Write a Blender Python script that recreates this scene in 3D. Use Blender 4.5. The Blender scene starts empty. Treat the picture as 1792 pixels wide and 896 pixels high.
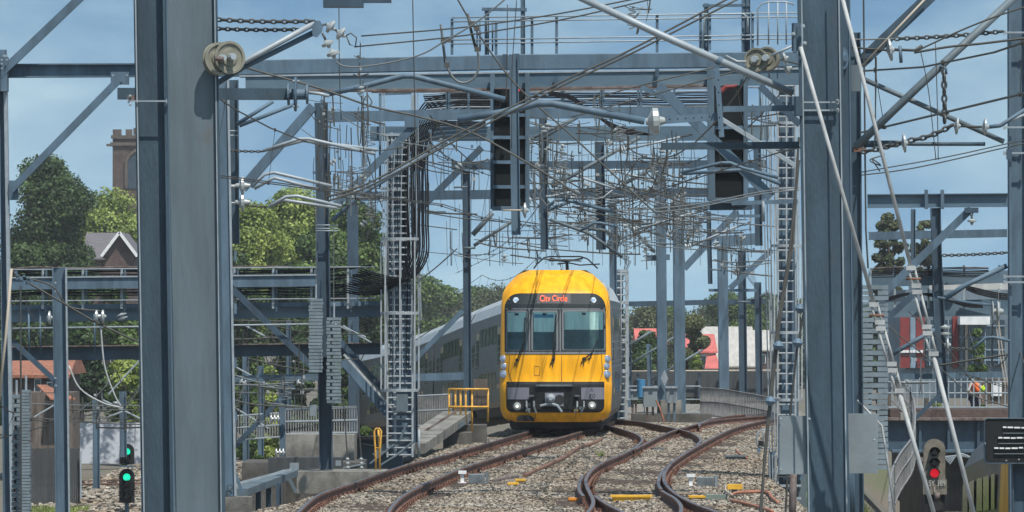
import bpy, bmesh, math, random
import numpy as np
from mathutils import Vector, Matrix
random.seed(7); rnd = random.Random(11); NR = np.random.RandomState(5)
F = 10000.0; CX = 896.0; YH = 550.0; H = 3.17          # lens constant (pixels of a 1792 wide picture), eye height
scene = bpy.context.scene
# ------------------------------------------------------------------ camera, sky, sun, exposure
cd = bpy.data.cameras.new("camera"); cam = bpy.data.objects.new("camera", cd); scene.collection.objects.link(cam)
cd.sensor_width = 36.0; cd.lens = F / 1792.0 * 36.0; cd.shift_y = (YH - 448.0) / 1792.0
cd.clip_start = 1.0; cd.clip_end = 9000.0
cam.location = (0, 0, H); cam.rotation_euler = (math.radians(90), 0, 0); scene.camera = cam
SUN = Vector((0.22, -0.42, 0.88)).normalized()
elev = math.asin(SUN.z); azim = math.atan2(SUN.x, SUN.y)
world = bpy.data.worlds.new("World"); scene.world = world; world.use_nodes = True
nt = world.node_tree; nt.nodes.clear()
def N(t, kind, **kw):
    n = t.nodes.new(kind)
    for k, v in kw.items(): setattr(n, k, v)
    return n
out = N(nt, "ShaderNodeOutputWorld"); bg = N(nt, "ShaderNodeBackground"); bg.inputs[1].default_value = 0.092
sky = N(nt, "ShaderNodeTexSky"); sky.sky_type = 'NISHITA'; sky.sun_disc = False
sky.sun_elevation = elev; sky.sun_rotation = azim; sky.air_density = 1.0; sky.dust_density = 0.6; sky.ozone_density = 1.3
tc = N(nt, "ShaderNodeTexCoord")
mp = N(nt, "ShaderNodeMapping"); mp.vector_type = 'POINT'; mp.inputs['Scale'].default_value = (1, 1, 2.4); mp.inputs['Location'].default_value = (0, 0, 0.24)
nt.links.new(tc.outputs['Generated'], mp.inputs[0])
vn = N(nt, "ShaderNodeVectorMath", operation='NORMALIZE'); nt.links.new(mp.outputs[0], vn.inputs[0]); nt.links.new(vn.outputs[0], sky.inputs[0])
mp2 = N(nt, "ShaderNodeMapping"); mp2.inputs['Scale'].default_value = (1, 1, 2.6); nt.links.new(tc.outputs['Generated'], mp2.inputs[0])
cn = N(nt, "ShaderNodeTexNoise"); cn.inputs['Scale'].default_value = 16; cn.inputs['Detail'].default_value = 7; cn.inputs['Roughness'].default_value = 0.55
nt.links.new(mp2.outputs[0], cn.inputs['Vector'])
cr = N(nt, "ShaderNodeValToRGB"); cr.color_ramp.elements[0].position = 0.42; cr.color_ramp.elements[1].position = 0.72
cr.color_ramp.elements[1].color = (.5, .5, .5, 1); nt.links.new(cn.outputs[0], cr.inputs[0])
mx = N(nt, "ShaderNodeMix"); mx.data_type = 'RGBA'; mx.inputs[7].default_value = (7.4, 7.4, 7.6, 1)
nt.links.new(cr.outputs[0], mx.inputs[0]); nt.links.new(sky.outputs[0], mx.inputs[6])
tint = N(nt, "ShaderNodeMix"); tint.data_type = 'RGBA'; tint.blend_type = 'MULTIPLY'; tint.inputs[0].default_value = 1; tint.inputs[7].default_value = (.80, 1.04, 1.02, 1)
nt.links.new(mx.outputs[2], tint.inputs[6]); nt.links.new(tint.outputs[2], bg.inputs[0]); nt.links.new(bg.outputs[0], out.inputs[0])
sl = bpy.data.lights.new("sun", 'SUN'); so = bpy.data.objects.new("sun", sl); scene.collection.objects.link(so)
sl.energy = 3.6; sl.angle = math.radians(0.5); sl.color = (1, 0.955, 0.88)
so.rotation_euler = SUN.to_track_quat('Z', 'Y').to_euler(); so.location = (0, 0, 60)
scene.view_settings.view_transform = 'Standard'; scene.view_settings.look = 'None'; scene.view_settings.gamma = 1.0
scene.view_settings.exposure = 0.48
scene.cycles.max_bounces = 6; scene.cycles.transparent_max_bounces = 12

# ------------------------------------------------------------------ helpers
def P(x, y, Y): return Vector(((x - CX) * Y / F, Y, H + (YH - y) * Y / F))
def G(x, y, z=0.0):
    Y = F * (H - z) / (y - YH); return P(x, y, Y)
def M_(w, Y): return w * Y / F
COL = scene.collection
def material(name, col, rough=0.6, metal=0.0, var=0.0, vscale=3.0, col2=None, bump=0.0, bscale=40.0, stretch=None, spec=0.5, thr=(0.35, 0.65), emit=None, estr=0, island=0.0, detail=6, grime=0):
    m = bpy.data.materials.new(name); m.use_nodes = True; t = m.node_tree; b = t.nodes['Principled BSDF']
    b.inputs['Roughness'].default_value = rough; b.inputs['Metallic'].default_value = metal
    b.inputs['Specular IOR Level'].default_value = spec
    c = (*col, 1); b.inputs['Base Color'].default_value = c
    if emit: b.inputs['Emission Color'].default_value = (*emit, 1); b.inputs['Emission Strength'].default_value = estr
    if var > 0 or col2 or bump or island:
        co = N(t, "ShaderNodeNewGeometry"); mpn = N(t, "ShaderNodeMapping"); t.links.new(co.outputs['Position'], mpn.inputs[0])
        if stretch: mpn.inputs['Scale'].default_value = stretch
        last = None
        if var > 0 or col2:
            n = N(t, "ShaderNodeTexNoise"); n.inputs['Scale'].default_value = vscale; n.inputs['Detail'].default_value = detail; n.inputs['Roughness'].default_value = 0.65
            t.links.new(mpn.outputs[0], n.inputs['Vector'])
            r = N(t, "ShaderNodeValToRGB"); r.color_ramp.elements[0].position = thr[0]; r.color_ramp.elements[1].position = thr[1]
            r.color_ramp.elements[0].color = tuple(min(1, x * (1 - var)) for x in col) + (1,)
            r.color_ramp.elements[1].color = (*(col2 if col2 else tuple(min(1, x * (1 + var)) for x in col)), 1)
            t.links.new(n.outputs[0], r.inputs[0]); last = r.outputs[0]
        if island:
            hsv = N(t, "ShaderNodeHueSaturation")
            if last: t.links.new(last, hsv.inputs['Color'])
            else: hsv.inputs['Color'].default_value = c
            ma = N(t, "ShaderNodeMapRange"); ma.inputs[3].default_value = 1 - island; ma.inputs[4].default_value = 1 + island
            t.links.new(co.outputs['Random Per Island'], ma.inputs[0]); t.links.new(ma.outputs[0], hsv.inputs['Value']); last = hsv.outputs[0]
        if last: t.links.new(last, b.inputs['Base Color'])
        if grime and last:
            n3 = N(t, "ShaderNodeTexNoise"); n3.inputs['Scale'].default_value = 1.1 if grime > .4 else 2.5; n3.inputs['Detail'].default_value = 9; n3.inputs['Roughness'].default_value = .72
            t.links.new(co.outputs['Position'], n3.inputs['Vector']); r4 = N(t, "ShaderNodeValToRGB"); r4.color_ramp.elements[0].position = .60; r4.color_ramp.elements[1].position = .74; r4.color_ramp.elements[1].color = (grime,) * 3 + (1,)
            t.links.new(n3.outputs[0], r4.inputs[0]); m4 = N(t, "ShaderNodeMix"); m4.data_type = 'RGBA'; m4.inputs[7].default_value = (.11, .075, .055, 1)
            t.links.new(r4.outputs[0], m4.inputs[0]); t.links.new(last, m4.inputs[6])
            n5 = N(t, "ShaderNodeTexNoise"); n5.inputs['Scale'].default_value = 1.6; n5.inputs['Detail'].default_value = 6; mp5 = N(t, "ShaderNodeMapping"); mp5.inputs['Scale'].default_value = (4, 4, .5); t.links.new(co.outputs['Position'], mp5.inputs[0]); t.links.new(mp5.outputs[0], n5.inputs['Vector'])
            r5 = N(t, "ShaderNodeMapRange"); r5.inputs[1].default_value = .35; r5.inputs[2].default_value = .65; r5.inputs[3].default_value = .84; r5.inputs[4].default_value = 1.12; t.links.new(n5.outputs[0], r5.inputs[0])
            m5 = N(t, "ShaderNodeHueSaturation"); t.links.new(m4.outputs[2], m5.inputs['Color']); t.links.new(r5.outputs[0], m5.inputs['Value']); t.links.new(m5.outputs[0], b.inputs['Base Color'])
        if bump:
            n2 = N(t, "ShaderNodeTexNoise"); n2.inputs['Scale'].default_value = bscale; n2.inputs['Detail'].default_value = 5
            t.links.new(mpn.outputs[0], n2.inputs['Vector'])
            bp = N(t, "ShaderNodeBump"); bp.inputs['Strength'].default_value = bump; bp.inputs['Distance'].default_value = 0.05
            t.links.new(n2.outputs[0], bp.inputs['Height']); t.links.new(bp.outputs[0], b.inputs['Normal'])
    return m
MAT = dict(
 steel=material('galvanised_steel', (.080, .130, .178), .62, .0, .22, 2.2, bump=.08, stretch=(1, 1, .35), detail=8, grime=.5),
 steel_near=material('galvanised_steel_spangled', (.042, .073, .10), .55, .0, .16, 7, bump=.15, bscale=60, stretch=(1, 1, .25), detail=9, grime=.35),
 steel_plate=material('weathered_grey_steel', (.105, .138, .158), .6, .0, .12, 2.5, bump=.1, bscale=30, stretch=(1, 1, .2), detail=9, grime=.4),
 steel_dark=material('dark_weathered_steel', (.038, .068, .10), .6, .0, .3, 2.5, stretch=(1, 1, .4)),
 steel_blue=material('blue_grey_girder_steel', (.08, .15, .215), .55, .0, .28, .9, col2=(.12, .175, .215), stretch=(.5, 1, 2)),
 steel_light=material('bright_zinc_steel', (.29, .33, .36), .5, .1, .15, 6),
 steel_far=material('pale_far_steel', (.20, .27, .34), .65, .0, .15, 2),
 ladder_zinc=material('bright_ladder_zinc', (.33, .36, .38), .5, 0, .15, 8),
 rusty=material('rusty_steel', (.12, .065, .045), .8, 0, .4, 6, col2=(.20, .17, .16)),
 rust=material('rail_rust', (.12, .055, .038), .8, 0, .4, 5, col2=(.22, .11, .075), bump=.3),
 rustlight=material('orange_rust', (.17, .085, .055), .85, 0, .35, 8),
 railtop=material('polished_rail_head', (.26, .25, .26), .4, .8, .25, 3),
 wire=material('dark_bronze_wire', (.055, .055, .05), .6, .2),
 wire_tan=material('weathered_tan_cable', (.075, .075, .068), .7, .1, .2, 6),
 wire_grey=material('grey_stranded_wire', (.15, .165, .17), .6, .3),
 rod=material('sun_bleached_guy_rod', (.36, .37, .37), .6, .0, .18, 9),
 rope=material('beige_rope', (.42, .36, .29), .8),
 chain=material('dull_chain', (.08, .085, .085), .6, .4),
 porcelain=material('grey_porcelain', (.33, .355, .36), .3),
 pulley=material('tan_pulley', (.20, .195, .155), .5, .0, .2, 10),
 weight=material('zinc_weight', (.16, .20, .225), .65, .0, .2, 5, island=.12),
 black=material('black_paint', (.012, .014, .016), .7, spec=.3),
 blackboard=material('matt_black_panel', (.008, .011, .013), .75, 0, .4, 1.2, spec=.2),
 rubber=material('black_cable_sheath', (.007, .009, .013), .6, spec=.3),
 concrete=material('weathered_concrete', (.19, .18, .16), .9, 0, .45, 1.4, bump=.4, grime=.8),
 concrete_dark=material('stained_shade_toned_concrete', (.085, .08, .072), .9, 0, .5, 1.2, bump=.4, grime=.8),  # stains from the grime; base colour also darkened to paint under-bridge shade
 yellow=material('train_yellow', (.86, .38, .003), .38, 0, .04, 1.5, col2=(.90, .41, .005), bump=.02, bscale=5, spec=.3, grime=.05),
 yellow_dirty=material('dirty_train_yellow', (.74, .30, .004), .45, 0, .2, 3, bump=.02),
 yel_paint=material('worn_yellow_paint', (.62, .33, .05), .6, 0, .3, 8),
 box_yel=material('yellow_cover', (.72, .40, .03), .6, 0, .18, 5),
 box_org=material('orange_cover', (.75, .27, .02), .6, 0, .15, 5),
 stainless=material('brushed_stainless', (.062, .060, .056), .4, .4, .5, .9, bump=.25, bscale=3, stretch=(.5, .5, 2.5), detail=9),
 roofskin=material('pale_train_roof', (.42, .46, .48), .55, .1, .18, 2),
 train_dark=material('train_underframe', (.02, .02, .022), .8),
 winside=material('train_side_glass', (.03, .045, .055), .12, 0, spec=.8),
 door=material('train_door_tan', (.40, .27, .10), .4, .2, .3, 3),
 maskblack=material('black_windscreen_surround', (.018, .026, .03), .6, spec=.25),
 blind=material('pale_cab_blind', (.66, .80, .74), .8, 0, .12, 2, stretch=(6, 1, .6), bump=.3, bscale=5),
 blindblue=material('blue_sun_strip', (.05, .30, .45), .5),
 cabdark=material('dark_cab_interior', (.06, .13, .145), .6, 0, .4, 2),
 greypanel=material('grey_number_panel', (.20, .20, .235), .5),
 frame=material('grey_window_frame', (.14, .15, .16), .5),
 lamp_glass=material('lamp_lens', (.34, .36, .36), .12, 0, spec=.8),
 lamp_blue=material('bluish_marker_lens', (.30, .38, .50), .18, 0, spec=.8),
 lamp_cluster=material('cluster_housing', (.20, .26, .36), .3),
 lamp_on=material('lit_headlight', (1, .95, .8), .3, emit=(1, .93, .70), estr=.7),
 orange_led=material('orange_led', (.9, .12, .03), .5, emit=(1, .13, .05), estr=1.1),
 red_on=material('red_lamp', (.5, .01, .02), .4, emit=(1, .01, .035), estr=.4),
 green_on=material('green_lamp', (.02, .8, .5), .4, emit=(.01, .85, .5), estr=.75),
 lens_off=material('unlit_lens', (.03, .025, .022), .2),
 sigplate=material('khaki_signal_plate', (.15, .135, .11), .75, 0, .35, 6),
 sigtext=material('faded_lettering', (.42, .42, .40), .8),
 white=material('white_paint', (.72, .72, .72), .7, 0, .1, 4),
 label_dark=material('dark_lettering', (.03, .03, .04), .6),
 logoblue=material('logo_blue', (.35, .55, .85), .5),
 boxgrey=material('pale_grey_cabinet', (.20, .235, .255), .55, 0, .12, 3, bump=.05),
 boxdark=material('grey_machine_case', (.12, .14, .15), .5, 0, .3, 5),
 boxblue=material('blue_drum', (.05, .20, .38), .5),
 boxgreen=material('grey_green_box', (.16, .20, .17), .6, 0, .2, 4),
 orange_pipe=material('orange_conduit', (.34, .14, .085), .7, 0, .25, 6),
 brick=material('brown_brick', (.085, .058, .05), .9, 0, .35, 1.2, bump=.5, bscale=8),
 brickcap=material('sandstone_trim', (.10, .08, .065), .9, 0, .3, 2),
 slate=material('slate_roof', (.12, .11, .12), .8, 0, .25, 3, stretch=(.5, .5, 6)),
 terracotta=material('terracotta_tiles', (.28, .115, .07), .8, 0, .3, 3, stretch=(3, 1, 1), bump=.6, bscale=10),
 redroof=material('faded_red_roof', (.52, .13, .11), .7, 0, .2, .6, stretch=(3, 1, 1)),
 greyroof=material('pale_corrugated_roof', (.42, .40, .37), .7, 0, .16, .8, stretch=(5, 1, 1)),
 render=material('cream_render', (.40, .36, .30), .85, 0, .2, 1),
 timber=material('aged_timber', (.13, .085, .06), .9, 0, .5, 2, col2=(.20, .17, .15), stretch=(3, 3, .3), bump=.5),
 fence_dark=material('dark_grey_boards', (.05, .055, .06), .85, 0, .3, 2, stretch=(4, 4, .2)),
 graffiti=material('graffiti_wall', (.12, .15, .20), .8, 0, .1, 1.3, col2=(.50, .52, .56), thr=(.42, .52)),
 mesh_grey=material('grey_picket', (.22, .22, .22), .7, .1, .3, 3),
 redpanel=material('red_wall_panel', (.20, .03, .03), .7, 0, .15, 2),
 bluepanel=material('blue_grey_cladding', (.13, .17, .20), .6, 0, .2, 1),
 glass=material('dark_window_glass', (.025, .04, .05), .1, 0, spec=.8),
 orange_vest=material('hi_vis_orange', (.95, .17, .03), .7),
 vest_tape=material('silver_tape', (.6, .62, .6), .4),
 navy=material('navy_trousers', (.018, .024, .045), .9),
 skin=material('skin', (.45, .27, .19), .6),
 lime=material('lime_helmet', (.55, .85, .03), .4),
 bark=material('bark', (.10, .08, .06), .9, 0, .4, 6, bump=.5),
)
def leafmat(name, c1, c2):
    m = bpy.data.materials.new(name); m.use_nodes = True; t = m.node_tree; b = t.nodes['Principled BSDF']; o = t.nodes['Material Output']
    b.inputs['Roughness'].default_value = .55; b.inputs['Specular IOR Level'].default_value = .3
    g = N(t, "ShaderNodeNewGeometry"); n = N(t, "ShaderNodeTexNoise"); n.inputs['Scale'].default_value = .55; n.inputs['Detail'].default_value = 3
    t.links.new(g.outputs['Position'], n.inputs['Vector'])
    r = N(t, "ShaderNodeValToRGB"); r.color_ramp.elements[0].position = .38; r.color_ramp.elements[1].position = .62
    r.color_ramp.elements[0].color = (*c1, 1); r.color_ramp.elements[1].color = (*c2, 1); t.links.new(n.outputs[0], r.inputs[0])
    h = N(t, "ShaderNodeHueSaturation"); t.links.new(r.outputs[0], h.inputs['Color'])
    a = N(t, "ShaderNodeMapRange"); a.inputs[3].default_value = .55; a.inputs[4].default_value = 1.45
    t.links.new(g.outputs['Random Per Island'], a.inputs[0]); t.links.new(a.outputs[0], h.inputs['Value']); t.links.new(h.outputs[0], b.inputs['Base Color'])
    tr = N(t, "ShaderNodeBsdfTranslucent"); t.links.new(h.outputs[0], tr.inputs[0])
    ms = N(t, "ShaderNodeMixShader"); ms.inputs[0].default_value = .3
    t.links.new(b.outputs[0], ms.inputs[1]); t.links.new(tr.outputs[0], ms.inputs[2]); t.links.new(ms.outputs[0], o.inputs[0])
    return m
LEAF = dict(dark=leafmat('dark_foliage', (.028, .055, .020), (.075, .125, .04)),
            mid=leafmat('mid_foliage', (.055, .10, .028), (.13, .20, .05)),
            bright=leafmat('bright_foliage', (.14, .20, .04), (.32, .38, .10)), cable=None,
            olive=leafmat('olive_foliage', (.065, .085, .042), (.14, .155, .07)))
def glassmat():
    m = bpy.data.materials.new('cab_glass'); m.use_nodes = True; t = m.node_tree; t.nodes.remove(t.nodes['Principled BSDF']); o = t.nodes['Material Output']
    tr = N(t, "ShaderNodeBsdfTransparent"); tr.inputs[0].default_value = (.88, .95, .95, 1)
    gl = N(t, "ShaderNodeBsdfGlossy"); gl.inputs['Roughness'].default_value = .04; gl.inputs[0].default_value = (.8, .9, .95, 1)
    lw = N(t, "ShaderNodeLayerWeight"); lw.inputs[0].default_value = .25
    ms = N(t, "ShaderNodeMixShader"); t.links.new(lw.outputs['Fresnel'], ms.inputs[0]); t.links.new(tr.outputs[0], ms.inputs[1]); t.links.new(gl.outputs[0], ms.inputs[2]); t.links.new(ms.outputs[0], o.inputs[0])
    return m
MAT['cabglass'] = glassmat()

def tag(o, label, cat, group=None, kind=None):
    if label: o['label'] = label
    if cat: o['category'] = cat
    if group: o['group'] = group
    if kind: o['kind'] = kind
    return o
def thing(name, label, cat, loc, group=None):
    o = bpy.data.objects.new(name, None); o.location = loc; o.empty_display_size = .3; COL.objects.link(o)
    return tag(o, label, cat, group)
def rootloc(p):
    v = Vector((0, 0, 0))
    while p is not None: v += p.location; p = p.parent
    return v
class MB:
    def __init__(s): s.v = []; s.f = []; s.ch = []
    def add(s, vs, fs):
        b = len(s.v); s.ch.append((b, len(s.f))); s.v += [tuple(v) for v in vs]; s.f += [tuple(i + b for i in f) for f in fs]; return s
    def build(s, name, mat, parent=None, label=None, smooth=False, loc=None, group=None, cat=None, kind=None):
        me = bpy.data.meshes.new(name); org = rootloc(parent) if parent else (Vector(loc) if loc is not None else Vector(s.v[0]))
        if parent is not None and loc is not None: org = Vector(loc)
        a = np.array(s.v, dtype=float) - np.array(org)
        me.from_pydata(a.tolist(), [], s.f); me.update()
        me.materials.append(MAT[mat] if isinstance(mat, str) else mat)
        if smooth: me.polygons.foreach_set('use_smooth', [True] * len(me.polygons))
        o = bpy.data.objects.new(name, me); COL.objects.link(o)
        if parent is not None:
            o.parent = parent
            o.location = org - rootloc(parent)
        else: o.location = org
        tag(o, label, cat, group, kind); return o
    def build_each(s, name, mat, parent):
        E = s.ch + [(len(s.v), len(s.f))]; o = None
        for (v0, f0), (v1, f1) in zip(E, E[1:]):
            m = MB(); m.v = s.v[v0:v1]; m.f = [tuple(i - v0 for i in f) for f in s.f[f0:f1]]; o = m.build(name, mat, parent)
        return o
    def box(s, c, sx, sy, sz, rz=0, R=None):
        c = Vector(c); m = R if R else Matrix.Rotation(rz, 3, 'Z'); vs = []
        for z in (-1, 1):
            for x, y in ((-1, -1), (1, -1), (1, 1), (-1, 1)): vs.append(c + m @ Vector((x * sx / 2, y * sy / 2, z * sz / 2)))
        return s.add(vs, [(3, 2, 1, 0), (4, 5, 6, 7), (0, 1, 5, 4), (1, 2, 6, 5), (2, 3, 7, 6), (3, 0, 4, 7)])
    def section(s, p0, p1, poly, up=None, taper=1.0):
        p0 = Vector(p0); p1 = Vector(p1); t = (p1 - p0).normalized(); ref = Vector(up) if up else Vector((0, 1, 0))
        u = t.cross(ref)
        if u.length < .05: u = t.cross(Vector((1, 0, 0)))
        u.normalize(); v = u.cross(t); n = len(poly)
        if v.dot(ref) < 0: v = -v
        vs = [p0 + u * a + v * b for a, b in poly] + [p1 + u * a * taper + v * b * taper for a, b in poly]
        fs = [(i, (i + 1) % n, (i + 1) % n + n, i + n) for i in range(n)] + [tuple(range(n))[::-1], tuple(range(n, 2 * n))]
        return s.add(vs, fs)
    def beam(s, p0, p1, w, d=None, kind='box', up=None, th=None):
        d = d or w; th = th or max(.1 * min(w, d), .008); a = w / 2; b = d / 2; t2 = th / 2
        if kind == 'box':
            c = min(a, b) * .12; poly = [(-a + c, -b), (a - c, -b), (a, -b + c), (a, b - c), (a - c, b), (-a + c, b), (-a, b - c), (-a, -b + c)]
        elif kind == 'H':   # flange faces viewer
            poly = [(-a, -b), (a, -b), (a, -b + th), (t2, -b + th), (t2, b - th), (a, b - th), (a, b), (-a, b), (-a, b - th), (-t2, b - th), (-t2, -b + th), (-a, -b + th)]
        elif kind == 'I':   # web faces viewer
            poly = [(-a, -b), (-a + th, -b), (-a + th, -t2), (a - th, -t2), (a - th, -b), (a, -b), (a, b), (a - th, b), (a - th, t2), (-a + th, t2), (-a + th, b), (-a, b)]
        elif kind == 'L':
            poly = [(-a, -b), (-a + th, -b), (-a + th, b - th), (a, b - th), (a, b), (-a, b)]
        elif kind == 'C':   # channel, back faces viewer
            poly = [(-a, -b), (a, -b), (a, b), (a - th, b), (a - th, -b + th), (-a + th, -b + th), (-a + th, b), (-a, b)]
        return s.section(p0, p1, poly, up)
    def tube(s, pts, r, n=8, caps=True, r1=None):
        pts = [Vector(p) for p in pts]; k = len(pts); vs = []; fs = []; prev = None
        for i, p in enumerate(pts):
            t = (pts[min(i + 1, k - 1)] - pts[max(i - 1, 0)]).normalized()
            if prev is None:
                u = t.cross(Vector((0, 1, 0)));
                if u.length < .1: u = t.cross(Vector((1, 0, 0)))
            else: u = prev - t * prev.dot(t)
            u.normalize(); prev = u; v = t.cross(u); rr = r if r1 is None else r + (r1 - r) * i / (k - 1)
            for j in range(n):
                a = 2 * math.pi * j / n; vs.append(p + (u * math.cos(a) + v * math.sin(a)) * rr)
        for i in range(k - 1):
            for j in range(n): fs.append((i * n + j, i * n + (j + 1) % n, (i + 1) * n + (j + 1) % n, (i + 1) * n + j))
        if caps: fs += [tuple(range(n))[::-1], tuple(range((k - 1) * n, k * n))]
        return s.add(vs, fs)
    def lathe(s, p, axis, prof, n=16):     # prof: (distance along axis, radius)
        p = Vector(p); ax = Vector(axis).normalized(); u = ax.cross(Vector((0, 1, 0)))
        if u.length < .1: u = ax.cross(Vector((1, 0, 0)))
        u.normalize(); v = ax.cross(u); vs = []; fs = []
        for (h, r) in prof:
            for j in range(n):
                a = 2 * math.pi * j / n; vs.append(p + ax * h + (u * math.cos(a) + v * math.sin(a)) * max(r, 1e-4))
        for i in range(len(prof) - 1):
            for j in range(n): fs.append((i * n + j, i * n + (j + 1) % n, (i + 1) * n + (j + 1) % n, (i + 1) * n + j))
        fs += [tuple(range(n))[::-1], tuple(range((len(prof) - 1) * n, len(prof) * n))]
        return s.add(vs, fs)
    def plate(s, poly, Y, th):             # picture-plane polygon given as world (x,z)
        n = len(poly); vs = [Vector((x, Y - th / 2, z)) for x, z in poly] + [Vector((x, Y + th / 2, z)) for x, z in poly]
        return s.add(vs, [tuple(range(n))[::-1], tuple(range(n, 2 * n))] + [(i, (i + 1) % n, (i + 1) % n + n, i + n) for i in range(n)])
def smooth(pts, k=6):
    pts = [Vector(p) for p in pts]; q = [pts[0] * 2 - pts[1]] + pts + [pts[-1] * 2 - pts[-2]]; o = []
    for i in range(1, len(q) - 2):
        for j in range(k):
            t = j / k; a, b, c, d = q[i - 1], q[i], q[i + 1], q[i + 2]
            o.append(.5 * ((2 * b) + (c - a) * t + (2 * a - 5 * b + 4 * c - d) * t * t + (3 * b - a - 3 * c + d) * t ** 3))
    return o + [pts[-1]]
def sag(p0, p1, d, k=10):
    p0 = Vector(p0); p1 = Vector(p1)
    return [p0.lerp(p1, i / k) - Vector((0, 0, d * 4 * (i / k) * (1 - i / k))) for i in range(k + 1)]
def chain_mesh(mb, pts, L, r=None):
    r = r or L * .16; pts = [Vector(p) for p in pts]; D = [0]
    for i in range(1, len(pts)): D.append(D[-1] + (pts[i] - pts[i - 1]).length)
    n = max(1, int(D[-1] / (L * .78)))
    for k in range(n):
        d = (k + .5) * D[-1] / n; i = max(j for j in range(len(D) - 1) if D[j] <= d); f = (d - D[i]) / max(1e-9, D[i + 1] - D[i])
        c = pts[i].lerp(pts[i + 1], f); t = (pts[i + 1] - pts[i]).normalized()
        s1 = t.cross(Vector((0, 1, 0))).normalized(); s2 = t.cross(s1)
        b = s1 if k % 2 == 0 else (s1 * .35 + s2 * .94)
        ring = [c + t * math.cos(a) * L * .5 + b * math.sin(a) * L * .28 for a in [2 * math.pi * q / 10 for q in range(11)]]
        mb.tube(ring, r, 5, False)
    return mb
def textpart(body, size, mat, parent, loc, name='lettering', bold=.0, sx=1.0, align='CENTER', rot=(math.pi / 2, 0, 0), depth=.004, rx=0):
    c = bpy.data.curves.new('t', 'FONT'); c.body = body; c.size = size; c.extrude = depth; c.offset = bold; c.align_x = align; c.align_y = 'CENTER'
    o = bpy.data.objects.new('t', c); me = bpy.data.meshes.new_from_object(o); me.materials.clear(); me.materials.append(MAT[mat]); bpy.data.objects.remove(o)
    o = bpy.data.objects.new(name, me); COL.objects.link(o); o.parent = parent; o.location = Vector(loc) - rootloc(parent)
    o.rotation_euler = (rot[0] + rx, rot[1], rot[2]); o.scale = (sx, 1, 1); return o
def dup_tree(o, parent=None):
    c = o.copy(); COL.objects.link(c); c.parent = parent
    for ch in list(o.children): dup_tree(ch, c)
    return c

# ------------------------------------------------------------------ terrain
def interp(t, tab):
    if t <= tab[0][0]: return tab[0][1]
    for (a, b), (c, d) in zip(tab, tab[1:]):
        if t <= c: return b + (d - b) * (t - a) / (c - a)
    return tab[-1][1]
XL = [(0, -7.5), (60, -6.2), (91, -4.9), (100, -4.0), (112, -3.0), (125, -2.45), (138, -2.0), (150, -1.2), (160, -.5), (172, .3), (185, 2.6), (260, 3.6)]
XR = [(0, 3.6), (91, 4.6), (130, 5.6), (150, 6.6), (170, 8.2), (200, 9.6), (225, 10.5), (260, 11)]
LOW = -3.2
def terr(x, y):
    xl = interp(y, XL); xr = interp(y, XR); top = -.19
    if x < xl: d = (xl - x)
    elif x > xr: d = (x - xr) * (.8 if y < 190 else .5)
    else: d = 0
    if y > 215: d = max(d, (y - 215) * .12)
    z = top - min(1, d / 2.6) ** 1.1 * (top - LOW)
    if x > xr: z -= min(1, max(0, d - 2.6) / 2.5) * 2.9 * max(0, min(1, (230 - y) / 40))
    if y > 330: z -= min(1, (y - 330) / 200) * 1.0
    r = math.sin(x * 1.7 + y * .31) * math.cos(y * .53 - x * .4)
    return z + r * (.05 if d > .2 else .025)
def build_ground():
    xs = np.concatenate([[-1450, -900, -400, -200, -120, -80, -60], np.arange(-48, -12, 2.5), np.arange(-12, 14, .35), np.arange(14, 40, 2.5), [50, 80, 120, 200, 400, 900, 1450]])
    ys = np.concatenate([[-300, -60], np.arange(-20, 84, 6), np.arange(84, 240, .8), np.arange(240, 400, 8), [420, 480, 600, 900, 1200, 1480]])
    mb = MB(); mb.v = [(x, y, terr(x, y)) for y in ys for x in xs]; w = len(xs)
    mb.f = [(j * w + i, j * w + i + 1, (j + 1) * w + i + 1, (j + 1) * w + i) for j in range(len(ys) - 1) for i in range(w - 1)]
    m = bpy.data.materials.new('gravel_ground'); m.use_nodes = True; t = m.node_tree; b = t.nodes['Principled BSDF']; b.inputs['Roughness'].default_value = .95
    g = N(t, "ShaderNodeNewGeometry"); sp = N(t, "ShaderNodeSeparateXYZ"); t.links.new(g.outputs['Position'], sp.inputs[0])
    vo = N(t, "ShaderNodeTexVoronoi"); vo.inputs['Scale'].default_value = 14; t.links.new(g.outputs['Position'], vo.inputs['Vector'])
    r1 = N(t, "ShaderNodeValToRGB"); e = r1.color_ramp.elements; e[0].color = (.085, .075, .065, 1); e[1].color = (.30, .28, .25, 1)
    bwn = N(t, "ShaderNodeRGBToBW"); t.links.new(vo.outputs['Color'], bwn.inputs[0]); t.links.new(bwn.outputs[0], r1.inputs[0])
    n = N(t, "ShaderNodeTexNoise"); n.inputs['Scale'].default_value = .35; n.inputs['Detail'].default_value = 8; t.links.new(g.outputs['Position'], n.inputs['Vector'])
    r2 = N(t, "ShaderNodeValToRGB"); e = r2.color_ramp.elements; e[0].position = .5; e[1].position = .72; e[0].color = (.135, .112, .09, 1); e[1].color = (.08, .10, .045, 1)
    t.links.new(n.outputs[0], r2.inputs[0])
    mr = N(t, "ShaderNodeMapRange"); mr.inputs[1].default_value = -.7; mr.inputs[2].default_value = -.4; t.links.new(sp.outputs[2], mr.inputs[0])
    mx = N(t, "ShaderNodeMix"); mx.data_type = 'RGBA'; t.links.new(mr.outputs[0], mx.inputs[0]); t.links.new(r2.outputs[0], mx.inputs[6]); t.links.new(r1.outputs[0], mx.inputs[7])
    t.links.new(mx.outputs[2], b.inputs['Base Color'])
    mb.build('ground', m, loc=(0, 0, 0), kind='structure', smooth=True)
build_ground()

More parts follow.
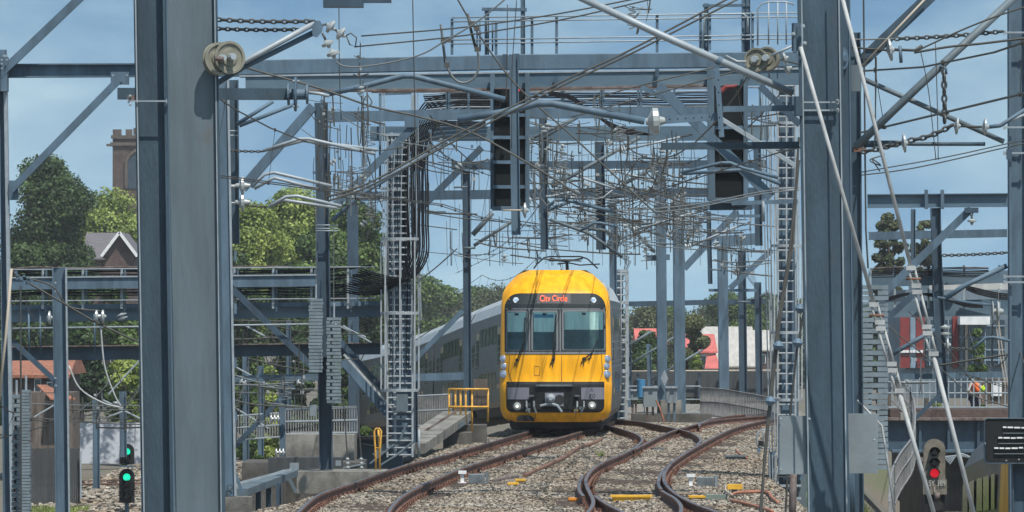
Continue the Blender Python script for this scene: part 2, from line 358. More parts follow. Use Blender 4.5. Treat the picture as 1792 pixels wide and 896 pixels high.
def stones(name, region, n, size, mat, label, seed, zoff=.0):
    R = np.random.RandomState(seed); pts = []
    cube = np.array([(-1, -1, -.7), (1, -1, -.7), (1.1, 1, -.6), (-1, .9, -.7), (-.7, -.6, .7), (.8, -.7, .6), (.6, .7, .8), (-.8, .6, .6)]) * .5
    faces = np.array([(4, 5, 6, 7), (0, 1, 5, 4), (1, 2, 6, 5), (2, 3, 7, 6), (3, 0, 4, 7)])
    V = np.zeros((n, 8, 3)); k = 0
    while k < n:
        x, y = region(R)
        if x is None: continue
        z = terr(x, y) + zoff; s = size * (0.55 + R.rand() ** 2 * 1.1); a, b2, c = R.rand(3) * 6.28
        Rm = np.array(Matrix.Rotation(a, 3, 'Z') @ Matrix.Rotation(b2, 3, 'X'))
        V[k] = (cube * (1 + .5 * (R.rand(8, 3) - .5)) * s * np.array([1.2, 1, .85])) @ Rm.T + [x, y, z + s * .15]; k += 1
    me = bpy.data.meshes.new(name); me.vertices.add(n * 8); me.vertices.foreach_set('co', V.reshape(-1))
    Fc = (faces[None] + (np.arange(n) * 8)[:, None, None]).reshape(-1)
    me.loops.add(len(Fc)); me.loops.foreach_set('vertex_index', Fc.astype(np.int32)); me.polygons.add(n * 5)
    me.polygons.foreach_set('loop_start', np.arange(0, n * 20, 4, dtype=np.int32)); me.polygons.foreach_set('loop_total', np.full(n * 5, 4, dtype=np.int32))
    me.update(calc_edges=True); me.validate(); me.materials.append(mat)
    o = bpy.data.objects.new(name, me); COL.objects.link(o); tag(o, label, 'stones', None, 'stuff'); return o
bal = bpy.data.materials.new('ballast_stone'); bal.use_nodes = True
t = bal.node_tree; b = t.nodes['Principled BSDF']; b.inputs['Roughness'].default_value = .9
g = N(t, "ShaderNodeNewGeometry"); r = N(t, "ShaderNodeValToRGB"); e = r.color_ramp.elements; e[0].color = (.19, .17, .145, 1); e[1].color = (.50, .455, .39, 1); e.new(.5).color = (.34, .305, .26, 1); e.new(.9).color = (.43, .38, .31, 1)
t.links.new(g.outputs['Random Per Island'], r.inputs[0])
n = N(t, "ShaderNodeTexNoise"); n.inputs['Scale'].default_value = .5; n.inputs['Detail'].default_value = 4; t.links.new(g.outputs['Position'], n.inputs['Vector'])
mx = N(t, "ShaderNodeMix"); mx.data_type = 'RGBA'; mx.blend_type = 'MULTIPLY'; r3 = N(t, "ShaderNodeValToRGB"); r3.color_ramp.elements[0].position = .35; r3.color_ramp.elements[1].position = .6; r3.color_ramp.elements[0].color = (.75, .66, .58, 1)
t.links.new(n.outputs[0], r3.inputs[0]); mx.inputs[0].default_value = 1; t.links.new(r.outputs[0], mx.inputs[6]); t.links.new(r3.outputs[0], mx.inputs[7]); t.links.new(mx.outputs[2], b.inputs['Base Color'])
def reg_ballast(R):
    u = R.rand(); y = 89 + u ** 1.25 * 86; xl = interp(y, XL) - .7; xr = interp(y, XR) + .5
    x = xl + R.rand() * (xr - xl); return x, y
stones('ballast', reg_ballast, 235000, .033, bal, 'loose grey brown ballast stones between and around the rails', 3)

stones('ballast', lambda R: (-16 + R.rand() * 9, 165 + R.rand() * 80), 26000, .11, bal, 'coarse stones and dirt of the sunken yard at lower left', 9)
# ------------------------------------------------------------------ rails and sleepers
RP = [(-.07, 0), (.07, 0), (.07, .014), (.012, .035), (.012, .125), (.035, .135), (.035, .168), (.028, .172), (-.028, .172), (-.035, .168), (-.035, .135), (-.012, .125), (-.012, .035), (-.07, .014)]
def rail(pix, parent, name='rail', z=0.0, k=7):
    pts = smooth([G(x, y, z) for x, y in pix], k)
    me = MB(); top = MB(); n = len(RP); vs = []; fs = []; tv = []; tf = []
    for i, p in enumerate(pts):
        d = (pts[min(i + 1, len(pts) - 1)] - pts[max(i - 1, 0)]); d.z = 0; d.normalize(); u = Vector((d.y, -d.x, 0))
        vs += [p + u * a + Vector((0, 0, b - .172)) for a, b in RP]; tv += [p + u * a + Vector((0, 0, .003)) for a in (-.027, .027)]
    for i in range(len(pts) - 1):
        fs += [(i * n + j, i * n + (j + 1) % n, (i + 1) * n + (j + 1) % n, (i + 1) * n + j) for j in range(n)]
        tf.append((i * 2, i * 2 + 1, i * 2 + 3, i * 2 + 2))
    fs += [tuple(range(n))[::-1], tuple(range((len(pts) - 1) * n, len(pts) * n))]
    r = me.add(vs, fs).build(name, 'rust', parent)
    top.add(tv, tf).build('running_surface', 'railtop', r)
    return pts
LRL = [(500, 920), (521.6, 896), (549, 871), (578.6, 857.5), (618, 845), (667, 827.5), (716, 812), (757, 802), (800, 790), (840, 779), (878, 768), (917.5, 756.5), (945, 748), (975, 739)]
LRR = [(668, 918), (680, 896), (688.6, 883), (706, 867), (736, 850), (763, 838), (800, 822.5), (839, 809), (878, 797), (937, 779), (976.5, 766.5), (1019, 754), (1050, 744), (1075, 736)]
def at_y(pts, Y):
    ps = sorted(pts, key=lambda p: p.y)
    return interp(Y, [(p.y, p.x) for p in ps])
slp_mat = material('timber_sleeper', (.11, .085, .07), .9, 0, .4, 5, bump=.5)
def sleepers(parent, pl, pr, y0, y1, step, ext=.45, cap=100):
    me = None; clip = None; n = 0; Y = y0
    while Y < y1 and n < cap:
        a = at_y(pl, Y); b = at_y(pr, Y); L = b - a + 2 * ext; c = ((a + b) / 2, Y)
        if me is None:
            s = MB().box((0, 0, 0), 1, .24, .1).build('sleeper', slp_mat, parent, loc=(0, 0, 0)); me = s.data
        else:
            s = bpy.data.objects.new('sleeper', me); COL.objects.link(s); s.parent = parent
        s.location = Vector((c[0], c[1], -.222)) - parent.location; s.scale = (L, 1, 1)
        for q, X in ((0, a), (1, b)):
            if clip is None:
                mb = MB().box((0, 0, 0), .34, .15, .02)
                for sx in (-1, 1): mb.box((sx * .105, 0, .03), .06, .07, .05); mb.tube([(sx * .13, -.05, .03), (sx * .13, -.03, .075), (sx * .09, 0, .05), (sx * .13, .04, .07)], .011, 5)
                co = mb.build('rail_clip', 'rust', s, loc=(0, 0, 0)); clip = co.data
            else:
                co = bpy.data.objects.new('rail_clip', clip); COL.objects.link(co); co.parent = s
            co.scale = (1 / L, 1, 1); co.location = ((X - c[0]) / L, 0, .056)
        Y += step; n += 1
tr1 = thing('railway_track', 'curving rusty track the yellow train stands on', 'track', (0, 91, -.2))
pl = rail(LRL, tr1); pr = rail(LRR, tr1); sleepers(tr1, pl, pr, 88, 166, .78)
tr2 = thing('railway_turnout', 'rusty rails of the winding turnout right of the train', 'track', (3, 91, -.2))
R1 = rail([(1020, 905), (1028, 896), (1036, 886), (1038, 875), (1032, 862), (1026, 848), (1026.5, 835), (1039, 819), (1061, 806.5), (1087, 795.5), (1108, 785), (1120, 775.5), (1124, 768), (1115, 760), (1094, 752.5), (1070, 746), (1045, 741)], tr2)
R2 = rail([(1111, 785.5), (1131, 775.5), (1153, 764), (1172, 756), (1194, 748.5), (1222, 741), (1238, 735), (1257, 730.5), (1281, 727), (1314, 724.5), (1350, 722)], tr2)
R3 = rail([(1224, 746), (1226, 741), (1248, 735.5), (1281, 731.5), (1314, 729), (1345, 727), (1380, 724.5)], tr2)
R4 = rail([(1055, 731), (1070, 733), (1109, 736.5), (1131, 739.5), (1164, 746), (1194, 752.5), (1211, 758), (1223, 765), (1226, 771.5), (1218, 779)], tr2)
R5 = rail([(1275, 902), (1257, 897), (1244, 892), (1215.6, 881.5), (1189, 868), (1170, 853), (1162, 840), (1164, 824.7), (1176, 809), (1194, 796), (1215.6, 783), (1248, 765.6), (1281, 750), (1314, 740.5), (1345, 734), (1390, 728)], tr2)
R6 = rail([(1040, 867), (1061, 881.5), (1087.5, 895), (1100, 902)], tr2)
R7 = rail([(1158, 858), (1166, 863), (1180, 871), (1190, 881.5), (1192, 892), (1188, 902)], tr2)
rail([(1021, 868), (1014, 858), (1014, 845), (1020, 832)], tr2, 'check_rail')
rail([(1157, 856), (1152, 846), (1155, 832), (1164, 819)], tr2, 'check_rail')
sleepers(tr2, R1, R5, 91, 150, .72, .6, 82)
sleepers(tr2, [Vector((v.x, v.y, 0)) for v in R4[:40]] if False else R2, R5, 150.5, 172, 1.2, .6, 18)
# buried old rail between the tracks
ob = MB(); ob.tube(smooth([G(864, 842, -.15), G(880, 838, -.15), G(905, 834, -.15)], 5), .05, 6); ob.build('old_pipe', 'rusty', label='dark pipe lying on the ballast beside the points machine', cat='pipe')
ob = MB(); ob.tube(smooth([G(918, 832, -.14), G(950, 818, -.14), G(990, 799, -.14), G(1010, 785, -.14), G(1040, 775, -.14), G(1052, 769, -.14)], 6), .045, 6); ob.build('cable_pipe', 'rustlight', label='rust brown cable pipe crossing the ballast in front of the train', cat='pipe')

# ------------------------------------------------------------------ train
TX, TY, TS = 973.0, 154.6, 64.68
ROOTX = (TX - CX) * TY / F
train = thing('passenger_train', 'double deck commuter train with bright yellow cab front', 'train', (ROOTX, TY, 0))
def tx(px): return (px - TX) / TS
def tz(py): return (755 - py) / TS
WP = [(.25, 1.25), (.36, 1.42), (.55, 1.50), (1.2, 1.53), (1.9, 1.515), (2.6, 1.50), (3.45, 1.48), (3.75, 1.44), (3.92, 1.36), (4.1, 1.20), (4.27, 1.02), (4.38, .84)]
DP = [(.25, .25), (.4, .1), (.6, .02), (1.25, 0), (1.35, .06), (2.05, .14), (3.45, .50), (3.8, .72), (4.2, 1.15), (4.38, 1.6)]
def ydep(x, z):
    w = interp(z, WP); u = min(1, abs(x) / w); return interp(z, DP) + .50 * u ** 7 + .12 * u * u
def surf(x, z, off=0): return Vector((ROOTX + x, TY + ydep(x, z) - off, z))
def cols(w, n=24): return [w * math.sin(math.pi / 2 * (2 * i / n - 1)) for i in range(n + 1)]
mb = MB(); zs = sorted(set([.25, .3, .36, .45, .55, .75, 1.0, 1.25, 1.3, 1.35, 1.6, 1.9, 2.05, 2.3, 2.6, 2.9, 3.2, 3.45, 3.55, 3.65, 3.75, 3.85, 3.95, 4.05, 4.15, 4.22, 4.27, 4.33, 4.38])); nc = 25
for z in zs:
    for x in cols(interp(z, WP)):
        v = surf(x, z); v.z -= .06 * (abs(x) < .35) * (z > 4.3) ; mb.v.append(tuple(v))
for i in range(len(zs) - 1):
    for j in range(nc - 1): mb.f.append((i * nc + j, i * nc + j + 1, (i + 1) * nc + j + 1, (i + 1) * nc + j))
b0 = len(mb.v); yb = TY + 2.0
for z in zs:
    w = interp(z, WP); mb.v += [(ROOTX - w, yb, z), (ROOTX + w, yb, z)]
for i in range(len(zs) - 1):
    mb.f.append((i * nc, (i + 1) * nc, b0 + 2 * i + 2, b0 + 2 * i)); mb.f.append((i * nc + nc - 1, b0 + 2 * i + 1, b0 + 2 * i + 3, (i + 1) * nc + nc - 1))
i = len(zs) - 1; mb.f.append(tuple(i * nc + j for j in range(nc)) + (b0 + 2 * i + 1, b0 + 2 * i))
cab = mb.build('cab_front', 'yellow', train, smooth=True)
def patch(x0, x1, z0, z1, off, rad=0, n=14, m=8, rtop=None, rbot=None):
    rt = rad if rtop is None else rtop; rb = rad if rbot is None else rbot; mb = MB(); rows = []
    zl = [z0 + (z1 - z0) * i / m for i in range(m + 1)]
    for r_ in (rt, rb):
        if r_:
            base = z1 if r_ is rt else z0; sg = -1 if r_ is rt else 1
            zl += [base + sg * r_ * (1 - math.cos(a * math.pi / 12)) for a in range(1, 7)]
    if rt: zl += [z1 - rt * (1 - math.cos(a * math.pi / 12)) for a in range(1, 7)]
    if rb: zl += [z0 + rb * (1 - math.cos(a * math.pi / 12)) for a in range(1, 7)]
    zl = sorted(set(round(z, 5) for z in zl))
    for z in zl:
        ins = 0
        if rt and z > z1 - rt: d = z - (z1 - rt); ins = rt - math.sqrt(max(0, rt * rt - d * d))
        if rb and z < z0 + rb: d = (z0 + rb) - z; ins = rb - math.sqrt(max(0, rb * rb - d * d))
        rows.append([surf(x0 + ins + (x1 - x0 - 2 * ins) * j / n, z, off) for j in range(n + 1)])
    k = n + 1
    for r_ in rows: mb.v += [tuple(v) for v in r_]
    mb.f = [(i * k + j, i * k + j + 1, (i + 1) * k + j + 1, (i + 1) * k + j) for i in range(len(rows) - 1) for j in range(n)]
    return mb
def pp(x0, y0, x1, y1, off, **kw): return patch(tx(x0), tx(x1), tz(y1), tz(y0), off, **kw)
ws = pp(883, 513, 1061, 618, .008, rtop=.40, rbot=.06, n=30, m=16).build('windscreen_surround', 'maskblack', train)
pp(886, 539.5, 1060, 541.5, .02).build('sign_rail', 'frame', ws)
pp(884, 616, 1061, 619.5, .022, n=26, m=2).build('lower_trim', 'frame', ws)
for (a, b, c, d, gx0, gx1) in ((886, 543, 923, 614, 887, 922), (930, 543, 977, 614, 933, 974), (984, 542, 1060, 613, 987, 1058)):
    w = pp(a, b, c, d, .014, rad=.05).build('window', 'frame', train)
    pp(gx0, b + 3, gx1, d - 3, .018, rad=.03).build('cab_interior', 'cabdark', w)
    pp(gx0 + 1, b + 4, gx1 - 2, b + (38 if a < 980 else 35), .024, m=6).build('blind', 'blind', w)
    pp(gx0, b + 2.5, gx1, d - 2.5, .034, rad=.03).build('pane', 'cabglass', w)
    mm = (gx0 + gx1) / 2; pp(mm - 4, b + 5, mm + 3, b + 9, .030, n=3, m=2).build('visor_clip', 'label_dark', w)
    if a == 930: pp(gx0 + 2, b + 7, gx1 - 5, b + 13, .029, n=4, m=2).build('sun_strip', 'blindblue', w)
for mxp in (926.5, 980.5): pp(mxp - 1.2, 542, mxp + 1.2, 615, .02, n=2).build('mullion', 'frame', ws)
sg = pp(940, 514.5, 999, 531, .016, n=8, m=3).build('destination_sign', 'label_dark', train)
p = surf(tx(969), tz(522.5), .035); tt = textpart('City Circle', .25, 'orange_led', sg, p, bold=.0, sx=.68, rx=-.24)
for lx in (903, 1039):
    lg = MB(); c = surf(tx(lx), tz(525), .03); lg.lathe(c, (0, -1, .25), [(0, .085), (.006, .085)], 6); lo = lg.build('emblem', 'white', train)
    g2 = MB()
    for dx, dz in ((-.03, .02), (.03, .02), (0, -.02)): g2.lathe(c + Vector((dx, -.01, dz)), (0, -1, .25), [(0, .028), (.004, .028)], 6)
    g2.build('emblem_mark', 'logoblue', lo)
# wipers
for (ax, ay, bx, by, cx2, cy) in ((905, 640, 916, 600, 919, 556), (968, 640, 969, 600, 973, 552), (1022, 638, 1035, 618, 1060, 570)):
    w = MB(); pts = [surf(tx(ax), tz(ay - 10), .05), surf(tx(bx), tz(by), .09), surf(tx((bx + cx2) / 2), tz((by + cy) / 2), .07)]
    w.tube(pts, .014, 6); w.tube([surf(tx(bx - (4 if ax > 1000 else 0)), tz(by + 12), .05), surf(tx(cx2), tz(cy), .05)], .018, 5)
    w.tube([surf(tx(ax + 3), tz(ay - 10), .05), surf(tx(bx + 2.5), tz(by), .09)], .010, 5)
    w.lathe(surf(tx(ax), tz(ay - 10), .0), (0, -1, 0), [(0, .05), (.07, .04)], 10)
    w.tube([surf(tx(ax - 4), tz(ay - 6), .04), surf(tx(ax - 5), tz(ay), .03)], .015, 5); w.tube([surf(tx(ax), tz(ay - 8), .04), surf(tx(ax - 1), tz(ay + 3), .03)], .012, 5)
    w.build('wiper', 'black', train)
# seams and hatch on the yellow panel
s = MB()
def seam(pts, w=.012):
    for a, b in zip(pts, pts[1:]):
        k = 6
        L = [surf(tx(a[0] + (b[0] - a[0]) * i / k), tz(a[1] + (b[1] - a[1]) * i / k), .006) for i in range(k + 1)]; s.tube(L, w / 2, 4)
seam([(983, 621), (983, 667)]); seam([(935, 641), (944, 641), (944, 657), (935, 657), (935, 641)], .008); seam([(892, 622), (890, 650), (895, 667)]); seam([(1053, 622), (1055, 650), (1050, 667)]); seam([(937, 719), (937, 734)]); seam([(1008, 719), (1008, 733)])
s.build('panel_seam', 'label_dark', cab)
# lower front
lf = pp(886, 668, 1058, 722, .012, rtop=.03, rbot=.18, n=26, m=12).build('buffer_recess', 'black', train)
for a, b in ((888, 926), (1017, 1058)):
    q = pp(a, 678, b, 699, .02, n=12, m=4).build('number_panel' if a > 1000 else 'grey_panel', 'greypanel', train, label='grey end panel with lettering A 70' if a > 1000 else 'plain grey end panel')
    if a > 1000:
        textpart('A', .16, 'label_dark', q, surf(tx(1035.5), tz(683), .05) + Vector((0, -.06, 0))); textpart('70', .16, 'label_dark', q, surf(tx(1036), tz(693.5), .05) + Vector((0, -.03, 0)), sx=1.15)
for hx, hy in ((905, 711), (1036, 709.5)):
    c = surf(tx(hx), tz(hy), .02); h = MB().lathe(c, (0, -1, 0), [(0, .15), (.03, .15), (.035, .12), (.02, .1)], 20).build('headlight', 'train_dark', train)
    MB().lathe(c + Vector((0, -.02, 0)), (0, -1, 0), [(0, .108), (.03, .10), (.045, .06)], 18).build('lens', 'lamp_glass', h)
    MB().lathe(c + Vector((0, -.045, 0)), (0, -1, 0), [(0, .042), (.03, .036)], 12).build('bulb', 'lamp_on', h)
for sx in (-1, 1):
    cl = MB()
    pts = [(881.5, 628, .085), (883, 641, .08), (882.5, 655, .095)]
    if sx > 0: pts = [(1062, 628, .085), (1060.5, 641, .08), (1061, 655, .095)]
    hsg = MB()
    for (hx, hy, r_) in pts: hsg.lathe(surf(tx(hx), tz(hy), -.06), Vector((sx * .25, -1, 0)), [(0, r_ * 1.15), (.10, r_ * 1.12), (.11, r_ * .95)], 16)
    ho = hsg.build('marker_lights', 'lamp_cluster', train)
    for (hx, hy, r_) in pts: MB().lathe(surf(tx(hx), tz(hy), .035), Vector((sx * .25, -1, 0)), [(0, r_ * .82), (.02, r_ * .7), (.03, r_ * .3)], 14).build('lens', 'lamp_blue', ho)
cp = MB(); c = Vector((ROOTX + tx(970), TY - .12, tz(699)))
cp.box(c + Vector((0, -.02, 0)), .50, .12, .36); cpo = cp.build('coupler', 'greypanel', train)
k = MB(); k.lathe(c + Vector((.14, -.085, .0)), (0, -1, 0), [(0, .13), (.012, .13)], 18); k.build('coupler_socket', 'train_dark', cpo)
k = MB(); k.lathe(c + Vector((-.10, -.08, .03)), (0, -1, 0), [(0, .13), (.12, .11), (.22, .05)], 14); k.tube([c + Vector((-.38, -.12, -.17)), c + Vector((-.1, -.18, -.1)), c + Vector((.08, -.22, -.16)), c + Vector((.2, -.2, -.33))], .035, 6); k.build('coupler_cone', 'steel_light', cpo)
k = MB()
for dx in (-.75, -.55, .62, .8): k.tube([c + Vector((dx, .1, -.05)), c + Vector((dx, -.02, -.2)), c + Vector((dx * .9, 0, -.36))], .03, 6)
k.box(c + Vector((0, .1, .38)), 1.0, .1, .05); k.box(c + Vector((-.62, .06, .1)), .14, .1, .04); k.box(c + Vector((.62, .06, .1)), .14, .1, .04)
k.build('air_hoses', 'boxdark', train)
k = MB()
for (x, y) in ((924, 708), (924, 717), (1018, 714)): c2 = surf(tx(x), tz(y), .02); k.box(c2, .13, .03, .09)
k.build('socket_plate', 'boxdark', train)
MB().box(surf(tx(1008), tz(718), .04), .1, .03, .05).build('reflector', 'box_yel', train)
k = MB(); pts = [(tx(x), tz(y)) for x, y in ((904, 737), (905, 730), (911, 727), (928, 727), (934, 731), (936, 737))]; k.plate([(ROOTX + a, b) for a, b in pts], TY + .15, .3); k.build('step_cutout', 'black', train)
# path behind
PATH = [(TY + 1.9, ROOTX, 0), (175, 1.85, -.06), (186, 1.85, -.16), (198, 1.2, -.33), (215, -.05, -.75), (230, -1.2, -1.2), (250, -2.9, -1.85), (275, -5.6, -2.6), (300, -9, -3.2), (330, -14, -3.7)]
PV = smooth([Vector((x, y, z)) for y, x, z in PATH], 10); SD = [0]
for a, b in zip(PV, PV[1:]): SD.append(SD[-1] + (b - a).length)
def path(s):
    s = max(0, min(SD[-1] - .01, s)); i = 0
    while SD[i + 1] < s: i += 1
    f = (s - SD[i]) / (SD[i + 1] - SD[i]); p = PV[i].lerp(PV[i + 1], f); t = (PV[min(i + 2, len(PV) - 1)] - PV[max(i - 1, 0)]).normalized(); return p, t, Vector((t.y, -t.x, 0)).normalized()
SEC = [(.30, 1.40), (.5, 1.5), (1.2, 1.53), (2.6, 1.50), (3.55, 1.46), (3.95, 1.25), (4.2, .95), (4.3, .5), (4.34, 0)]
full = [(w, z) for z, w in SEC] + [(-w, z) for z, w in SEC[-2::-1]]
def sweep(s0, s1, prof, step=1.2):
    mb = MB(); n = max(2, int((s1 - s0) / step)); k = len(prof)
    for i in range(n + 1):
        p, t, u = path(s0 + (s1 - s0) * i / n); mb.v += [tuple(p + u * w + Vector((0, 0, z))) for w, z in prof]
    for i in range(n): mb.f += [(i * k + j, i * k + j + 1, (i + 1) * k + j + 1, (i + 1) * k + j) for j in range(k - 1)]
    mb.f += [tuple(range(k)), tuple(range(n * k, n * k + k))[::-1]]; return mb
def sidep(s0, s1, z0, z1, off, side):
    mb = MB(); n = max(1, int((s1 - s0) / 1.0))
    for i in range(n + 1):
        p, t, u = path(s0 + (s1 - s0) * i / n)
        for z in (z0, z1): mb.v.append(tuple(p + u * side * (interp(z, SEC) + off) + Vector((0, 0, z))))
    mb.f = [(2 * i, 2 * i + 1, 2 * i + 3, 2 * i + 2) for i in range(n)]; return mb
s0 = 0.02; k = 0
while s0 < 150 and k < 7:
    L = 18.2 if k == 0 else 19.8; car = sweep(s0, s0 + L, full).build('carriage', 'stainless', train, smooth=False)
    sweep(s0 + .02, s0 + L - .02, [(w * 1.004, z + .012) for w, z in full[4:-4]]).build('roof', 'roofskin', car)
    sweep(s0 + .5, s0 + L - .5, [(-1.35, .35), (-1.2, -.0), (1.2, -.0), (1.35, .35)]).build('underframe', 'train_dark', car)
    for sd in (-1, 1):
        for dp in (3.6, L - 5.2):
            d = sidep(s0 + dp, s0 + dp + 1.5, .95, 3.1, .01, sd).build('door', 'door', car)
            for q in (.15, .85): sidep(s0 + dp + q, s0 + dp + q + .5, 1.8, 2.85, .02, sd).build('door_glass', 'winside', d)
        for z0, z1 in ((.95, 1.55), (2.55, 3.2)):
            a = s0 + 5.6
            while a < s0 + L - 6.5: sidep(a, a + 1.55, z0, z1, .012, sd).build('window', 'winside', car); a += 1.85
        for a in (s0 + 1.2, s0 + L - 2.8): sidep(a, a + 1.5, 1.9, 2.7, .012, sd).build('window', 'winside', car)
        rb = MB()
        for z in (.75, 1.7, 1.85, 2.2, 2.4, 3.35): b_ = sidep(s0 + .1, s0 + L - .1, z, z + .035, .02, sd); rb.add(b_.v, b_.f)
        for a in (s0 + .2, s0 + 3.4, s0 + 5.25, s0 + L - 5.4, s0 + L - 3.5, s0 + L - .3): b_ = sidep(a, a + .06, .5, 3.5, .022, sd); rb.add(b_.v, b_.f)
        rb.build('body_rib', 'frame', car)
    if k < 6: sweep(s0 + L + .01, s0 + L + .75, [(w * .82, z * .93) for w, z in full], .5).build('gangway', 'train_dark', train)
    s0 += L + .77; k += 1
wmb = MB()
for s in (1.5, 3.9, 13, 15.4):
    p, t, u = path(s)
    for sd in (-1, 1): wmb.lathe(p + u * sd * .72 + Vector((0, 0, .45)), u * sd, [(-.06, .46), (.06, .46), (.07, .3)], 20)
wmb.build('wheels', 'train_dark', train)
k = MB(); k.box((ROOTX, TY + 1.2, .28), 2.5, 1.2, .34); k.box((ROOTX + .1, TY + .6, .12), .7, .06, .12); k.build('undergear', 'train_dark', train)
pg = MB(); py_ = TY + 4.0; zb = 4.36
def q(x, y): return Vector(((x - CX) * (TY + 4) / F, py_, H + (YH - y) * (TY + 4) / F))
pg.tube([q(934, 470), q(940, 462), q(952, 451), q(962, 449), q(1016, 449), q(1028, 453), q(1042, 466), q(1046, 470)], .02, 6)
pg.tube([q(962, 452), q(990, 458), q(1020, 452)], .025, 6); pg.tube([q(992, 458), q(993, 476)], .045, 6); pg.box(q(985, 455.5), .8, .3, .06)
pg.tube([q(975, 462), q(995, 460), q(1015, 464), q(1050, 462)], .018, 6); pg.build('pantograph', 'black', train)

# ------------------------------------------------------------------ steelwork
def bm(root, name, a, b, w, Y, kind='box', d=None, mat='steel', Y2=None, **kw):
    Y2 = Y2 or Y; p0 = P(a[0], a[1], Y); p1 = P(b[0], b[1], Y2); wm = M_(w, (Y + Y2) / 2)
    return MB().beam(p0, p1, wm, d or wm, kind, **kw).build(name, mat, root)
def tb(root, name, pts, w, Y, mat='steel', n=8, Y2=None, sm=False):
    Y2 = Y2 or Y; k = len(pts) - 1
    q = [P(x, y, Y + (Y2 - Y) * i / k) for i, (x, y) in enumerate(pts)]
    if sm: q = smooth(q, 5)
    mb = MB().tube(q, M_(w, (Y + Y2) / 2) / 2, n)
    if root is None: return mb
    return mb.build(name, mat, root, smooth=(n >= 8))
def bolts(root, pts, Y, r=.016, mat='steel_light'):
    mb = MB()
    for x, y in pts: mb.lathe(P(x, y, Y), (0, -1, 0), [(0, r), (.022, r), (.024, r * .5), (.05, r * .5)], 6)
    return mb.build_each('bolt', mat, root)
def insul(root, a, b, Y, n=2, r=.1, mat='porcelain', name='insulator', rod=True):
    p0 = P(*a, Y); p1 = P(*b, Y); L = (p1 - p0).length; prof = [(0, r * .22)]
    for i in range(n):
        c = L * (i + .5) / n; h = min(L / n * .4, .06); prof += [(c - h, r * .3), (c - h * .35, r), (c + h * .3, r * .96), (c + h * .5, r * .35)]
    prof += [(L, r * .2)]
    mb = MB().lathe(p0, p1 - p0, prof, 16)
    return mb.build(name, mat, root, smooth=False)
def chn(root, a, b, Y, L=.09, drop=0, name='chain', mat='chain'):
    p0 = P(*a, Y); p1 = P(*b, Y); return chain_mesh(MB(), sag(p0, p1, drop, 8), L).build(name, mat, root)
def clampband(root, x0, x1, y, Y, wpx=2.5):
    mb = MB().beam(P(x0, y, Y), P(x1, y, Y), M_(wpx, Y), M_(wpx, Y))
    for x in (x0, x1): mb.box(P(x, y, Y), M_(4, Y), M_(4, Y), M_(7, Y))
    return mb.build('clamp_rod', 'steel_light', root)
def ladder(root, x0, x1, yt, yb, Y, step=17, hoops=(), cx=None, hw=None, cage=None):
    ld = MB().beam(P(x0, yt, Y), P(x0, yb, Y), M_(3.4, Y), .05).beam(P(x1, yt, Y), P(x1, yb, Y), M_(3.4, Y), .05).build('ladder', 'ladder_zinc', root)
    mb = MB(); y = yt + 6
    while y < yb: mb.tube([P(x0, y, Y), P(x1, y, Y)], M_(1.4, Y), 6); y += step
    mb.build_each('rung', 'ladder_zinc', ld)
    c = (x0 + x1) / 2; hw = hw or (x1 - x0) * .85
    arc = lambda y: [P(c + hw * math.cos(a), y, Y - .06 - .62 * math.sin(a)) for a in [math.pi * q / 14 for q in range(15)]]
    for y in hoops:
        mb = MB(); A = arc(y)
        for a_, b_ in zip(A, A[1:]): mb.beam(a_, b_, M_(5, Y), .012, up=None)
        mb.build('hoop', 'ladder_zinc', ld)
    if cage:
        for k in (0, 3, 7, 11, 14):
            p = arc(cage[0])[k]; q = arc(cage[1])[k]; MB().beam(p, q, M_(2.6, Y), .012).build('cage_strip', 'ladder_zinc', ld)
    return ld
def base_z(o, x, Y): return Vector(((x - CX) * Y / F, Y, -.2))
def mast_down(root, name, x, ytop, w, Y, kind, zb=-3.2, mat='steel_near', d=None, dx=0, xb=None):
    top = P(x, ytop, Y); yb_ = YH + (H - zb) * F / Y; xb = xb if xb is not None else x
    # xb: pixel column at picture bottom
    bx = x + (xb - x) * (yb_ - ytop) / (896 - ytop)
    return MB().beam(top, P(bx, yb_, Y), M_(w, Y), d or M_(w, Y), kind).build(name, mat, root)

# --- two near masts at the left
Y = 48.0
A = thing('steel_mast', 'dark H-section steel mast left of the broad pale grey mast, filling the picture height', 'mast', (P(265, 896, Y).x, Y, -3.2))
mast_down(A, 'column', 262.5, -60, 56, Y, 'I', xb=277, d=.25)
clampband(A, 225, 293, 177, Y - .16)
MB().beam(P(236, -60, Y - .14), P(258, 1250, Y - .14), M_(2.6, Y), .01).build('flange_highlight', 'steel_light', A)  # thin bright strip painting the sun caught on the flange edge
MB().box(P(230, 172, Y - .1), .06, .1, .05).build('bracket', 'rusty', A)
bolts(A, [(228, 168), (228, 183)], Y - .16, .012)
Y = 44.0
B = thing('steel_mast', 'broad pale grey steel mast beside the twin pulley wheels at left', 'mast', (P(345, 896, Y).x, Y, -3.2))
mast_down(B, 'column', 331, -60, 84, Y, 'box', xb=350, mat='steel_plate', d=.2)
mast_down(B, 'flange', 376, -60, 7, Y - .115, 'box', xb=391, mat='steel_near', d=.03)
MB().beam(P(375, -60, Y - .135), P(393, 1350, Y - .135), M_(2, Y), .01).build('flange_highlight', 'steel_light', B)  # painted sun highlight along the right flange
MB().beam(P(291, -60, Y - .105), P(311, 1300, Y - .105), M_(2, Y), .01).build('flange_highlight', 'steel', B)  # edge line of the painted highlight, left side
tb(B, 'yoke_tube', [(374, 122), (430, 107), (551, 40)], 10, Y + .3, 'steel_light')
tb(B, 'yoke_tube', [(376, 148), (425, 118), (549, 57)], 10, Y + .35, 'steel')
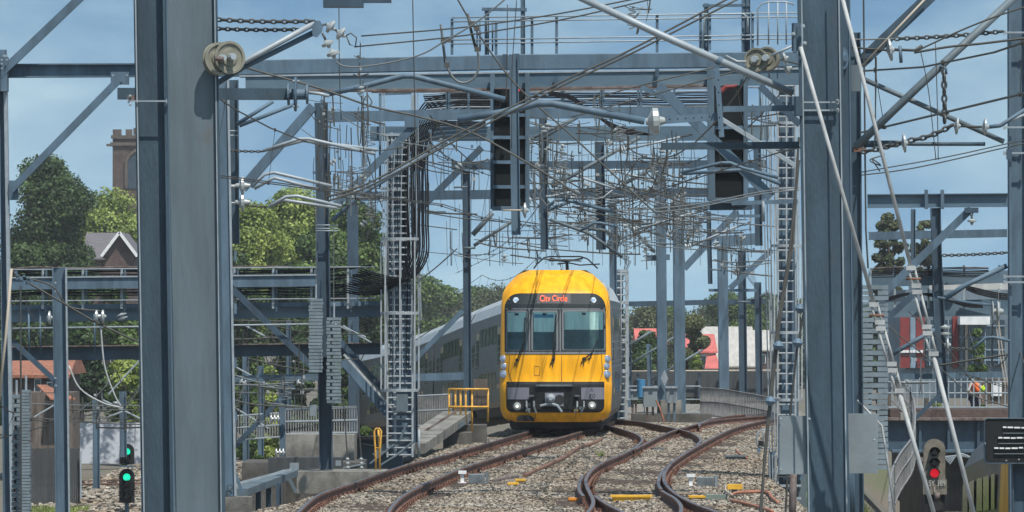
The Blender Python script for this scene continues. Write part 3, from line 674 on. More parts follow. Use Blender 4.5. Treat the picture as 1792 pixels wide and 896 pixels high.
mb = MB(); mb.plate([(P(x, y, Y).x, P(x, y, Y).z) for x, y in ((543, 42), (550, 33), (558, 33), (563, 42), (561, 52), (552, 62), (545, 60))], Y + .3, .05); yk = mb.build('yoke_plate', 'steel', B)
insul(B, (572, 42), (586, 52), Y + .3, 1, .055); insul(B, (590, 54), (604, 64), Y + .3, 1, .055)
tb(B, 'link', [(560, 45), (572, 42)], 4, Y + .3, 'chain'); tb(B, 'link', [(584, 50), (592, 56)], 4, Y + .3, 'chain')
insul(B, (570, 70), (577, 84), Y + .3, 1, .05); insul(B, (580, 86), (586, 103), Y + .3, 1, .052)
tb(B, 'link', [(564, 58), (571, 72)], 4, Y + .3, 'chain')
chn(B, (378, 34), (551, 37), Y + .3, .052, .01); chn(B, (378, 50), (535, 51), Y + .35, .047, .008)
tb(B, 'bundled_wire_frame', [(606, 62), (614, 58), (624, 66), (622, 82), (612, 78), (606, 62)], 2.4, Y + .3, 'chain')
tb(B, 'link', [(604, 64), (606, 62)], 3, Y + .3, 'chain')
def pulley(root, x, y, r, Y, dx=16, tilt=.45, n=2):
    ax = Vector((math.sin(tilt), -math.cos(tilt), .05))
    w = MB()
    for k in range(n):
        R = M_(r, Y); c = P(x + k * dx, y - (2 if k else 0), Y + k * .02)
        w = MB().lathe(c, ax, [(-.03, R * .96), (-.03, R), (-.018, R), (-.012, R * .86), (-.004, R * .84), (.004, R * .84), (.012, R * .86), (.018, R), (.03, R), (.03, R * .84), (.018, R * .8), (.014, R * .55), (.026, R * .5), (.026, R * .24), (.05, R * .2), (.07, R * .16)], 28)
        p = w.build('pulley_wheel', 'pulley', root, smooth=False)
        MB().lathe(c + ax * .05, ax, [(0, .03), (.05, .025)], 8).build('axle_pin', 'steel_light', p)
pl_ = thing('pulley_pair', 'twin tan pulley wheels on the right edge of the broad grey mast', 'pulley', P(384, 103, 43.7))
pulley(pl_, 383, 103, 29, 43.8, dx=17)
tb(pl_, 'bracket_arm', [(376, 103), (392, 103)], 8, 43.7, 'rusty')

# --- near masts at the right
Y = 42.0
R_ = thing('steel_mast', 'tall steel mast with big grey plates bolted low down, right of centre', 'mast', (P(1450, 896, Y).x, Y, -3.2))
mast_down(R_, 'column', 1432, -60, 68, Y, 'H', xb=1452, d=.24)
mast_down(R_, 'flange', 1470, -60, 7, Y - .125, 'box', xb=1483, d=.03, mat='steel_near')
mast_down(R_, 'flange', 1398, -60, 8, Y - .125, 'box', xb=1417, d=.03, mat='steel_near')
MB().beam(P(1402, -60, Y - .27), P(1402 + 20, 1330, Y - .27), M_(2.2, Y), .01).build('flange_highlight', 'steel_light', R_)  # light strip, sun glint on the left flange put into colour
MB().beam(P(1467, -60, Y - .28), P(1467 + 22, 1330, Y - .28), M_(2.4, Y), .01).build('flange_highlight', 'steel_light', R_)  # light strip, sun glint on the right flange put into colour
for y in (179, 193): clampband(R_, 1398, 1466, y, Y - .16)
MB().box(P(1397, 186, Y - .12), M_(14, Y), .1, M_(34, Y)).build('cleat', 'steel_near', R_)
mb = MB(); mb.box(P(1396, 65, Y - .1), M_(20, Y), .12, M_(48, Y)); mb.box(P(1391, 70, Y - .16), M_(6, Y), .1, M_(44, Y)); mb.build('head_bracket', 'steel', R_)
bolts(R_, [(1405, 46), (1408, 76), (1388, 60), (1465, 177), (1465, 193)], Y - .2, .016)
tb(R_, 'strut_tube', [(1000, -12), (1158, 62), (1388, 163)], 13, Y + .2, 'steel_light')
mb = MB().tube([P(1255, 104, Y + .2), P(1262, 108, Y + .2)], M_(16, Y) / 2, 12); mb.build('tube_collar', 'steel', R_)
bm(R_, 'cantilever_arm', (1265, 191), (1390, 189), 10, Y + .1, 'C', .05)
bm(R_, 'cantilever_arm', (1165, 210), (1256, 204), 13, Y + .1, 'C', .05)
bm(R_, 'hanger_plate', (1254, 118), (1263, 240), 9, Y + .05, 'C', .04, up=(0, 1, 0))
bolts(R_, [(1257 + i * .6, 140 + i * 22) for i in range(5)] + [(1172 + i * 14, 209 - i * .8) for i in range(6)], Y - .0, .006, 'black')
insul(R_, (1130, 213), (1166, 211), Y + .1, 1, .1)
bm(R_, 'cross_arm', (1156, 256), (1398, 254), 12, Y + .5, 'C', .1, mat='steel_near')
bm(R_, 'equipment_plate', (1396, 728), (1396, 829), 68, Y - .04, 'box', .12, mat='boxgrey'); bm(R_, 'equipment_plate', (1507, 724), (1507, 828), 57, Y + .2, 'box', .1, mat='boxgrey')
bolts(R_, [(1366, 733), (1416, 733), (1530, 770), (1366, 822)], Y - .12, .01)
p2 = thing('pulley_pair', 'twin tan pulley wheels left of the tall right-hand mast', 'pulley', P(1330, 101, 43))
pulley(p2, 1324, 105, 21, 43.1, dx=19, tilt=-.25); tb(p2, 'wheel_link', [(1350, 97), (1370, 88), (1392, 78)], 5, 43.0, 'steel_light'); tb(p2, 'wheel_link', [(1270, 98), (1290, 108), (1306, 108)], 5, 43.05, 'steel_light')
insul(p2, (1368, 104), (1380, 100), 43.1, 1, .045); insul(p2, (1372, 122), (1386, 118), 43.1, 1, .045)
Y = 50.0
D = thing('steel_mast', 'dark mast directly behind the tall plated mast on the right', 'mast', (P(1478, 896, Y).x, Y, -3.2))
mast_down(D, 'column', 1467, -60, 38, Y, 'H', xb=1479, mat='steel_dark')
MB().beam(P(1485, -60, Y - .1), P(1497, 1100, Y - .1), M_(2, Y), .01).build('flange_highlight', 'steel', D)  # lighter strip painting a lit edge on the dark column
tb(D, 'drain_pipe', [(1483, 770), (1492, 920)], 13, Y - .3, 'steel_near')
mb = MB()
for x, y, r in ((1459, 98, 9), (1472, 102, 20)): mb.lathe(P(x, y, Y - .2), (.8, -.5, 0), [(-.03, M_(r, Y)), (.02, M_(r, Y)), (.02, M_(r, Y) * .7), (.04, .03)], 22)
mb.build('pulley_wheel', 'steel', D)
MB().box(P(1492, 137, Y), M_(30, Y), .1, M_(46, Y)).build('bracket_plate', 'steel_plate', D)
Y = 60.0
E = thing('steel_mast', 'slimmer mast carrying crossed tube braces, third from the right', 'mast', (P(1497, 896, Y).x, Y, -3.2))
mast_down(E, 'column', 1494, 57, 23, Y, 'I', xb=1500, mat='steel_near')
bm(E, 'angle_brace', (1504, 112), (1640, -18), 22, Y, 'C', .08, mat='steel_near'); tb(E, 'brace_rod', [(1506, 118), (1622, -5)], 3.5, Y - .1, 'rope')
tb(E, 'tube_brace', [(1497, 258), (1607, 152), (1790, -18)], 14, Y - .15, 'steel_plate'); tb(E, 'tube_brace', [(1510, 138), (1600, 178), (1757, 248)], 9, Y, 'steel_plate')
tb(E, 'arm_tube', [(1484, 248), (1600, 252), (1724, 252)], 7, Y, 'steel_near')
bm(E, 'arm_channel', (1484, 252), (1572, 252), 12, Y, 'C', .06, mat='steel_near')
MB().box(P(1505, 262, Y - .15), M_(22, Y), .05, M_(7, Y)).build('clamp', 'rustlight', E)
chn(E, (1566, 68), (1755, 55), Y - .1, .065, .01); tb(E, 'link_rod', [(1455, 70), (1566, 68)], 3, Y - .1, 'wire_grey')
insul(E, (1551, 88), (1565, 86), Y - .1, 1, .12); tb(E, 'hook', [(1575, 80), (1577, 110)], 6, Y - .1, 'steel'); tb(E, 'link_rod', [(1480, 82), (1551, 88)], 3.4, Y - .1, 'wire')
tb(E, 'link_rod', [(1565, 87), (1600, 88), (1614, 80)], 5, Y - .1, 'chain')
chn(E, (1652, 118), (1653, 215), Y - .2, .085, 0); tb(E, 'hook', [(1645, 115), (1655, 120), (1656, 130)], 5, Y - .2, 'steel')
chn(E, (1508, 266), (1585, 247), Y - .2, .075, .01); chn(E, (1590, 246), (1668, 218), Y - .2, .08, .03)
insul(E, (1577, 251), (1589, 250), Y - .2, 1, .1); insul(E, (1669, 220), (1681, 221), Y - .2, 1, .09); tb(E, 'link_rod', [(1681, 221), (1718, 222)], 4, Y - .2, 'wire')
insul(E, (1718, 222), (1731, 222), Y - .2, 1, .09)
tb(E, 'forked_arm', [(1731, 222), (1750, 220), (1800, 188)], 7, Y - .2, 'steel'); tb(E, 'forked_arm', [(1731, 222), (1750, 218), (1800, 198)], 5, Y - .1, 'steel_light')
tb(E, 'pigtail', [(1524, 262), (1548, 270), (1522, 280), (1542, 290), (1526, 278), (1540, 300)], 2.2, Y - .1, 'chain', sm=True)
tb(E, 'rod', [(1511, -5), (1515, 400), (1519, 470)], 3.5, Y - .1, 'chain', n=5)
tb(E, 'rod', [(1532, 100), (1532, 260)], 2.4, Y, 'chain', n=5)
Y = 76.0
Ws = thing('balance_weight', 'tall stack of grey balance weights right of the plated mast', 'counterweight', (P(1523, 822, Y).x, Y, P(0, 822, Y).z))
def weights(root, x0, x1, y0, y1, Y, n, slot=(.35, .5), zig=3, depth=.3):
    h = (y1 - y0) / n; w = x1 - x0
    mb = MB().tube([P((x0 + x1) / 2, y0 - 25, Y), P((x0 + x1) / 2, y1 + 2, Y)], .02, 8); mb.build('hanger_rod', 'steel_light', root)
    for i in range(n):
        dx = rnd.uniform(-zig, zig) * .3; yy = y0 + h * (i + .5)
        if i % 2 == 0 or slot is None:
            m = MB().box(P((x0 + x1) / 2 + dx, yy, Y), M_(w, Y), depth, M_(h * .8, Y))
        else:
            m = MB()
            a = x0 + w * slot[0]; b = x0 + w * slot[1]
            m.box(P((x0 + a) / 2 + dx, yy, Y), M_(a - x0, Y), depth, M_(h * .8, Y)); m.box(P((b + x1) / 2 + dx, yy, Y), M_(x1 - b, Y), depth, M_(h * .8, Y)); m.box(P((x0 + x1) / 2 + dx, yy - h * .3, Y + .05), M_(w * .9, Y), depth * .8, M_(h * .2, Y))
        m.build('weight_plate', 'weight', root)
weights(Ws, 1492, 1553, 498, 822, Y, 34, (.56, .70))
Ws2 = thing('balance_weight', 'narrow stack of grey weights half hidden behind the plated mast', 'counterweight', (P(1480, 722, 78).x, 78, P(0, 722, 78).z))
weights(Ws2, 1469, 1487, 556, 722, 78, 19, None)
gw = lambda name, pts, w, Y, mat, label, cat, group=None, **kw: tb(None, name, pts, w, Y, n=6, **kw).build(name, mat, label=label, cat=cat, group=group, smooth=True)
def guy(label, pts, t0, t1, Y):
    r = thing('guy_rod', label, 'guy rod', P(*pts[-1], Y))
    def at(y):
        a, b = pts[0], pts[-1]; f = (y - a[1]) / (b[1] - a[1]); return (a[0] + (b[0] - a[0]) * f, y)
    tb(r, 'rod', [pts[0], at(t0 - 40)], 7, Y, 'rod'); tb(r, 'rod', [at(t1 + 45), pts[1]], 8, Y, 'rod')
    for (ya, yb_) in ((t0 - 42, t0 - 5), (t0, t1), (t1 + 5, t1 + 47)):
        a = at(ya); b = at(yb_); w = 5.5
        for s in (-1, 1): tb(r, 'turnbuckle_bar', [(a[0] + s * w, a[1]), (b[0] + s * w, b[1])], 4.5, Y, 'rod')
        MB().box(P(a[0], a[1] + 3, Y), M_(17, Y), .04, M_(8, Y)).box(P(b[0], b[1] - 3, Y), M_(17, Y), .04, M_(8, Y)).build_each('turnbuckle_head', 'rod', r)
    tb(r, 'pin', [(at(t0 - 20)[0] - 14, t0 - 20), (at(t0 - 20)[0] + 12, t0 - 20)], 5, Y, 'rustlight')
guy('pale guy rod running down from the tall right mast head, the left of two', [(1401, 82), (1642, 925)], 572, 640, 41.2)
guy('pale guy rod entering at the top edge, the right of two', [(1470, -20), (1711, 925)], 508, 575, 41.0)
g_ = gw('guy_wire', [(1500, 700), (1543, 745), (1552, 800), (1570, 930)], 4, 60, 'rod', 'thin pale wire below the tall grey weight stack', 'wire')
# far right column
Y = 108.0
C14 = thing('steel_mast', 'massive box column at the right edge of the picture', 'mast', (P(1780, 896, Y).x, Y, -3.2))
mast_down(C14, 'column', 1782, -60, 36, Y, 'I', xb=1784, mat='steel', zb=-3.2, d=.4)
for y in (57, 223, 268, 484, 494): clampband(C14, 1758, 1800, y, Y - .3, 3)
MB().box(P(1766, 270, Y - .3), M_(9, Y), .1, M_(18, Y)).build('cleat', 'steel_dark', C14)
tb(C14, 'strut_tube', [(1762, 465), (1688, 500), (1655, 522)], 9, Y, 'steel')

# left edge mast with braces and portal 1
Y = 104.0
P1 = thing('signal_gantry', 'nearest deep gantry girder with handrails, spanning the top of the picture', 'gantry', (P(10, 896, Y).x, Y, -3.2))
mast_down(P1, 'column', 5, 87, 13, Y, 'I', xb=12, mat='steel'); 
MB().beam(P(9, 96, Y - .1), P(22, 920, Y - .1), M_(6, Y), .2).build('column_flange', 'steel_light', P1)
bm(P1, 'girder', (12, 124), (420, 122), 24, Y, 'I', .25, mat='steel')
bm(P1, 'girder', (415, 119), (900, 109), 26, Y, 'box', .25, mat='steel'); bm(P1, 'girder', (900, 109), (1405, 104), 27, Y, 'box', .25, mat='steel')
bm(P1, 'lower_girder', (430, 146), (880, 142), 27, Y - .02, 'C', .2, mat='steel_blue'); bm(P1, 'lower_girder', (880, 142), (1400, 134), 28, Y - .02, 'C', .2, mat='steel_blue')
for a, b in (((420, 134), (880, 128)), ((880, 128), (1400, 121))): bm(P1, 'flange_plate', a, b, 3, Y + .05, 'box', .4, mat='steel_light')
for a, b in (((430, 160), (880, 156.5)), ((880, 156.5), (1255, 150))): bm(P1, 'bottom_flange', a, b, 4, Y + .05, 'box', .36, mat='rusty')
bm(P1, 'knee_brace', (-20, 148), (150, -14), 15, Y - .3, 'L', .12); bm(P1, 'knee_brace', (18, 333), (209, 138), 13, Y - .3, 'L', .12)
mb = MB().box(P(210, 137, Y - .2), M_(32, Y), .1, M_(22, Y)).box(P(24, 333, Y - .2), M_(16, Y), .1, M_(34, Y)).box(P(8, 130, Y - .2), M_(12, Y), .3, M_(60, Y)); mb.build_each('gusset', 'steel', P1)
bolts(P1, [(3, 105), (3, 112), (3, 120), (12, 105), (12, 290), (198, 132), (222, 132)], Y - .4, .02)
for x, (y0, y1) in ((791, (33, 96)), (868, (40, 97)), (931, (33, 96)), (974, (30, 94)), (1150, (26, 92)), (1226, (24, 88)), (1242, (24, 88)), (1300, (20, 86)), (1317, (22, 86))): bm(P1, 'rail_post', (x, y0), (x, y1), 5, Y + .1, 'L', .05)
for y0, y1 in ((31, 22), (38, 29), (70, 60), (77, 67)): tb(P1, 'handrail', [(790, y0), (1100, (y0 + y1) / 2), (1420, y1)], 2.6, Y + .1, 'steel_light')
for x, y0 in ((852, 14), (915, -20), (1236, 6), (1309, -20), (1302, -20)): bm(P1, 'ladder_post', (x, y0), (x, 96), 8, Y + .3, 'I', .08)
bm(P1, 'top_rail', (843, 16), (922, 17), 6, Y + .3, 'box'); bm(P1, 'top_rail', (1230, 10), (1312, 9), 5, Y + .3, 'box')
tb(P1, 'gate_frame', [(1230, 85), (1232, 35), (1238, 27), (1245, 25), (1300, 24), (1308, 30), (1309, 58)], 3.5, Y, 'steel_light')
for x in (835, 840, 853, 862, 867): tb(P1, 'gate_frame', [(x, 36), (x, 90)], 3, Y + .25, 'steel')
cg = MB(); hoopx = 1356
tb(P1, 'cage_hoop', [(1326, 80), (1326, 16), (1332, 7), (1345, 3), (1375, 3), (1390, 8)], 3, Y - .4, 'steel_light')
for x in (1345, 1361, 1376): tb(P1, 'cage_bar', [(x, 4), (x, 78)], 2.6, Y - .4, 'steel_light')
for x, y in ((973, 140), (1150, 128)): bm(P1, 'cleat', (x, y - 7), (x, y + 7), 7, Y - .2, 'box', .06, mat='steel_dark')
# signal backing boards
def board(x0, x1, y0, y1, Y, label, extra):
    s = thing('hanging_signal', label, 'signal', P((x0 + x1) / 2, y0, Y))
    MB().beam(P((x0 + x1) / 2, y0, Y), P((x0 + x1) / 2, y1, Y), M_(x1 - x0, Y), .08, 'box').build('backing_board', 'blackboard', s)
    bm(s, 'side_frame', (x0 - 3, y0 - 28), (x0 - 3, y1 + 4), 8, Y - .05, 'L', .1); bm(s, 'side_frame', (x1 + 3, y0 - 28), (x1 + 3, y1 + 4), 8, Y - .05, 'L', .1)
    for f in extra: bm(s, 'cross_rail', (x0 - 4, y0 + (y1 - y0) * f), (x1 + 4, y0 + (y1 - y0) * f), 6, Y - .1, 'L', .06)
    bm(s, 'bottom_frame', (x0 - 4, y1 + 3), (x1 + 4, y1 + 3), 7, Y - .05, 'box', .3)
    return s
s1 = board(865, 920, 156, 362, Y - .2, 'long black hanging signal board behind the flat steel post, left one', (.22, .41, .62, .83))
bm(s1, 'hanging_post', (899, 95), (903, 411), 16, Y - 1.1, 'I', .14, mat='steel'); bm(s1, 'post_cap', (884, 95), (884, 122), 9, Y - .5, 'box', .1, mat='steel_dark'); bm(s1, 'post_cap', (904, 94), (904, 121), 10, Y - .7, 'box', .1, mat='steel_dark')
MB().lathe(P(907, 157, Y - .8), (0, -1, 0), [(0, .035), (.05, .03)], 12).build('red_lamp', 'red_on', s1)
tb(s1, 'rod', [(880, 368), (918, 368)], 3, Y - 1.3, 'rope'); insul(s1, (913, 368), (925, 368), Y - 1.3, 1, .14)
s2 = board(1245, 1302, 150, 347, Y - .2, 'long black hanging signal board under a bright red cover, right one', (.37, .52, .74))
bm(s2, 'side_angle', (1243, 108), (1246, 350), 12, Y - .5, 'L', .1)
mb = MB().tube([P(x, y, Y - .6) for x, y in ((1262, 160), (1270, 152), (1284, 151), (1290, 149))], .05, 8, r1=.02); mb.build('red_cover', 'orange_led' if False else 'redpanel', s2, label='crumpled red plastic cover'); 
tb(s2, 'post_rod', [(1336, 343), (1336, 388)], 6, Y - 1, 'steel_light'); 
bm(s2, 'bottom_arm', (1280, 356), (1396, 352), 7, Y - .5, 'C', .06); bm(s2, 'bottom_arm', (1280, 378), (1330, 378), 5, Y - .5, 'C', .06)
bm(s2, 'bottom_tray', (1242, 362), (1316, 361), 12, Y, 'box', .3, mat='steel_dark')
# hanging droppers with arms at left (fixed under gantry)
hp = thing('hanging_post', 'steel drop post with two insulated arms right of the broad grey mast', 'post', P(405, 140, 103))
bm(hp, 'post', (405, 140), (407, 427), 24, 103, 'I', .2, mat='steel_near')
for y in (325, 354): tb(hp, 'rod', [(383, y + 1), (418, y + 1)], 6 if y < 340 else 3, 102.6, 'rod'); insul(hp, (412, y), (438, y), 102.6, 1, .17)
chn(hp, (430, 360), (468, 362), 102.6, .06); tb(hp, 'cleat', [(388, 229), (418, 229)], 2.4, 102.6, 'steel_light'); tb(hp, 'cleat', [(388, 237), (418, 237)], 2.4, 102.6, 'steel_light')
for a_, b_ in (((415, 217), (478, 177)), ((419, 220), (514, 183))): tb(hp, 'tube_strut', [a_, b_], 7, 102.5, 'steel')
def arm(label, pl, Y, w=6, mat='steel_light'):
    r = thing('registration_arm', label, 'arm', P(*pl[0][0], Y))
    for i, q in enumerate(pl): tb(r, 'bent_tube', q, w, Y + i * .15, mat, sm=False)
    return r
arm('long cranked arm running to the chain at left', [[(383, 262), (460, 265)], [(460, 264), (524, 243), (540, 243), (656, 269)], [(470, 262), (530, 246), (660, 262)]][1:], 100)
chn(bpy.data.objects['registration_arm'], (383, 262), (460, 265), 100, .07, .01)
arm('double cranked arm reaching right from the upper disc insulator at left', [[(440, 328), (463, 305), (480, 302), (582, 326)], [(445, 330), (480, 311), (560, 332)]], 102)
arm('double cranked arm beside the lower disc insulator and short chain', [[(470, 362), (501, 344), (520, 343), (598, 361)], [(470, 362), (496, 350), (590, 364)]], 102)
arm('big cranked arm peaking left of the left signal board', [[(566, 166), (640, 150), (705, 133), (722, 133), (884, 174)]], 96, 10, 'steel')
arm('big cranked arm between the two signal boards', [[(800, 209), (880, 197), (940, 181), (965, 181), (1128, 212)]], 70, 13, 'steel')
arm('double cranked arm crossing in front of the right signal board', [[(1192, 302), (1262, 285), (1278, 285), (1300, 294), (1362, 311)], [(1195, 304), (1300, 297), (1365, 322)]], 100, 6, 'steel')
arm('cranked arm below the left signal board near the train roof', [[(951, 368), (973, 350), (990, 350), (1078, 371)], [(953, 370), (1000, 352)]], 125, 6, 'steel')
arm('small cranked arm above the train roof', [[(1017, 403), (1040, 390), (1050, 390), (1080, 396)]], 128, 5, 'steel')
arm('small cranked arm beside the worker bridge at far right', [[(1702, 611), (1725, 591), (1738, 590), (1768, 597)]], 106, 5, 'steel')
# horizontal insulated boom at left
bo = thing('insulated_boom', 'dark horizontal boom ending in a big disc insulator at upper left', 'boom', P(206, 164, 52))
bm(bo, 'boom', (206, 164), (505, 165), 20, 52, 'C', .1, mat='steel_near'); mb = MB()
mb.lathe(P(503, 165, 51.9), (1, 0, 0), [(0, .05), (.0, .1), (.02, .1), (.02, .05), (.06, .05), (.06, .15), (.075, .16), (.085, .15), (.085, .05), (.17, .05), (.17, .09), (.19, .09), (.19, .03)], 20); mb.build('disc_insulator', 'steel', bo)
tb(bo, 'end_link', [(540, 162), (560, 164), (576, 168)], 6, 51.9, 'steel_light')
for x in (514, 522): bolts(bo, [(x, 142), (x, 186)], 51.8, .012)

# --- mast c1 with weights
Y = 117.0
c1 = thing('catenary_mast', 'dark mast carrying two stacks of balance weights, on a concrete footing', 'mast', G(570, 822, 0))
bm(c1, 'column', (562, 180), (571, 822), 23, Y, 'I', .25, mat='steel_dark')
bm(c1, 'head_beam', (552, 205), (900, 199), 18, Y + .1, 'C', .2); bm(c1, 'head_beam', (900, 199), (1335, 195), 18, Y + .1, 'C', .2)
bm(c1, 'knee_brace', (424, 330), (548, 186), 17, Y - .2, 'box', .15); 
bm(c1, 'knee_brace', (588, 358), (729, 216), 14, Y - .2, 'L', .12, mat='steel'); MB().box(P(720, 214, Y - .15), M_(24, Y), .1, M_(18, Y)).build('gusset', 'steel', c1)
tb(c1, 'tube_strut', [(582, 386), (632, 340), (782, 247)], 8, Y - .35, 'steel')
for y in (394, 400, 404): tb(c1, 'clamp_rod', [(552, y), (592, y)], 2, Y - .3, 'steel_light')
for x0, x1, y0, y1, n in ((541, 565, 522, 652, 22), (572, 597, 555, 706, 25)):
    w = thing('balance_weight', 'shorter, upper stack of grey weights on the dark footed mast' if x0 < 560 else 'longer, lower stack of grey slotted weights on the dark footed mast', 'counterweight', P(x0, y1, Y - .5))
    weights(w, x0, x1, y0, y1, Y - .55, n, None if x0 < 560 else (.25, .42))
    tb(w, 'suspension_wire', [(x0 + 12, y0 - 160), (x0 + 12, y0)], 1.6, Y - .55, 'wire_grey', n=5)
mb = MB(); mb.box(P(600, 842, Y + .2) , M_(155, Y), 2.0, M_(38, Y)); mb.build('footing', 'concrete', c1)
# left lattice mast with concrete base C
Y = 97.0
C3 = thing('steel_mast', 'pale steel mast rising just right of the broad grey mast, on a small concrete block', 'mast', P(400, 878, Y))
bm(C3, 'column', (388, 140), (401, 868), 24, Y, 'box', .2, mat='steel'); bm(C3, 'column_rib', (399, 140), (412, 868), 4, Y - .12, 'box', .05, mat='steel_light')
MB().box(P(414, 882, Y), M_(52, Y), .5, M_(26, Y)).build('footing', 'concrete', C3)
tb(C3, 'earth_strap', [(397, 868), (398, 850), (404, 848), (408, 852), (402, 860), (397, 868)], 1.6, Y - .15, 'wire', n=5)
bm(C3, 'base_gusset', (412, 830), (424, 862), 6, Y, 'box', .05)
for y in (448, 540, 635, 730): MB().box(P(412, y, Y - .1), M_(4, Y), .08, M_(18, Y)).build('splice', 'steel', C3)

# --- ladder mast at left (cable riser)
Y = 130.0
c3 = thing('ladder_mast', 'caged ladder mast wrapped with a thick black cable bundle, left of the train', 'mast', G(700, 797, 0))
bm(c3, 'column', (694, 232), (703, 797), 34, Y, 'H', .35, mat='steel'); bm(c3, 'column_edge', (685, 232), (692, 797), 5, Y - .2, 'box', .05, mat='steel_light'); bm(c3, 'column_edge', (713, 232), (720, 797), 5, Y - .2, 'box', .05)
ladder(c3, 678, 722, 240, 800, Y - .35, 12.5, (418, 548, 683), hw=33, cage=(418, 683))
for x in (668, 672, 727, 731): tb(c3, 'stay', [(x, 160), (x + 2, 400), (x + 6, 560)], 2, Y - .5, 'steel_light', n=5)
for y in (236, 285, 330, 350): bm(c3, 'bracket', (665, y), (735, y), 4, Y - .2, 'C', .1, mat='steel_light')
bm(c3, 'top_frame', (663, 165), (720, 163), 4, Y, 'box'); bm(c3, 'top_frame', (665, 165), (665, 330), 4, Y, 'box'); bm(c3, 'top_frame', (722, 165), (722, 330), 5, Y, 'box', mat='steel_light')
bm(c3, 'beam', (648, 234), (1000, 234), 25, Y + .2, 'C', .25, mat='steel_blue'); bm(c3, 'beam', (1000, 234), (1345, 233), 25, Y + .2, 'C', .25, mat='steel_blue')
bm(c3, 'base_shoe', (655, 798), (690, 768), 10, Y - .2, 'box', .1, mat='steel_plate'); bm(c3, 'base_shoe', (690, 780), (720, 765), 8, Y - .2, 'box', .1, mat='steel_plate')
bm(c3, 'back_stay', (600, 630), (692, 738), 17, Y, 'L', .15); bm(c3, 'back_stay', (594, 596), (668, 680), 10, Y + .3, 'L', .15, mat='steel_dark'); bm(c3, 'stay_edge', (602, 620), (694, 724), 4, Y - .2, 'box', .04, mat='rod')
MB().box(P(704, 705, Y - .5), M_(20, Y), .1, M_(30, Y)).build('sign_plate', 'steel_plate', c3)
bm(c3, 'cross_channel', (715, 661), (812, 658), 13, Y, 'C', .12); bm(c3, 'stub_post', (723, 665), (724, 775), 15, Y, 'I', .14, mat='steel_dark')
bm(c3, 'knee_brace', (716, 640), (810, 544), 9, Y, 'box', .1)
# low cable bridge
lb = thing('cable_bridge', 'low cable bridge of grey channels crossing the left side under black cables', 'cable bridge', P(20, 610, Y + .6))
Yb = Y + .8
bm(lb, 'upper_beam', (20, 497), (560, 491), 20, Yb - .4, 'C', .12, mat='steel'); bm(lb, 'upper_edge', (20, 486), (560, 481), 2.5, Yb - .45, 'box', .1, mat='steel_light')
bm(lb, 'mid_beam', (20, 552), (668, 542), 24, Yb + .2, 'C', .2, mat='steel_blue'); bm(lb, 'mid_beam', (20, 538), (668, 531), 8, Yb, 'C', .1, mat='steel')
bm(lb, 'lower_beam', (20, 619), (250, 617), 24, Yb + .3, 'C', .2, mat='steel_dark'); bm(lb, 'lower_beam', (250, 617), (668, 610), 20, Yb + .3, 'C', .2, mat='steel_dark'); bm(lb, 'lower_edge', (20, 607), (668, 600), 2, Yb + .1, 'box', .2, mat='rusty')
bm(lb, 'diagonal', (22, 597), (95, 665), 9, Yb - .5, 'L', .1, mat='steel_dark'); bm(lb, 'diagonal', (404, 503), (550, 645), 11, Yb - .5, 'L', .1, mat='steel_dark'); bm(lb, 'diagonal', (412, 780), (514, 674), 9, Yb - .5, 'L', .1, mat='steel_dark')
bm(lb, 'lower_channel', (405, 663), (560, 660), 12, Yb, 'C', .1, mat='steel'); bm(lb, 'stub', (495, 668), (498, 800), 16, Yb, 'I', .15)
for x in (78, 148, 216, 413, 481, 548, 612): bm(lb, 'tray_hanger', (x - 3, 470), (x - 3, 540), 4, Yb - .3, 'L', .05, mat='steel_light'); bm(lb, 'tray_hanger', (x + 3, 472), (x + 3, 545), 3, Yb - .25, 'L', .05, mat='steel')
for x in (50, 70, 165): tb(lb, 'drop_rod', [(x, 540), (x + 1, 622)], 3.4, Yb - .2, 'steel')
tb(lb, 'handrail', [(22, 575), (555, 567)], 3.2, Yb - .6, 'steel_light')
for i in range(17):
    yy = 468 + i * 3.0 + rnd.uniform(-1, 1)
    pts = [(14, yy + 4)] + [(x, yy + rnd.uniform(-1.6, 1.6)) for x in range(60, 620, 70)] + [(650, yy - 1 - (i % 5) * 4)]
    tb(lb, 'cable', pts, 2.6, Yb - .1 + i * .03, 'rubber' if i else 'rusty', n=5, sm=True)
for y in (472, 527): tb(lb, 'tray_edge', [(20, y), (660, y - 5)], 2, Yb - .35, 'steel_light', n=5)
# riser bundle and arch
rb = thing('cable_bundle', 'thick black cables looping up the caged ladder mast and arching to the gantry', 'cables', P(735, 500, Y))
for i in range(13):
    x = 706 + i * 3.5; yh = 163 + i * 2.4; j = lambda: rnd.uniform(-1.2, 1.2)
    pts = [(596 + i * 3, 510 - i * 3.4), (640 + i * 2, 516 - i * 3.0), (680 + i * 3.2, 506 - i * 1.6), (x - 1 + j(), 450), (x + j(), 390), (x + j(), 330), (x + j(), 285), (x + 4, 248), (x + 16, 215 + i * .5), (x + 38, yh + 16), (x + 66, yh + 4), (x + 100, yh), (868, yh - 2)]
    tb(rb, 'cable', pts, 2.7, Y - .3 - .03 * i, 'rubber', n=6, sm=True)
for i in range(8):
    x = 676 + i * 7
    tb(rb, 'thin_cable', [(x, 640 + rnd.uniform(-30, 30)), (x + rnd.uniform(-3, 3), 480), (x + rnd.uniform(-3, 3), 360), (x + rnd.uniform(-3, 3), 240)], 2, Y - .45, 'rubber' if i % 2 else 'steel_light', n=5, sm=True)
for i in range(9):
    x = 700 + i * 5; pts = [(x, 300), (x + 3, 262), (x + 14, 236), (x + 38, 220 + i * 2), (x + 70, 213 + i * 3), (850, 214 + i * 3.2)]
    tb(rb, 'cable', pts, 3.0, Y + .1, 'rubber', n=6, sm=True)
ct = thing('cable_tray', 'rows of black cables on a tray running below the top gantry girder', 'cable tray', P(1090, 185, 124))
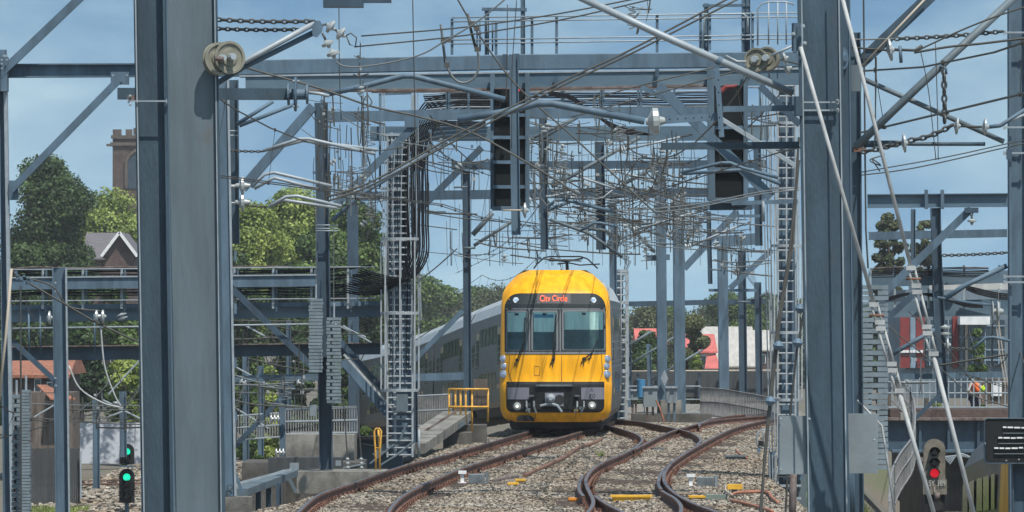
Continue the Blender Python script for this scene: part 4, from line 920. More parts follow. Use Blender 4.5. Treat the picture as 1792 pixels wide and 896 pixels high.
for i in range(9):
    y0 = 162 + i * 3.3
    pts = [(740 + i * 1, y0 + 4)] + [(x, y0 - (x - 740) * .004 + rnd.uniform(-1, 1)) for x in range(800, 1340, 60)]
    tb(ct, 'cable', pts, 2.8, 124 + .05 * i, 'rubber' if i % 4 else 'steel_light', n=5, sm=True)
tb(ct, 'tray_rail', [(650, 162), (880, 160), (1330, 153)], 2, 123.8, 'rusty')
for x in (782, 786, 820, 983, 987, 1052, 1056, 1117, 1122, 1180, 1330): bm(ct, 'tray_post', (x, 156), (x, 196), 4, 123.9, 'L', .05)
for i in range(4):
    tb(ct, 'cable', [(960, 160 + i * 2), (1000, 168 + i * 2), (1024, 188 + i * 2), (1040, 200), (1085, 222 + i * 3), (1140, 236)], 3, 123.5, 'rubber', n=6, sm=True)

# --- middle distance portals
def portal(label, cols_, beams, Y, zb=-.2, mat='steel', extra=(), tubes=(), name='portal_frame', cat='portal'):
    r = thing(name, label, cat, P(cols_[0][0] if cols_ else beams[0][0][0], cols_[0][2] if cols_ else beams[0][0][1], Y))
    for x, yt, yb_, w, k in cols_: bm(r, 'column', (x, yt), (x + 3, yb_), w, Y, k, M_(w, Y), mat)
    for a, b, w in beams: bm(r, 'cross_beam', a, b, w, Y + .2, 'C', .2, mat)
    for a, b, w in extra: bm(r, 'brace', a, b, w, Y - .2, 'L', .1, mat)
    for q, w in tubes: tb(r, 'tube_arm', q, w, Y - .3, 'steel_plate')
    return r
p_ = portal('portal with the slim post left of the train, behind the yellow handrail', [(816, 298, 750, 14, 'I')], [((790, 290), (1340, 287), 14)], 155, mat='steel_dark', extra=[((735, 366), (843, 258), 12), ((748, 372), (780, 372), 5)], tubes=[([(827, 411), (862, 372)], 9), ([(829, 430), (905, 382)], 6), ([(795, 328), (818, 327)], 3), ([(812, 434), (832, 434)], 4)])
MB().box(P(818, 768, 155), M_(70, 155), .6, M_(26, 155)).build('footing', 'concrete', p_)
portal('long low-hung beam crossing behind both signal boards', [(617, 356, 775, 19, 'H')], [((600, 344), (950, 339), 16), ((950, 339), (1345, 336), 16)], 190, mat='steel_dark')
portal('hanging post right of the left signal board, ending above the train', [(950, 205, 437, 14, 'I')], [], 128, mat='steel_dark', tubes=[([(965, 327), (1000, 308), (1120, 240)], 7), ([(945, 245), (1020, 200)], 5), ([(925, 245), (955, 230), (1018, 202)], 6)], name='hanging_post', cat='post')
portal('thicker hanging post above the right half of the train roof', [(1049, 248, 437, 17, 'I')], [], 131, mat='steel_dark', tubes=[([(962, 384), (1030, 408), (1090, 450)], 6), ([(1030, 400), (1062, 404)], 6)], name='hanging_post', cat='post')
portal('thin post rising behind the right side of the train roof', [(1072, 340, 740, 13, 'I')], [], 178, mat='steel', tubes=[([(1050, 355), (1090, 355)], 3)], name='trackside_post', cat='post')
q_ = portal('pale column with a triangular foot plate, nearer the train of two', [(1156, 287, 728, 18, 'box')], [((1130, 452), (1172, 450), 10)], 184, mat='steel', tubes=[([(1089, 323), (1155, 287)], 7), ([(1080, 375), (1146, 441)], 6), ([(1060, 430), (1100, 412), (1150, 400)], 4)])
MB().plate([(P(x, y, 183.7).x, P(x, y, 183.7).z) for x, y in ((1156, 662), (1163, 647), (1169, 662), (1163, 676))], 183.6, .03).build('foot_plate', 'steel_light', q_)
portal('wide column standing second right of the train', [(1187, 352, 722, 20, 'box')], [((1173, 362), (1330, 358), 14)], 188, mat='steel', extra=[((1197, 470), (1290, 370), 12), ((1200, 420), (1240, 370), 8)])
portal('column with pale scuff marks between the red roofs and the ladder', [(1264, 415, 690, 18, 'box')], [((1254, 424), (1322, 418), 20), ((1240, 508), (1324, 508), 5)], 215, mat='steel', extra=[((1277, 505), (1350, 438), 10)])
portal('slim dark column right of the scuffed one', [(1298, 438, 694, 14, 'I')], [], 222, mat='steel_dark', tubes=[([(1290, 528), (1312, 528)], 3)])
portal('slender column nearest the right-hand caged ladder', [(1326, 494, 700, 12, 'I')], [((1100, 532), (1340, 527), 9)], 235, mat='steel_dark', tubes=[([(1345, 510), (1330, 520)], 6)])
portal('small hanging post below the right signal board', [(1240, 370, 497, 8, 'I')], [], 150, mat='steel_dark', name='hanging_post', cat='post', tubes=[([(1243, 472), (1262, 472)], 3)])
portal('hanging post at the right of the right signal board', [(1325, 248, 430, 13, 'I')], [], 150, mat='steel_dark', name='hanging_post', cat='post')
portal('distant thin mast with bracket arms right of the train', [(1100, 580, 712, 8, 'I')], [], 205, mat='steel', tubes=[([(1095, 608), (1140, 580)], 5), ([(1098, 640), (1180, 590)], 4)], name='trackside_post', cat='post')
portal('distant short mast between the train and the red roofs', [(1135, 602, 690, 8, 'I')], [], 260, mat='steel', tubes=[([(1140, 665), (1230, 612)], 4)], name='trackside_post', cat='post')
# diagonal braces below the top gantry (right)
br = thing('gantry_brace', 'pair of heavy diagonal braces crossing in front of the right signal board', 'brace', P(1345, 342, 102))
bm(br, 'brace', (1152, 150), (1350, 345), 18, 102, 'L', .15, mat='steel'); bm(br, 'brace', (1122, 152), (1240, 210), 9, 102.3, 'L', .1, mat='steel'); bm(br, 'brace', (1262, 208), (1395, 292), 8, 101.8, 'box', .08, mat='steel_light'); bm(br, 'brace', (1330, 150), (1400, 218), 12, 102.3, 'L', .1, mat='steel_dark')
# --- right caged ladder mast
Y = 118.0
lm = thing('ladder_mast', 'tall caged ladder mast left of the plated mast, right of the tracks', 'mast', P(1375, 880, Y))
bm(lm, 'column', (1374, 100), (1382, 740), 30, Y, 'H', .35); bm(lm, 'column', (1384, 740), (1386, 890), 50, Y, 'box', .35, mat='steel_plate')
ladder(lm, 1361, 1392, 108, 900, Y - .35, 18, (215, 330, 430, 582, 700), hw=27, cage=(120, 700))
for x in (1340, 1345, 1350): tb(lm, 'stay', [(x - 6, 120), (x - 2, 400), (x + 5, 700), (x + 8, 880)], 2.4, Y - .5, 'steel_light', n=5)
for x in (1359, 1396): tb(lm, 'stay', [(x - 5, 250), (x, 420), (x + 2, 600)], 2, Y - .5, 'steel_light', n=5)
for y in (800, 828, 850, 872): bm(lm, 'base_channel', (1352, y), (1402, y), 4, Y - .4, 'C', .1, mat='steel_light')
mb = MB()
for x in (1350, 1375, 1400): mb.box(P(x, 815, Y - .3), M_(10, Y), .1, M_(50, Y))
mb.build_each('base_stiffener', 'steel', lm)
gz = thing('guard_rail', 'small bent grey guard rail on the ballast by the right ladder mast', 'guard rail', P(1325, 790, 124))
tb(gz, 'bar', [(1350, 752), (1334, 752), (1327, 757), (1325, 765), (1325, 778), (1330, 784), (1352, 785)], 3, 124, 'steel_light'); tb(gz, 'bar', [(1338, 753), (1335, 760), (1336, 782)], 2.6, 124, 'steel_light'); bm(gz, 'foot', (1328, 784), (1327, 792), 5, 124, 'box'); MB().box(P(1331, 776, 124), .09, .1, .11).build('box', 'black', gz)
tb(lm, 'rope', [(1398, 240), (1388, 420), (1365, 560), (1345, 740), (1330, 896)], 4.5, 70, 'wire_tan', n=6)
rp = thing('hanging_line', 'dark rope with fittings hanging in front of the right caged ladder', 'rope', P(1345, 896, 70))
tb(rp, 'line', [(1398, 280), (1382, 440), (1362, 560), (1347, 700), (1338, 800), (1330, 930)], 5, 70, 'wire_tan', n=6); tb(rp, 'line', [(1408, 540), (1395, 610), (1383, 720), (1375, 896)], 4, 70, 'wire', n=6)
for x, y in ((1362, 605), (1348, 702), (1400, 540), (1396, 600)): MB().lathe(P(x, y, 69.95), (.1, 0, 1), [(-.06, .02), (-.03, .05), (0, .07), (.03, .05), (.06, .02)], 10).build('fitting', 'steel', rp)
tb(None, 'x', [(1389, 795), (1386, 930)], 13, 80, n=8).build('dark_pipe', 'rusty', label='dark rusty pipe standing below the left grey plate of the right mast', cat='pipe', smooth=True)
tb(None, 'x', [(1415, 640), (1418, 720)], 4, 43, n=8).build('yellow_conduit', 'yel_paint', label='thin yellow strip on the left face of the plated mast', cat='conduit')
tb(None, 'x', [(1417, 828), (1417, 930)], 5, 60, n=8).build('yellow_conduit', 'yel_paint', label='yellow conduit below the left grey plate of the plated mast', cat='conduit')
# --- right side portal
Y = 150.0
pr_ = thing('portal_frame', 'portal carrying cable trays over the lower line at right', 'portal', P(1650, 896, Y))
bm(pr_, 'girder', (1518, 352), (1764, 350), 24, Y, 'I', .25, mat='steel_blue'); bm(pr_, 'girder', (1520, 413), (1762, 408), 14, Y + 2, 'C', .2)
for x in (1621, 1649): bm(pr_, 'cleat', (x, 332), (x, 366), 6, Y - .2, 'box', .1)
bm(pr_, 'column', (1637, 364), (1641, 510), 17, Y, 'I', .3, mat='steel_dark'); bm(pr_, 'column', (1641, 500), (1650, 705), 19, Y, 'I', .3, mat='steel_dark'); bm(pr_, 'column', (1598, 366), (1598, 462), 8, Y + 1, 'I', .12)
bm(pr_, 'tray_girder', (1520, 492), (1764, 484), 22, Y + .5, 'C', .2, mat='steel_blue'); bm(pr_, 'lower_girder', (1548, 542), (1764, 537), 28, Y + .5, 'C', .2, mat='steel_blue'); bm(pr_, 'bottom_girder', (1548, 660), (1764, 655), 10, Y + .8, 'C', .2)
for i in range(7): tb(pr_, 'cable', [(1522, 470 + i * 2.6)] + [(x, 468 + i * 2.6 + rnd.uniform(-1, 1)) for x in range(1570, 1765, 40)], 2, Y + .1, 'rusty' if i == 0 else 'rubber', n=5, sm=True)
for i in range(4): tb(pr_, 'cable', [(1690, 500 + i * 2), (1710, 505 + i * 3), (1740, 512 + i * 3), (1764, 515 + i * 3)], 3, Y + .1, 'rubber', n=5, sm=True); tb(pr_, 'cable', [(1550, 528 - i * 2), (1590, 516 - i), (1640, 515 + i * 2), (1690, 530 + i * 2), (1720, 535 + i)], 2.5, Y + .05, 'rubber', n=5, sm=True)
for x in (1566, 1625, 1687, 1749): bm(pr_, 'tray_post', (x, 464), (x, 484), 4, Y + .1, 'L', .05); bm(pr_, 'tray_post', (x, 505), (x, 540), 4, Y + .1, 'L', .05, mat='steel_light')
bm(pr_, 'diagonal', (1548, 512), (1700, 365), 13, Y - .6, 'L', .1, mat='steel'); MB().box(P(1700, 368, Y - .6), M_(24, Y), .1, M_(9, Y)).build('gusset', 'steel_dark', pr_)
bm(pr_, 'diagonal', (1550, 560), (1610, 505), 11, Y - .6, 'L', .1, mat='steel_dark'); tb(pr_, 'tube_strut', [(1558, 622), (1595, 600), (1636, 577)], 8, Y - .6, 'steel')
bm(pr_, 'diagonal', (1596, 738), (1645, 690), 7, Y - .6, 'L', .1, mat='steel_dark')
chn(pr_, (1650, 447), (1763, 442), Y - .5, .12, .01); insul(pr_, (1654, 568), (1654, 590), Y - .6, 2, .14); insul(pr_, (1652, 604), (1664, 604), Y - .6, 1, .2); chn(pr_, (1664, 610), (1702, 611), Y - .6, .1)
insul(pr_, (1737, 545), (1756, 545), Y - .8, 1, .27); insul(pr_, (1734, 545), (1740, 545), Y - .8, 1, .27)
for x in (0, 5): tb(pr_, 'drop_wire', [(1742 + x, 560), (1750 + x, 620), (1760 + x, 680)], 2.2, Y - .8, 'rope', n=5)
chn(pr_, (1700, 370), (1701, 392), Y - .6, .12); insul(pr_, (1701, 380), (1701, 394), Y - .6, 1, .12)
tb(pr_, 'insulator_wire', [(1640, 520), (1700, 530), (1745, 535)], 4, Y - .7, 'steel', n=6)

# ------------------------------------------------------------------ left foreground furniture
Y = 105.0
lp = thing('steel_mast', 'plain grey post between the left edge mast and the dark H mast', 'mast', P(108, 1030, Y))
bm(lp, 'column', (104, 468), (113, 1100), 24, Y, 'I', .25, mat='steel'); bm(lp, 'edge_flange', (115.5, 468), (124, 1100), 3.2, Y - .12, 'box', .06, mat='steel_light'); bolts(lp, [(97, 495), (97, 510), (97, 662), (98, 675)], Y - .14, .02)
ws_ = thing('balance_weight', 'long slim stack of blue grey weights by the left edge', 'counterweight', P(42, 930, 96))
weights(ws_, 38, 53, 682, 925, 96, 44, None); 
ws_b = thing('balance_weight', 'slotted weight stack at far left, beside the long slim one', 'counterweight', P(31, 930, 96))
weights(ws_b, 22, 36, 690, 925, 96.6, 30, (.3, .6))
tb(None, 'x', [(36, 500), (37, 896)], 3.2, 95.5, n=6).build('hanging_rod', 'chain', label='thin dark rod hanging in front of the left slotted weights', cat='rod')
tb(None, 'x', [(20, 470), (10, 590), (-4, 720)], 5, 60, n=6).build('tan_rope', 'rope', label='tan rope slanting down at the left edge', cat='rope', smooth=True)
# clutter wire line from the left mast to dark mast
lw = thing('insulated_line', 'twisted feeder line with insulators slanting from the left edge mast', 'wire', P(25, 480, 100))
tb(lw, 'feeder', [(22, 475), (50, 495), (110, 530), (170, 565), (250, 602)], 3.5, 100, 'wire', sm=True); tb(lw, 'feeder', [(25, 482), (90, 500), (120, 536), (180, 545)], 3, 100, 'wire', sm=True)
insul(lw, (164, 554), (186, 554), 100, 2, .12); insul(lw, (212, 548), (216, 560), 100, 2, .09); tb(lw, 'jumper', [(176, 570), (183, 640), (200, 690), (212, 712)], 3, 100, 'rod', sm=True); tb(lw, 'jumper', [(120, 640), (140, 680), (180, 705), (215, 714)], 3, 100, 'rod', sm=True)
tb(lw, 'jumper', [(44, 512), (48, 540), (60, 558)], 1.6, 100, 'wire', sm=True); insul(lw, (82, 556), (92, 556), 100, 1, .12)
for i in range(14): 
    x = 28 + rnd.uniform(0, 30); y = 480 + (x - 28) * .6 + rnd.uniform(-6, 6); MB().box(P(x, y, 99.9), .04, .05, .06).build('fitting', 'steel', lw)
# yellow handrails
hr = thing('yellow_handrail', 'yellow tubular handrail on the concrete block left of the train', 'handrail', P(820, 757, 148))
YY = 148
for x, y0, y1 in ((786, 681, 757), (797, 681, 738), (806, 681, 735), (815, 681, 738), (826, 681, 755), (854, 681, 738)): tb(hr, 'post', [(x, y0), (x, y1)], 3.6, YY, 'yel_paint')
for y in (681, 712): tb(hr, 'rail', [(785, y), (855, y)], 3.6, YY - .06, 'yel_paint')
y2 = thing('yellow_barrier', 'narrow yellow barrier post on the ballast edge at left', 'barrier', P(661, 822, 117))
tb(y2, 'frame', [(658, 822), (657, 790), (655, 755), (658, 750), (664, 750), (667, 755), (666, 784), (658, 784)], 3.6, 117.5, 'yel_paint'); tb(y2, 'frame', [(665, 822), (664, 786), (662, 752)], 3.6, 117.6, 'yel_paint')
# concrete blocks, retaining wall and walkway at left
def blk(name, x0, x1, y0, y1, Y, depth, mat, label, cat, **kw):
    return MB().box(P((x0 + x1) / 2, (y0 + y1) / 2, Y + depth / 2), M_(x1 - x0, Y), depth, M_(y1 - y0, Y)).build(name, mat, label=label, cat=cat, **kw)
blk('concrete_block', 790, 852, 743, 775, 149, 2, 'concrete_dark', 'low concrete block under the yellow handrail', 'concrete block')
blk('concrete_block', 776, 826, 756, 790, 146, 2, 'concrete_dark', 'lower concrete step left of the yellow handrail block', 'concrete block')
blk('retaining_wall', 505, 625, 757, 850, 128, 4, 'concrete', 'stained concrete retaining wall behind the footed mast', 'wall')
g2 = thing('bridge_girder', 'dark steel bridge girder with rusty top behind the narrow yellow barrier', 'girder', P(650, 815, 131)); bm(g2, 'web', (600, 793), (705, 793), 54, 131, 'C', .5, mat='steel_blue'); bm(g2, 'top_flange', (600, 766), (705, 766), 5, 130.8, 'box', .8, mat='rusty'); tb(g2, 'chain_rail', [(630, 775), (650, 780), (680, 778)], 2, 130.5, 'steel_light')
blk('recess_shade', 470, 600, 800, 835, 121, .6, 'fence_dark', 'painted-shade panel for the recess beside the concrete footing at left', 'wall')  # flat dark box painting the shade of an open recess, in fence colour
wk = thing('walkway', 'steep grey walkway ramp rising to the yellow handrail', 'walkway', P(740, 775, 140))
MB().beam(P(716, 785, 134), P(800, 728, 150), .75, .25, 'box', up=(0, 0, 1)).build('deck', 'concrete', wk); bm(wk, 'stringer', (716, 772), (805, 715), 4, 140, 'box', .05, mat='rusty'); bm(wk, 'stringer', (735, 792), (812, 740), 8, 145, 'box', .05, mat='steel_plate')
for x in (724, 733): tb(wk, 'post', [(x, 752), (x, 800)], 5, 133, 'steel_light')
blk('timber_hut', 829, 853, 664, 712, 152, .5, 'timber', 'small brown timber box behind the yellow handrail', 'box')
sd = thing('steel_deck', 'grey slatted steel deck edge below the dark diagonal brace at left', 'deck', P(450, 860, 103))
MB().beam(P(418, 862, 102), P(508, 828, 110), .3, .14, 'box', up=(0, 0, 1)).build('deck', 'steel_plate', sd); bm(sd, 'edge', (418, 846), (510, 822), 5, 104, 'box', .05, mat='steel_light'); bm(sd, 'leg', (506, 838), (518, 862), 6, 106, 'box', .05, mat='steel_plate')
for x in (432, 452, 470, 488): bm(sd, 'post', (x, 846), (x, 930), 9, 106, 'I', .1, mat='steel_dark')
blk('abutment', 428, 500, 806, 930, 124, 3, 'concrete_dark', 'abutment wall in painted shade beneath the left cable bridge', 'wall')  # concrete coloured dark to paint the shade under the cable bridge
blk('under_bridge_wall', 500, 640, 806, 900, 126, 3, 'concrete_dark', 'wall in painted shade below the stained retaining wall', 'wall')  # shade under the bridge painted by the dark concrete colour
blk('under_bridge_wall', 640, 790, 800, 900, 136, 6, 'concrete_dark', 'wall in painted shade below the dark bridge girder', 'wall')  # same dark concrete, painting the shade below the girder
for i_, (x_, y_, w_, h_, lab_) in enumerate(((515, 822, 16, 12, 'grey junction box on the footing left of the dark weight mast'), (592, 815, 10, 9, 'small grey box on the footing right of the dark weight mast'), (548, 728, 12, 20, 'pale meter box on the railing left of the dark weight mast'))): MB().beam(P(x_, y_ - h_, 119), P(x_, y_, 119), M_(w_, 119), .12, 'box').build('junction_box', 'boxgrey', label=lab_, cat='box')
rk = thing('scaffold_tubes', 'pile of pale pipes and clamps lying by the foot of the caged cable mast', 'pipes', P(690, 790, 126))
for a_, b_ in (((648, 812), (672, 790)), ((655, 806), (690, 778)), ((665, 815), (705, 790)), ((690, 800), (725, 772)), ((600, 820), (640, 812)), ((700, 770), (712, 740))): tb(rk, 'pipe', [a_, b_], 4, 126, 'steel_plate', n=7)
for x_ in (606, 630): tb(rk, 'tie_rod', [(x_ - 6, 690), (x_ + 2, 800)], 2.6, 118, 'chain', n=5); insul(rk, (x_ + 2, 800), (x_ + 3, 822), 118, 3, .04)
def railing(name, label, pts, Y0, Y1, h, nb, mat='mesh_grey', cat='railing', rails=(0, .5, 1), bw=2):
    r = thing(name, label, cat, P(*pts[0], Y0)); k = len(pts) - 1; n = len(pts)
    W = [P(x, y, Y0 + (Y1 - Y0) * i / k) for i, (x, y) in enumerate(pts)]; W = smooth(W, 4) if n > 2 else W
    hm = M_(h, (Y0 + Y1) / 2)
    for f in rails: MB().tube([w + Vector((0, 0, hm * f)) for w in W], .022, 6).build('rail', 'steel_light' if name == 'railing' else mat, r)
    mb = MB(); D = [0]
    for a, b in zip(W, W[1:]): D.append(D[-1] + (b - a).length)
    for i in range(nb + 1):
        d = D[-1] * i / nb; j = min(len(D) - 2, max(q for q in range(len(D)) if D[q] <= d)); f = (d - D[j]) / (D[j + 1] - D[j]); p = W[j].lerp(W[j + 1], f)
        mb.beam(p, p + Vector((0, 0, hm)), M_(bw, (Y0 + Y1) / 2), .02)
    mb.build_each('bar', mat, r); return r
railing('railing', 'grey barred railing on the concrete retaining wall behind the footed mast', [(500, 760), (625, 757)], 129, 129, 44, 28)
railing('railing', 'weathered railing behind the dark diagonal brace, left of the retaining wall', [(408, 770), (500, 764)], 150, 150, 42, 20)
railing('railing', 'grey barred railing below the train carriages at left', [(730, 745), (790, 742)], 160, 160, 52, 20)
railing('fence', 'curved grey picket fence sweeping behind the turnout at right', [(1226, 727), (1262, 729), (1300, 736), (1345, 745), (1380, 757)], 186, 176, 49, 60, bw=2.2)
railing('railing', 'open two-bar railing behind the grey cabinets right of the train', [(1095, 722), (1226, 722)], 190, 190, 46, 4, mat='steel_light')
railing('railing', 'silver mesh railing of the bridge where the worker stands', [(1550, 713), (1792, 713)], 168, 168, 56, 22, mat='steel_light', rails=(0, .45, .8, 1), bw=2.2)
cf = railing('fence', 'curving chain-topped fence beside the grassy slope at lower right', [(1560, 700), (1592, 735), (1601, 770), (1598, 820), (1575, 860), (1560, 900), (1556, 960)], 165, 96, 60, 60, bw=2)
# cabinets behind
def cabinet(x0, x1, y0, y1, yb_, Y, mat, label, d=.35):
    r = thing('equipment_cabinet', label, 'cabinet', P((x0 + x1) / 2, yb_, Y))
    MB().beam(P((x0 + x1) / 2, y0, Y), P((x0 + x1) / 2, y1, Y), M_(x1 - x0, Y), d, 'box').build('case', mat, r)
    bm(r, 'lid', (x0 - 1, y0), (x1 + 1, y0), 3, Y - .02, 'box', d + .06, mat='steel_light'); MB().box(P((x0 + x1) / 2 + 1, y0 + 9, Y - d / 2), .12, .03, .07).build('label_plate', 'steel_dark', r)
    w = min(10, (x1 - x0) * .5); bm(r, 'leg', ((x0 + x1) / 2 - w / 2, y1), ((x0 + x1) / 2 - w / 2, yb_), 4, Y, 'box', .1, mat='rusty' if x0 < 1140 else 'steel'); bm(r, 'leg', ((x0 + x1) / 2 + w / 2, y1), ((x0 + x1) / 2 + w / 2, yb_), 4, Y, 'box', .1, mat='rusty' if x0 < 1140 else 'steel'); return r
cabinet(1125, 1150, 678, 712, 736, 176, 'boxgrey', 'wide grey cabinet on rusty legs right of the train'); cabinet(1165, 1185, 678, 705, 735, 176, 'boxgrey', 'narrower grey cabinet on a post, right of the wide one')
cabinet(1104, 1116, 683, 700, 730, 182, 'boxgrey', 'small pale cabinet between the train and the wide grey cabinet')
MB().lathe(P(1122, 695, 180), (0, 0, 1), [(0, .13), (.55, .13), (.56, .1)], 14).build('blue_drum', 'boxblue', label='small blue drum behind the wide grey cabinet', cat='drum')
tb(None, 'x', [(1148, 700), (1155, 715), (1162, 738)], 3.4, 174, n=6).build('striped_pole', 'orange_pipe', label='thin red and yellow pole leaning by the grey cabinets', cat='pole')
blk('kerb_wall', 1105, 1245, 724, 742, 178, 1, 'concrete_dark', 'low concrete kerb behind the turnout under the cabinets', 'wall'); blk('concrete_block', 1155, 1192, 700, 725, 183, 1, 'concrete', 'pale concrete block behind the narrower grey cabinet', 'concrete block')
# ground machines
def machine(x, y, w, h, mat, label, name='ground_box', cat='box', post=False, flange=True, z=-.2):
    g = G(x, y, z); r = thing(name, label, cat, g); Yq = g.y
    W_ = M_(w, Yq); Hh = M_(h, Yq)
    mb = MB().beam(g + Vector((0, .15, .0)), g + Vector((0, .15, Hh)), W_, .3, 'box'); mb.build('case', mat, r)
    if flange: MB().box(g + Vector((0, .15, Hh - .015)), W_ * 1.12, .36, .035).build('lid', mat, r)
    return r, g, Yq
machine(1105, 880, 66, 13, 'box_yel', 'long yellow cover across the sleepers in the middle of the turnout', cat='cover')
machine(1005, 880, 18, 8, 'box_org', 'small orange box at the left edge of the turnout', cat='cover')
machine(1220, 876, 26, 8, 'box_yel', 'yellow cover right of the turnout rails', cat='cover'); machine(1253, 876, 40, 10, 'boxgreen', 'flat grey green box right of the yellow cover', cat='cover', flange=False)
machine(898, 852, 17, 7, 'box_yel', 'left of the two little yellow boxes by the dark pipe', cat='cover'); machine(911, 848, 17, 9, 'box_yel', 'right of the two little yellow boxes by the dark pipe', cat='cover')
r_, g_, Yq = machine(1286, 868, 10, 12, 'boxdark', 'yellow capped post box with orange conduits', cat='cover', flange=False); MB().box(g_ + Vector((0, .1, .17)), .28, .3, .09).build('yellow_cap', 'box_yel', r_)
for (x, y, lab) in ((818, 848, 'points machine with white bracket beside the left track'), (1218, 854, 'points machine with white bracket right of the turnout')):
    r_ = thing('points_machine', lab, 'points machine', G(x, y, -.2)); c_ = G(x, y, -.2)
    w = MB().box(c_ + Vector((-.10, .1, .24)), .16, .2, .06).box(c_ + Vector((-.10, .1, .12)), .07, .12, .22).box(c_ + Vector((-.1, .1, .02)), .15, .2, .05); w.build('bracket', 'white', r_)
    MB().beam(c_ + Vector((0.02, .1, .11)), c_ + Vector((.34, .1, .11)), .2, .28, 'box').build('motor_case', 'boxdark', r_)
    MB().box(c_ + Vector((.39, .1, .12)), .06, .3, .24).build('end_plate', 'boxdark' if x < 1000 else 'boxgrey', r_)
    MB().tube([c_ + Vector((.4, .1, .05)), c_ + Vector((.55, .1, .0)), c_ + Vector((.75, .1, .03))], .03, 6).build('drive_rod', 'rusty', r_)
machine(1288, 806, 35, 9, 'boxdark', 'dark flat relay box on the ballast far right of the turnout', cat='box'); machine(1150, 790, 22, 6, 'boxdark', 'small dark box by the rail crossing', cat='box', flange=False); machine(1098, 765, 10, 4, 'boxdark', 'tiny grey box near the train nose', cat='box', flange=False)
def pipe(pts, w, mat, label, name='orange_conduit', z=-.13): 
    q = smooth([G(x, y, z) for x, y in pts], 5); MB().tube(q, w, 6).build(name, mat, label=label, cat='conduit', smooth=True)
pipe([(1280, 866), (1292, 862), (1340, 861), (1350, 870), (1362, 880)], .03, 'orange_pipe', 'orange conduit leading right from the yellow capped box')
pipe([(1280, 876), (1300, 880), (1330, 888), (1352, 895)], .03, 'orange_pipe', 'lower orange conduit near the bottom edge right of the turnout')
pipe([(1288, 787), (1296, 795), (1308, 802)], .025, 'orange_pipe', 'short orange cable beside the dark relay box')
pipe([(1281, 866), (1270, 858), (1272, 850), (1281, 848)], .02, 'rope', 'pale loop of cable at the yellow capped box', 'cable_loop', -.05)

# ------------------------------------------------------------------ signals
def sighead(x, y0, y1, w, Y, lit, nlens, label, post_to=None, plate=False):
    r = thing('colour_light_signal', label, 'signal', P(x, post_to or y1, Y)); W_ = M_(w, Y)
    cx_, z0, z1 = P(x, 0, Y).x, P(0, y1, Y).z, P(0, y0, Y).z
    poly = [(cx_ - W_ / 2, z0), (cx_ + W_ / 2, z0)] + [(cx_ + W_ / 2 * math.cos(a), z1 - W_ / 2 + W_ / 2 * math.sin(a)) for a in [math.pi * i / 10 for i in range(11)]]
    MB().plate(poly, Y, .08).build('backplate', 'sigplate' if plate else 'black', r)
    for i in range(nlens):
        z = z1 - W_ * .5 - (z1 - z0 - W_ * .6) * (i + .5 - .35) / nlens if not plate else P(0, (791, 810, 828)[i], Y).z; rad = W_ * (.2 if plate else .24); c = Vector((cx_, Y - .04, z))
        h = MB()
        for q in range(11):
            a = math.pi * (q / 10) ; a2 = math.pi * ((q + 1) / 10)
            if q == 10: break
            h.add([c + Vector((math.cos(a) * rad * 1.2, 0, math.sin(a) * rad * 1.2)), c + Vector((math.cos(a2) * rad * 1.2, 0, math.sin(a2) * rad * 1.2)), c + Vector((math.cos(a2) * rad * 1.2, -.22, math.sin(a2) * rad * 1.2)), c + Vector((math.cos(a) * rad * 1.2, -.22, math.sin(a) * rad * 1.2))], [(0, 1, 2, 3)])
        h.build('hood', 'black', r)
        on = lit[1] if lit and lit[0] == i else None
        MB().lathe(c, (0, -1, 0), [(0, rad), (.02, rad), (.03, rad * .6)], 16).build('lens', {'g': 'green_on', 'r': 'red_on', None: 'lens_off'}[on], r, label='lit %s lens' % {'g': 'green', 'r': 'red'}[on] if on else None)
    if post_to: MB().tube([P(x, y1, Y + .1), P(x, post_to, Y + .1)], W_ * .14, 10).build('post', 'steel', r)
    return r
sg1 = sighead(222, 776, 812, 26, 183, (0, 'g'), 2, 'upper black signal head with a green light at lower left'); sg2 = sighead(222, 820, 880, 27, 183, (0, 'g'), 4, 'lower, taller black signal head with a green light at lower left', post_to=925)
MB().box(P(222, 816, 182.9), .45, .25, .05).build('bracket_plate', 'steel', sg1)
sighead(200, 796, 812, 9, 250, (0, 'g'), 2, 'tiny distant signal showing green left of the two larger heads', post_to=826)
sr = sighead(1635, 768, 860, 38, 112, (2, 'r'), 3, 'khaki signal with a red light, lettered SY 389, at lower right', post_to=960, plate=True)
MB().box(P(1636, 852, 111.9), M_(42, 112), .06, M_(26, 112)).build('number_plate', 'sigplate', sr)
textpart('SY 389', M_(14, 112), 'sigtext', sr, P(1640, 846, 111.84), sx=.76); textpart('L', M_(11, 112), 'sigtext', sr, P(1637, 857, 111.84))
mb = MB().box(P(1636, 905, 112), M_(34, 112), .08, M_(78, 112)); mb.build('lower_head', 'black', sr); MB().lathe(P(1640, 884, 111.9), (0, -1, 0), [(0, .11), (.12, .11), (.12, .08)], 14).build('lower_lens', 'lens_off', sr)
tb(sr, 'pivot', [(1640, 862), (1640, 874)], 10, 111.8, 'rusty')
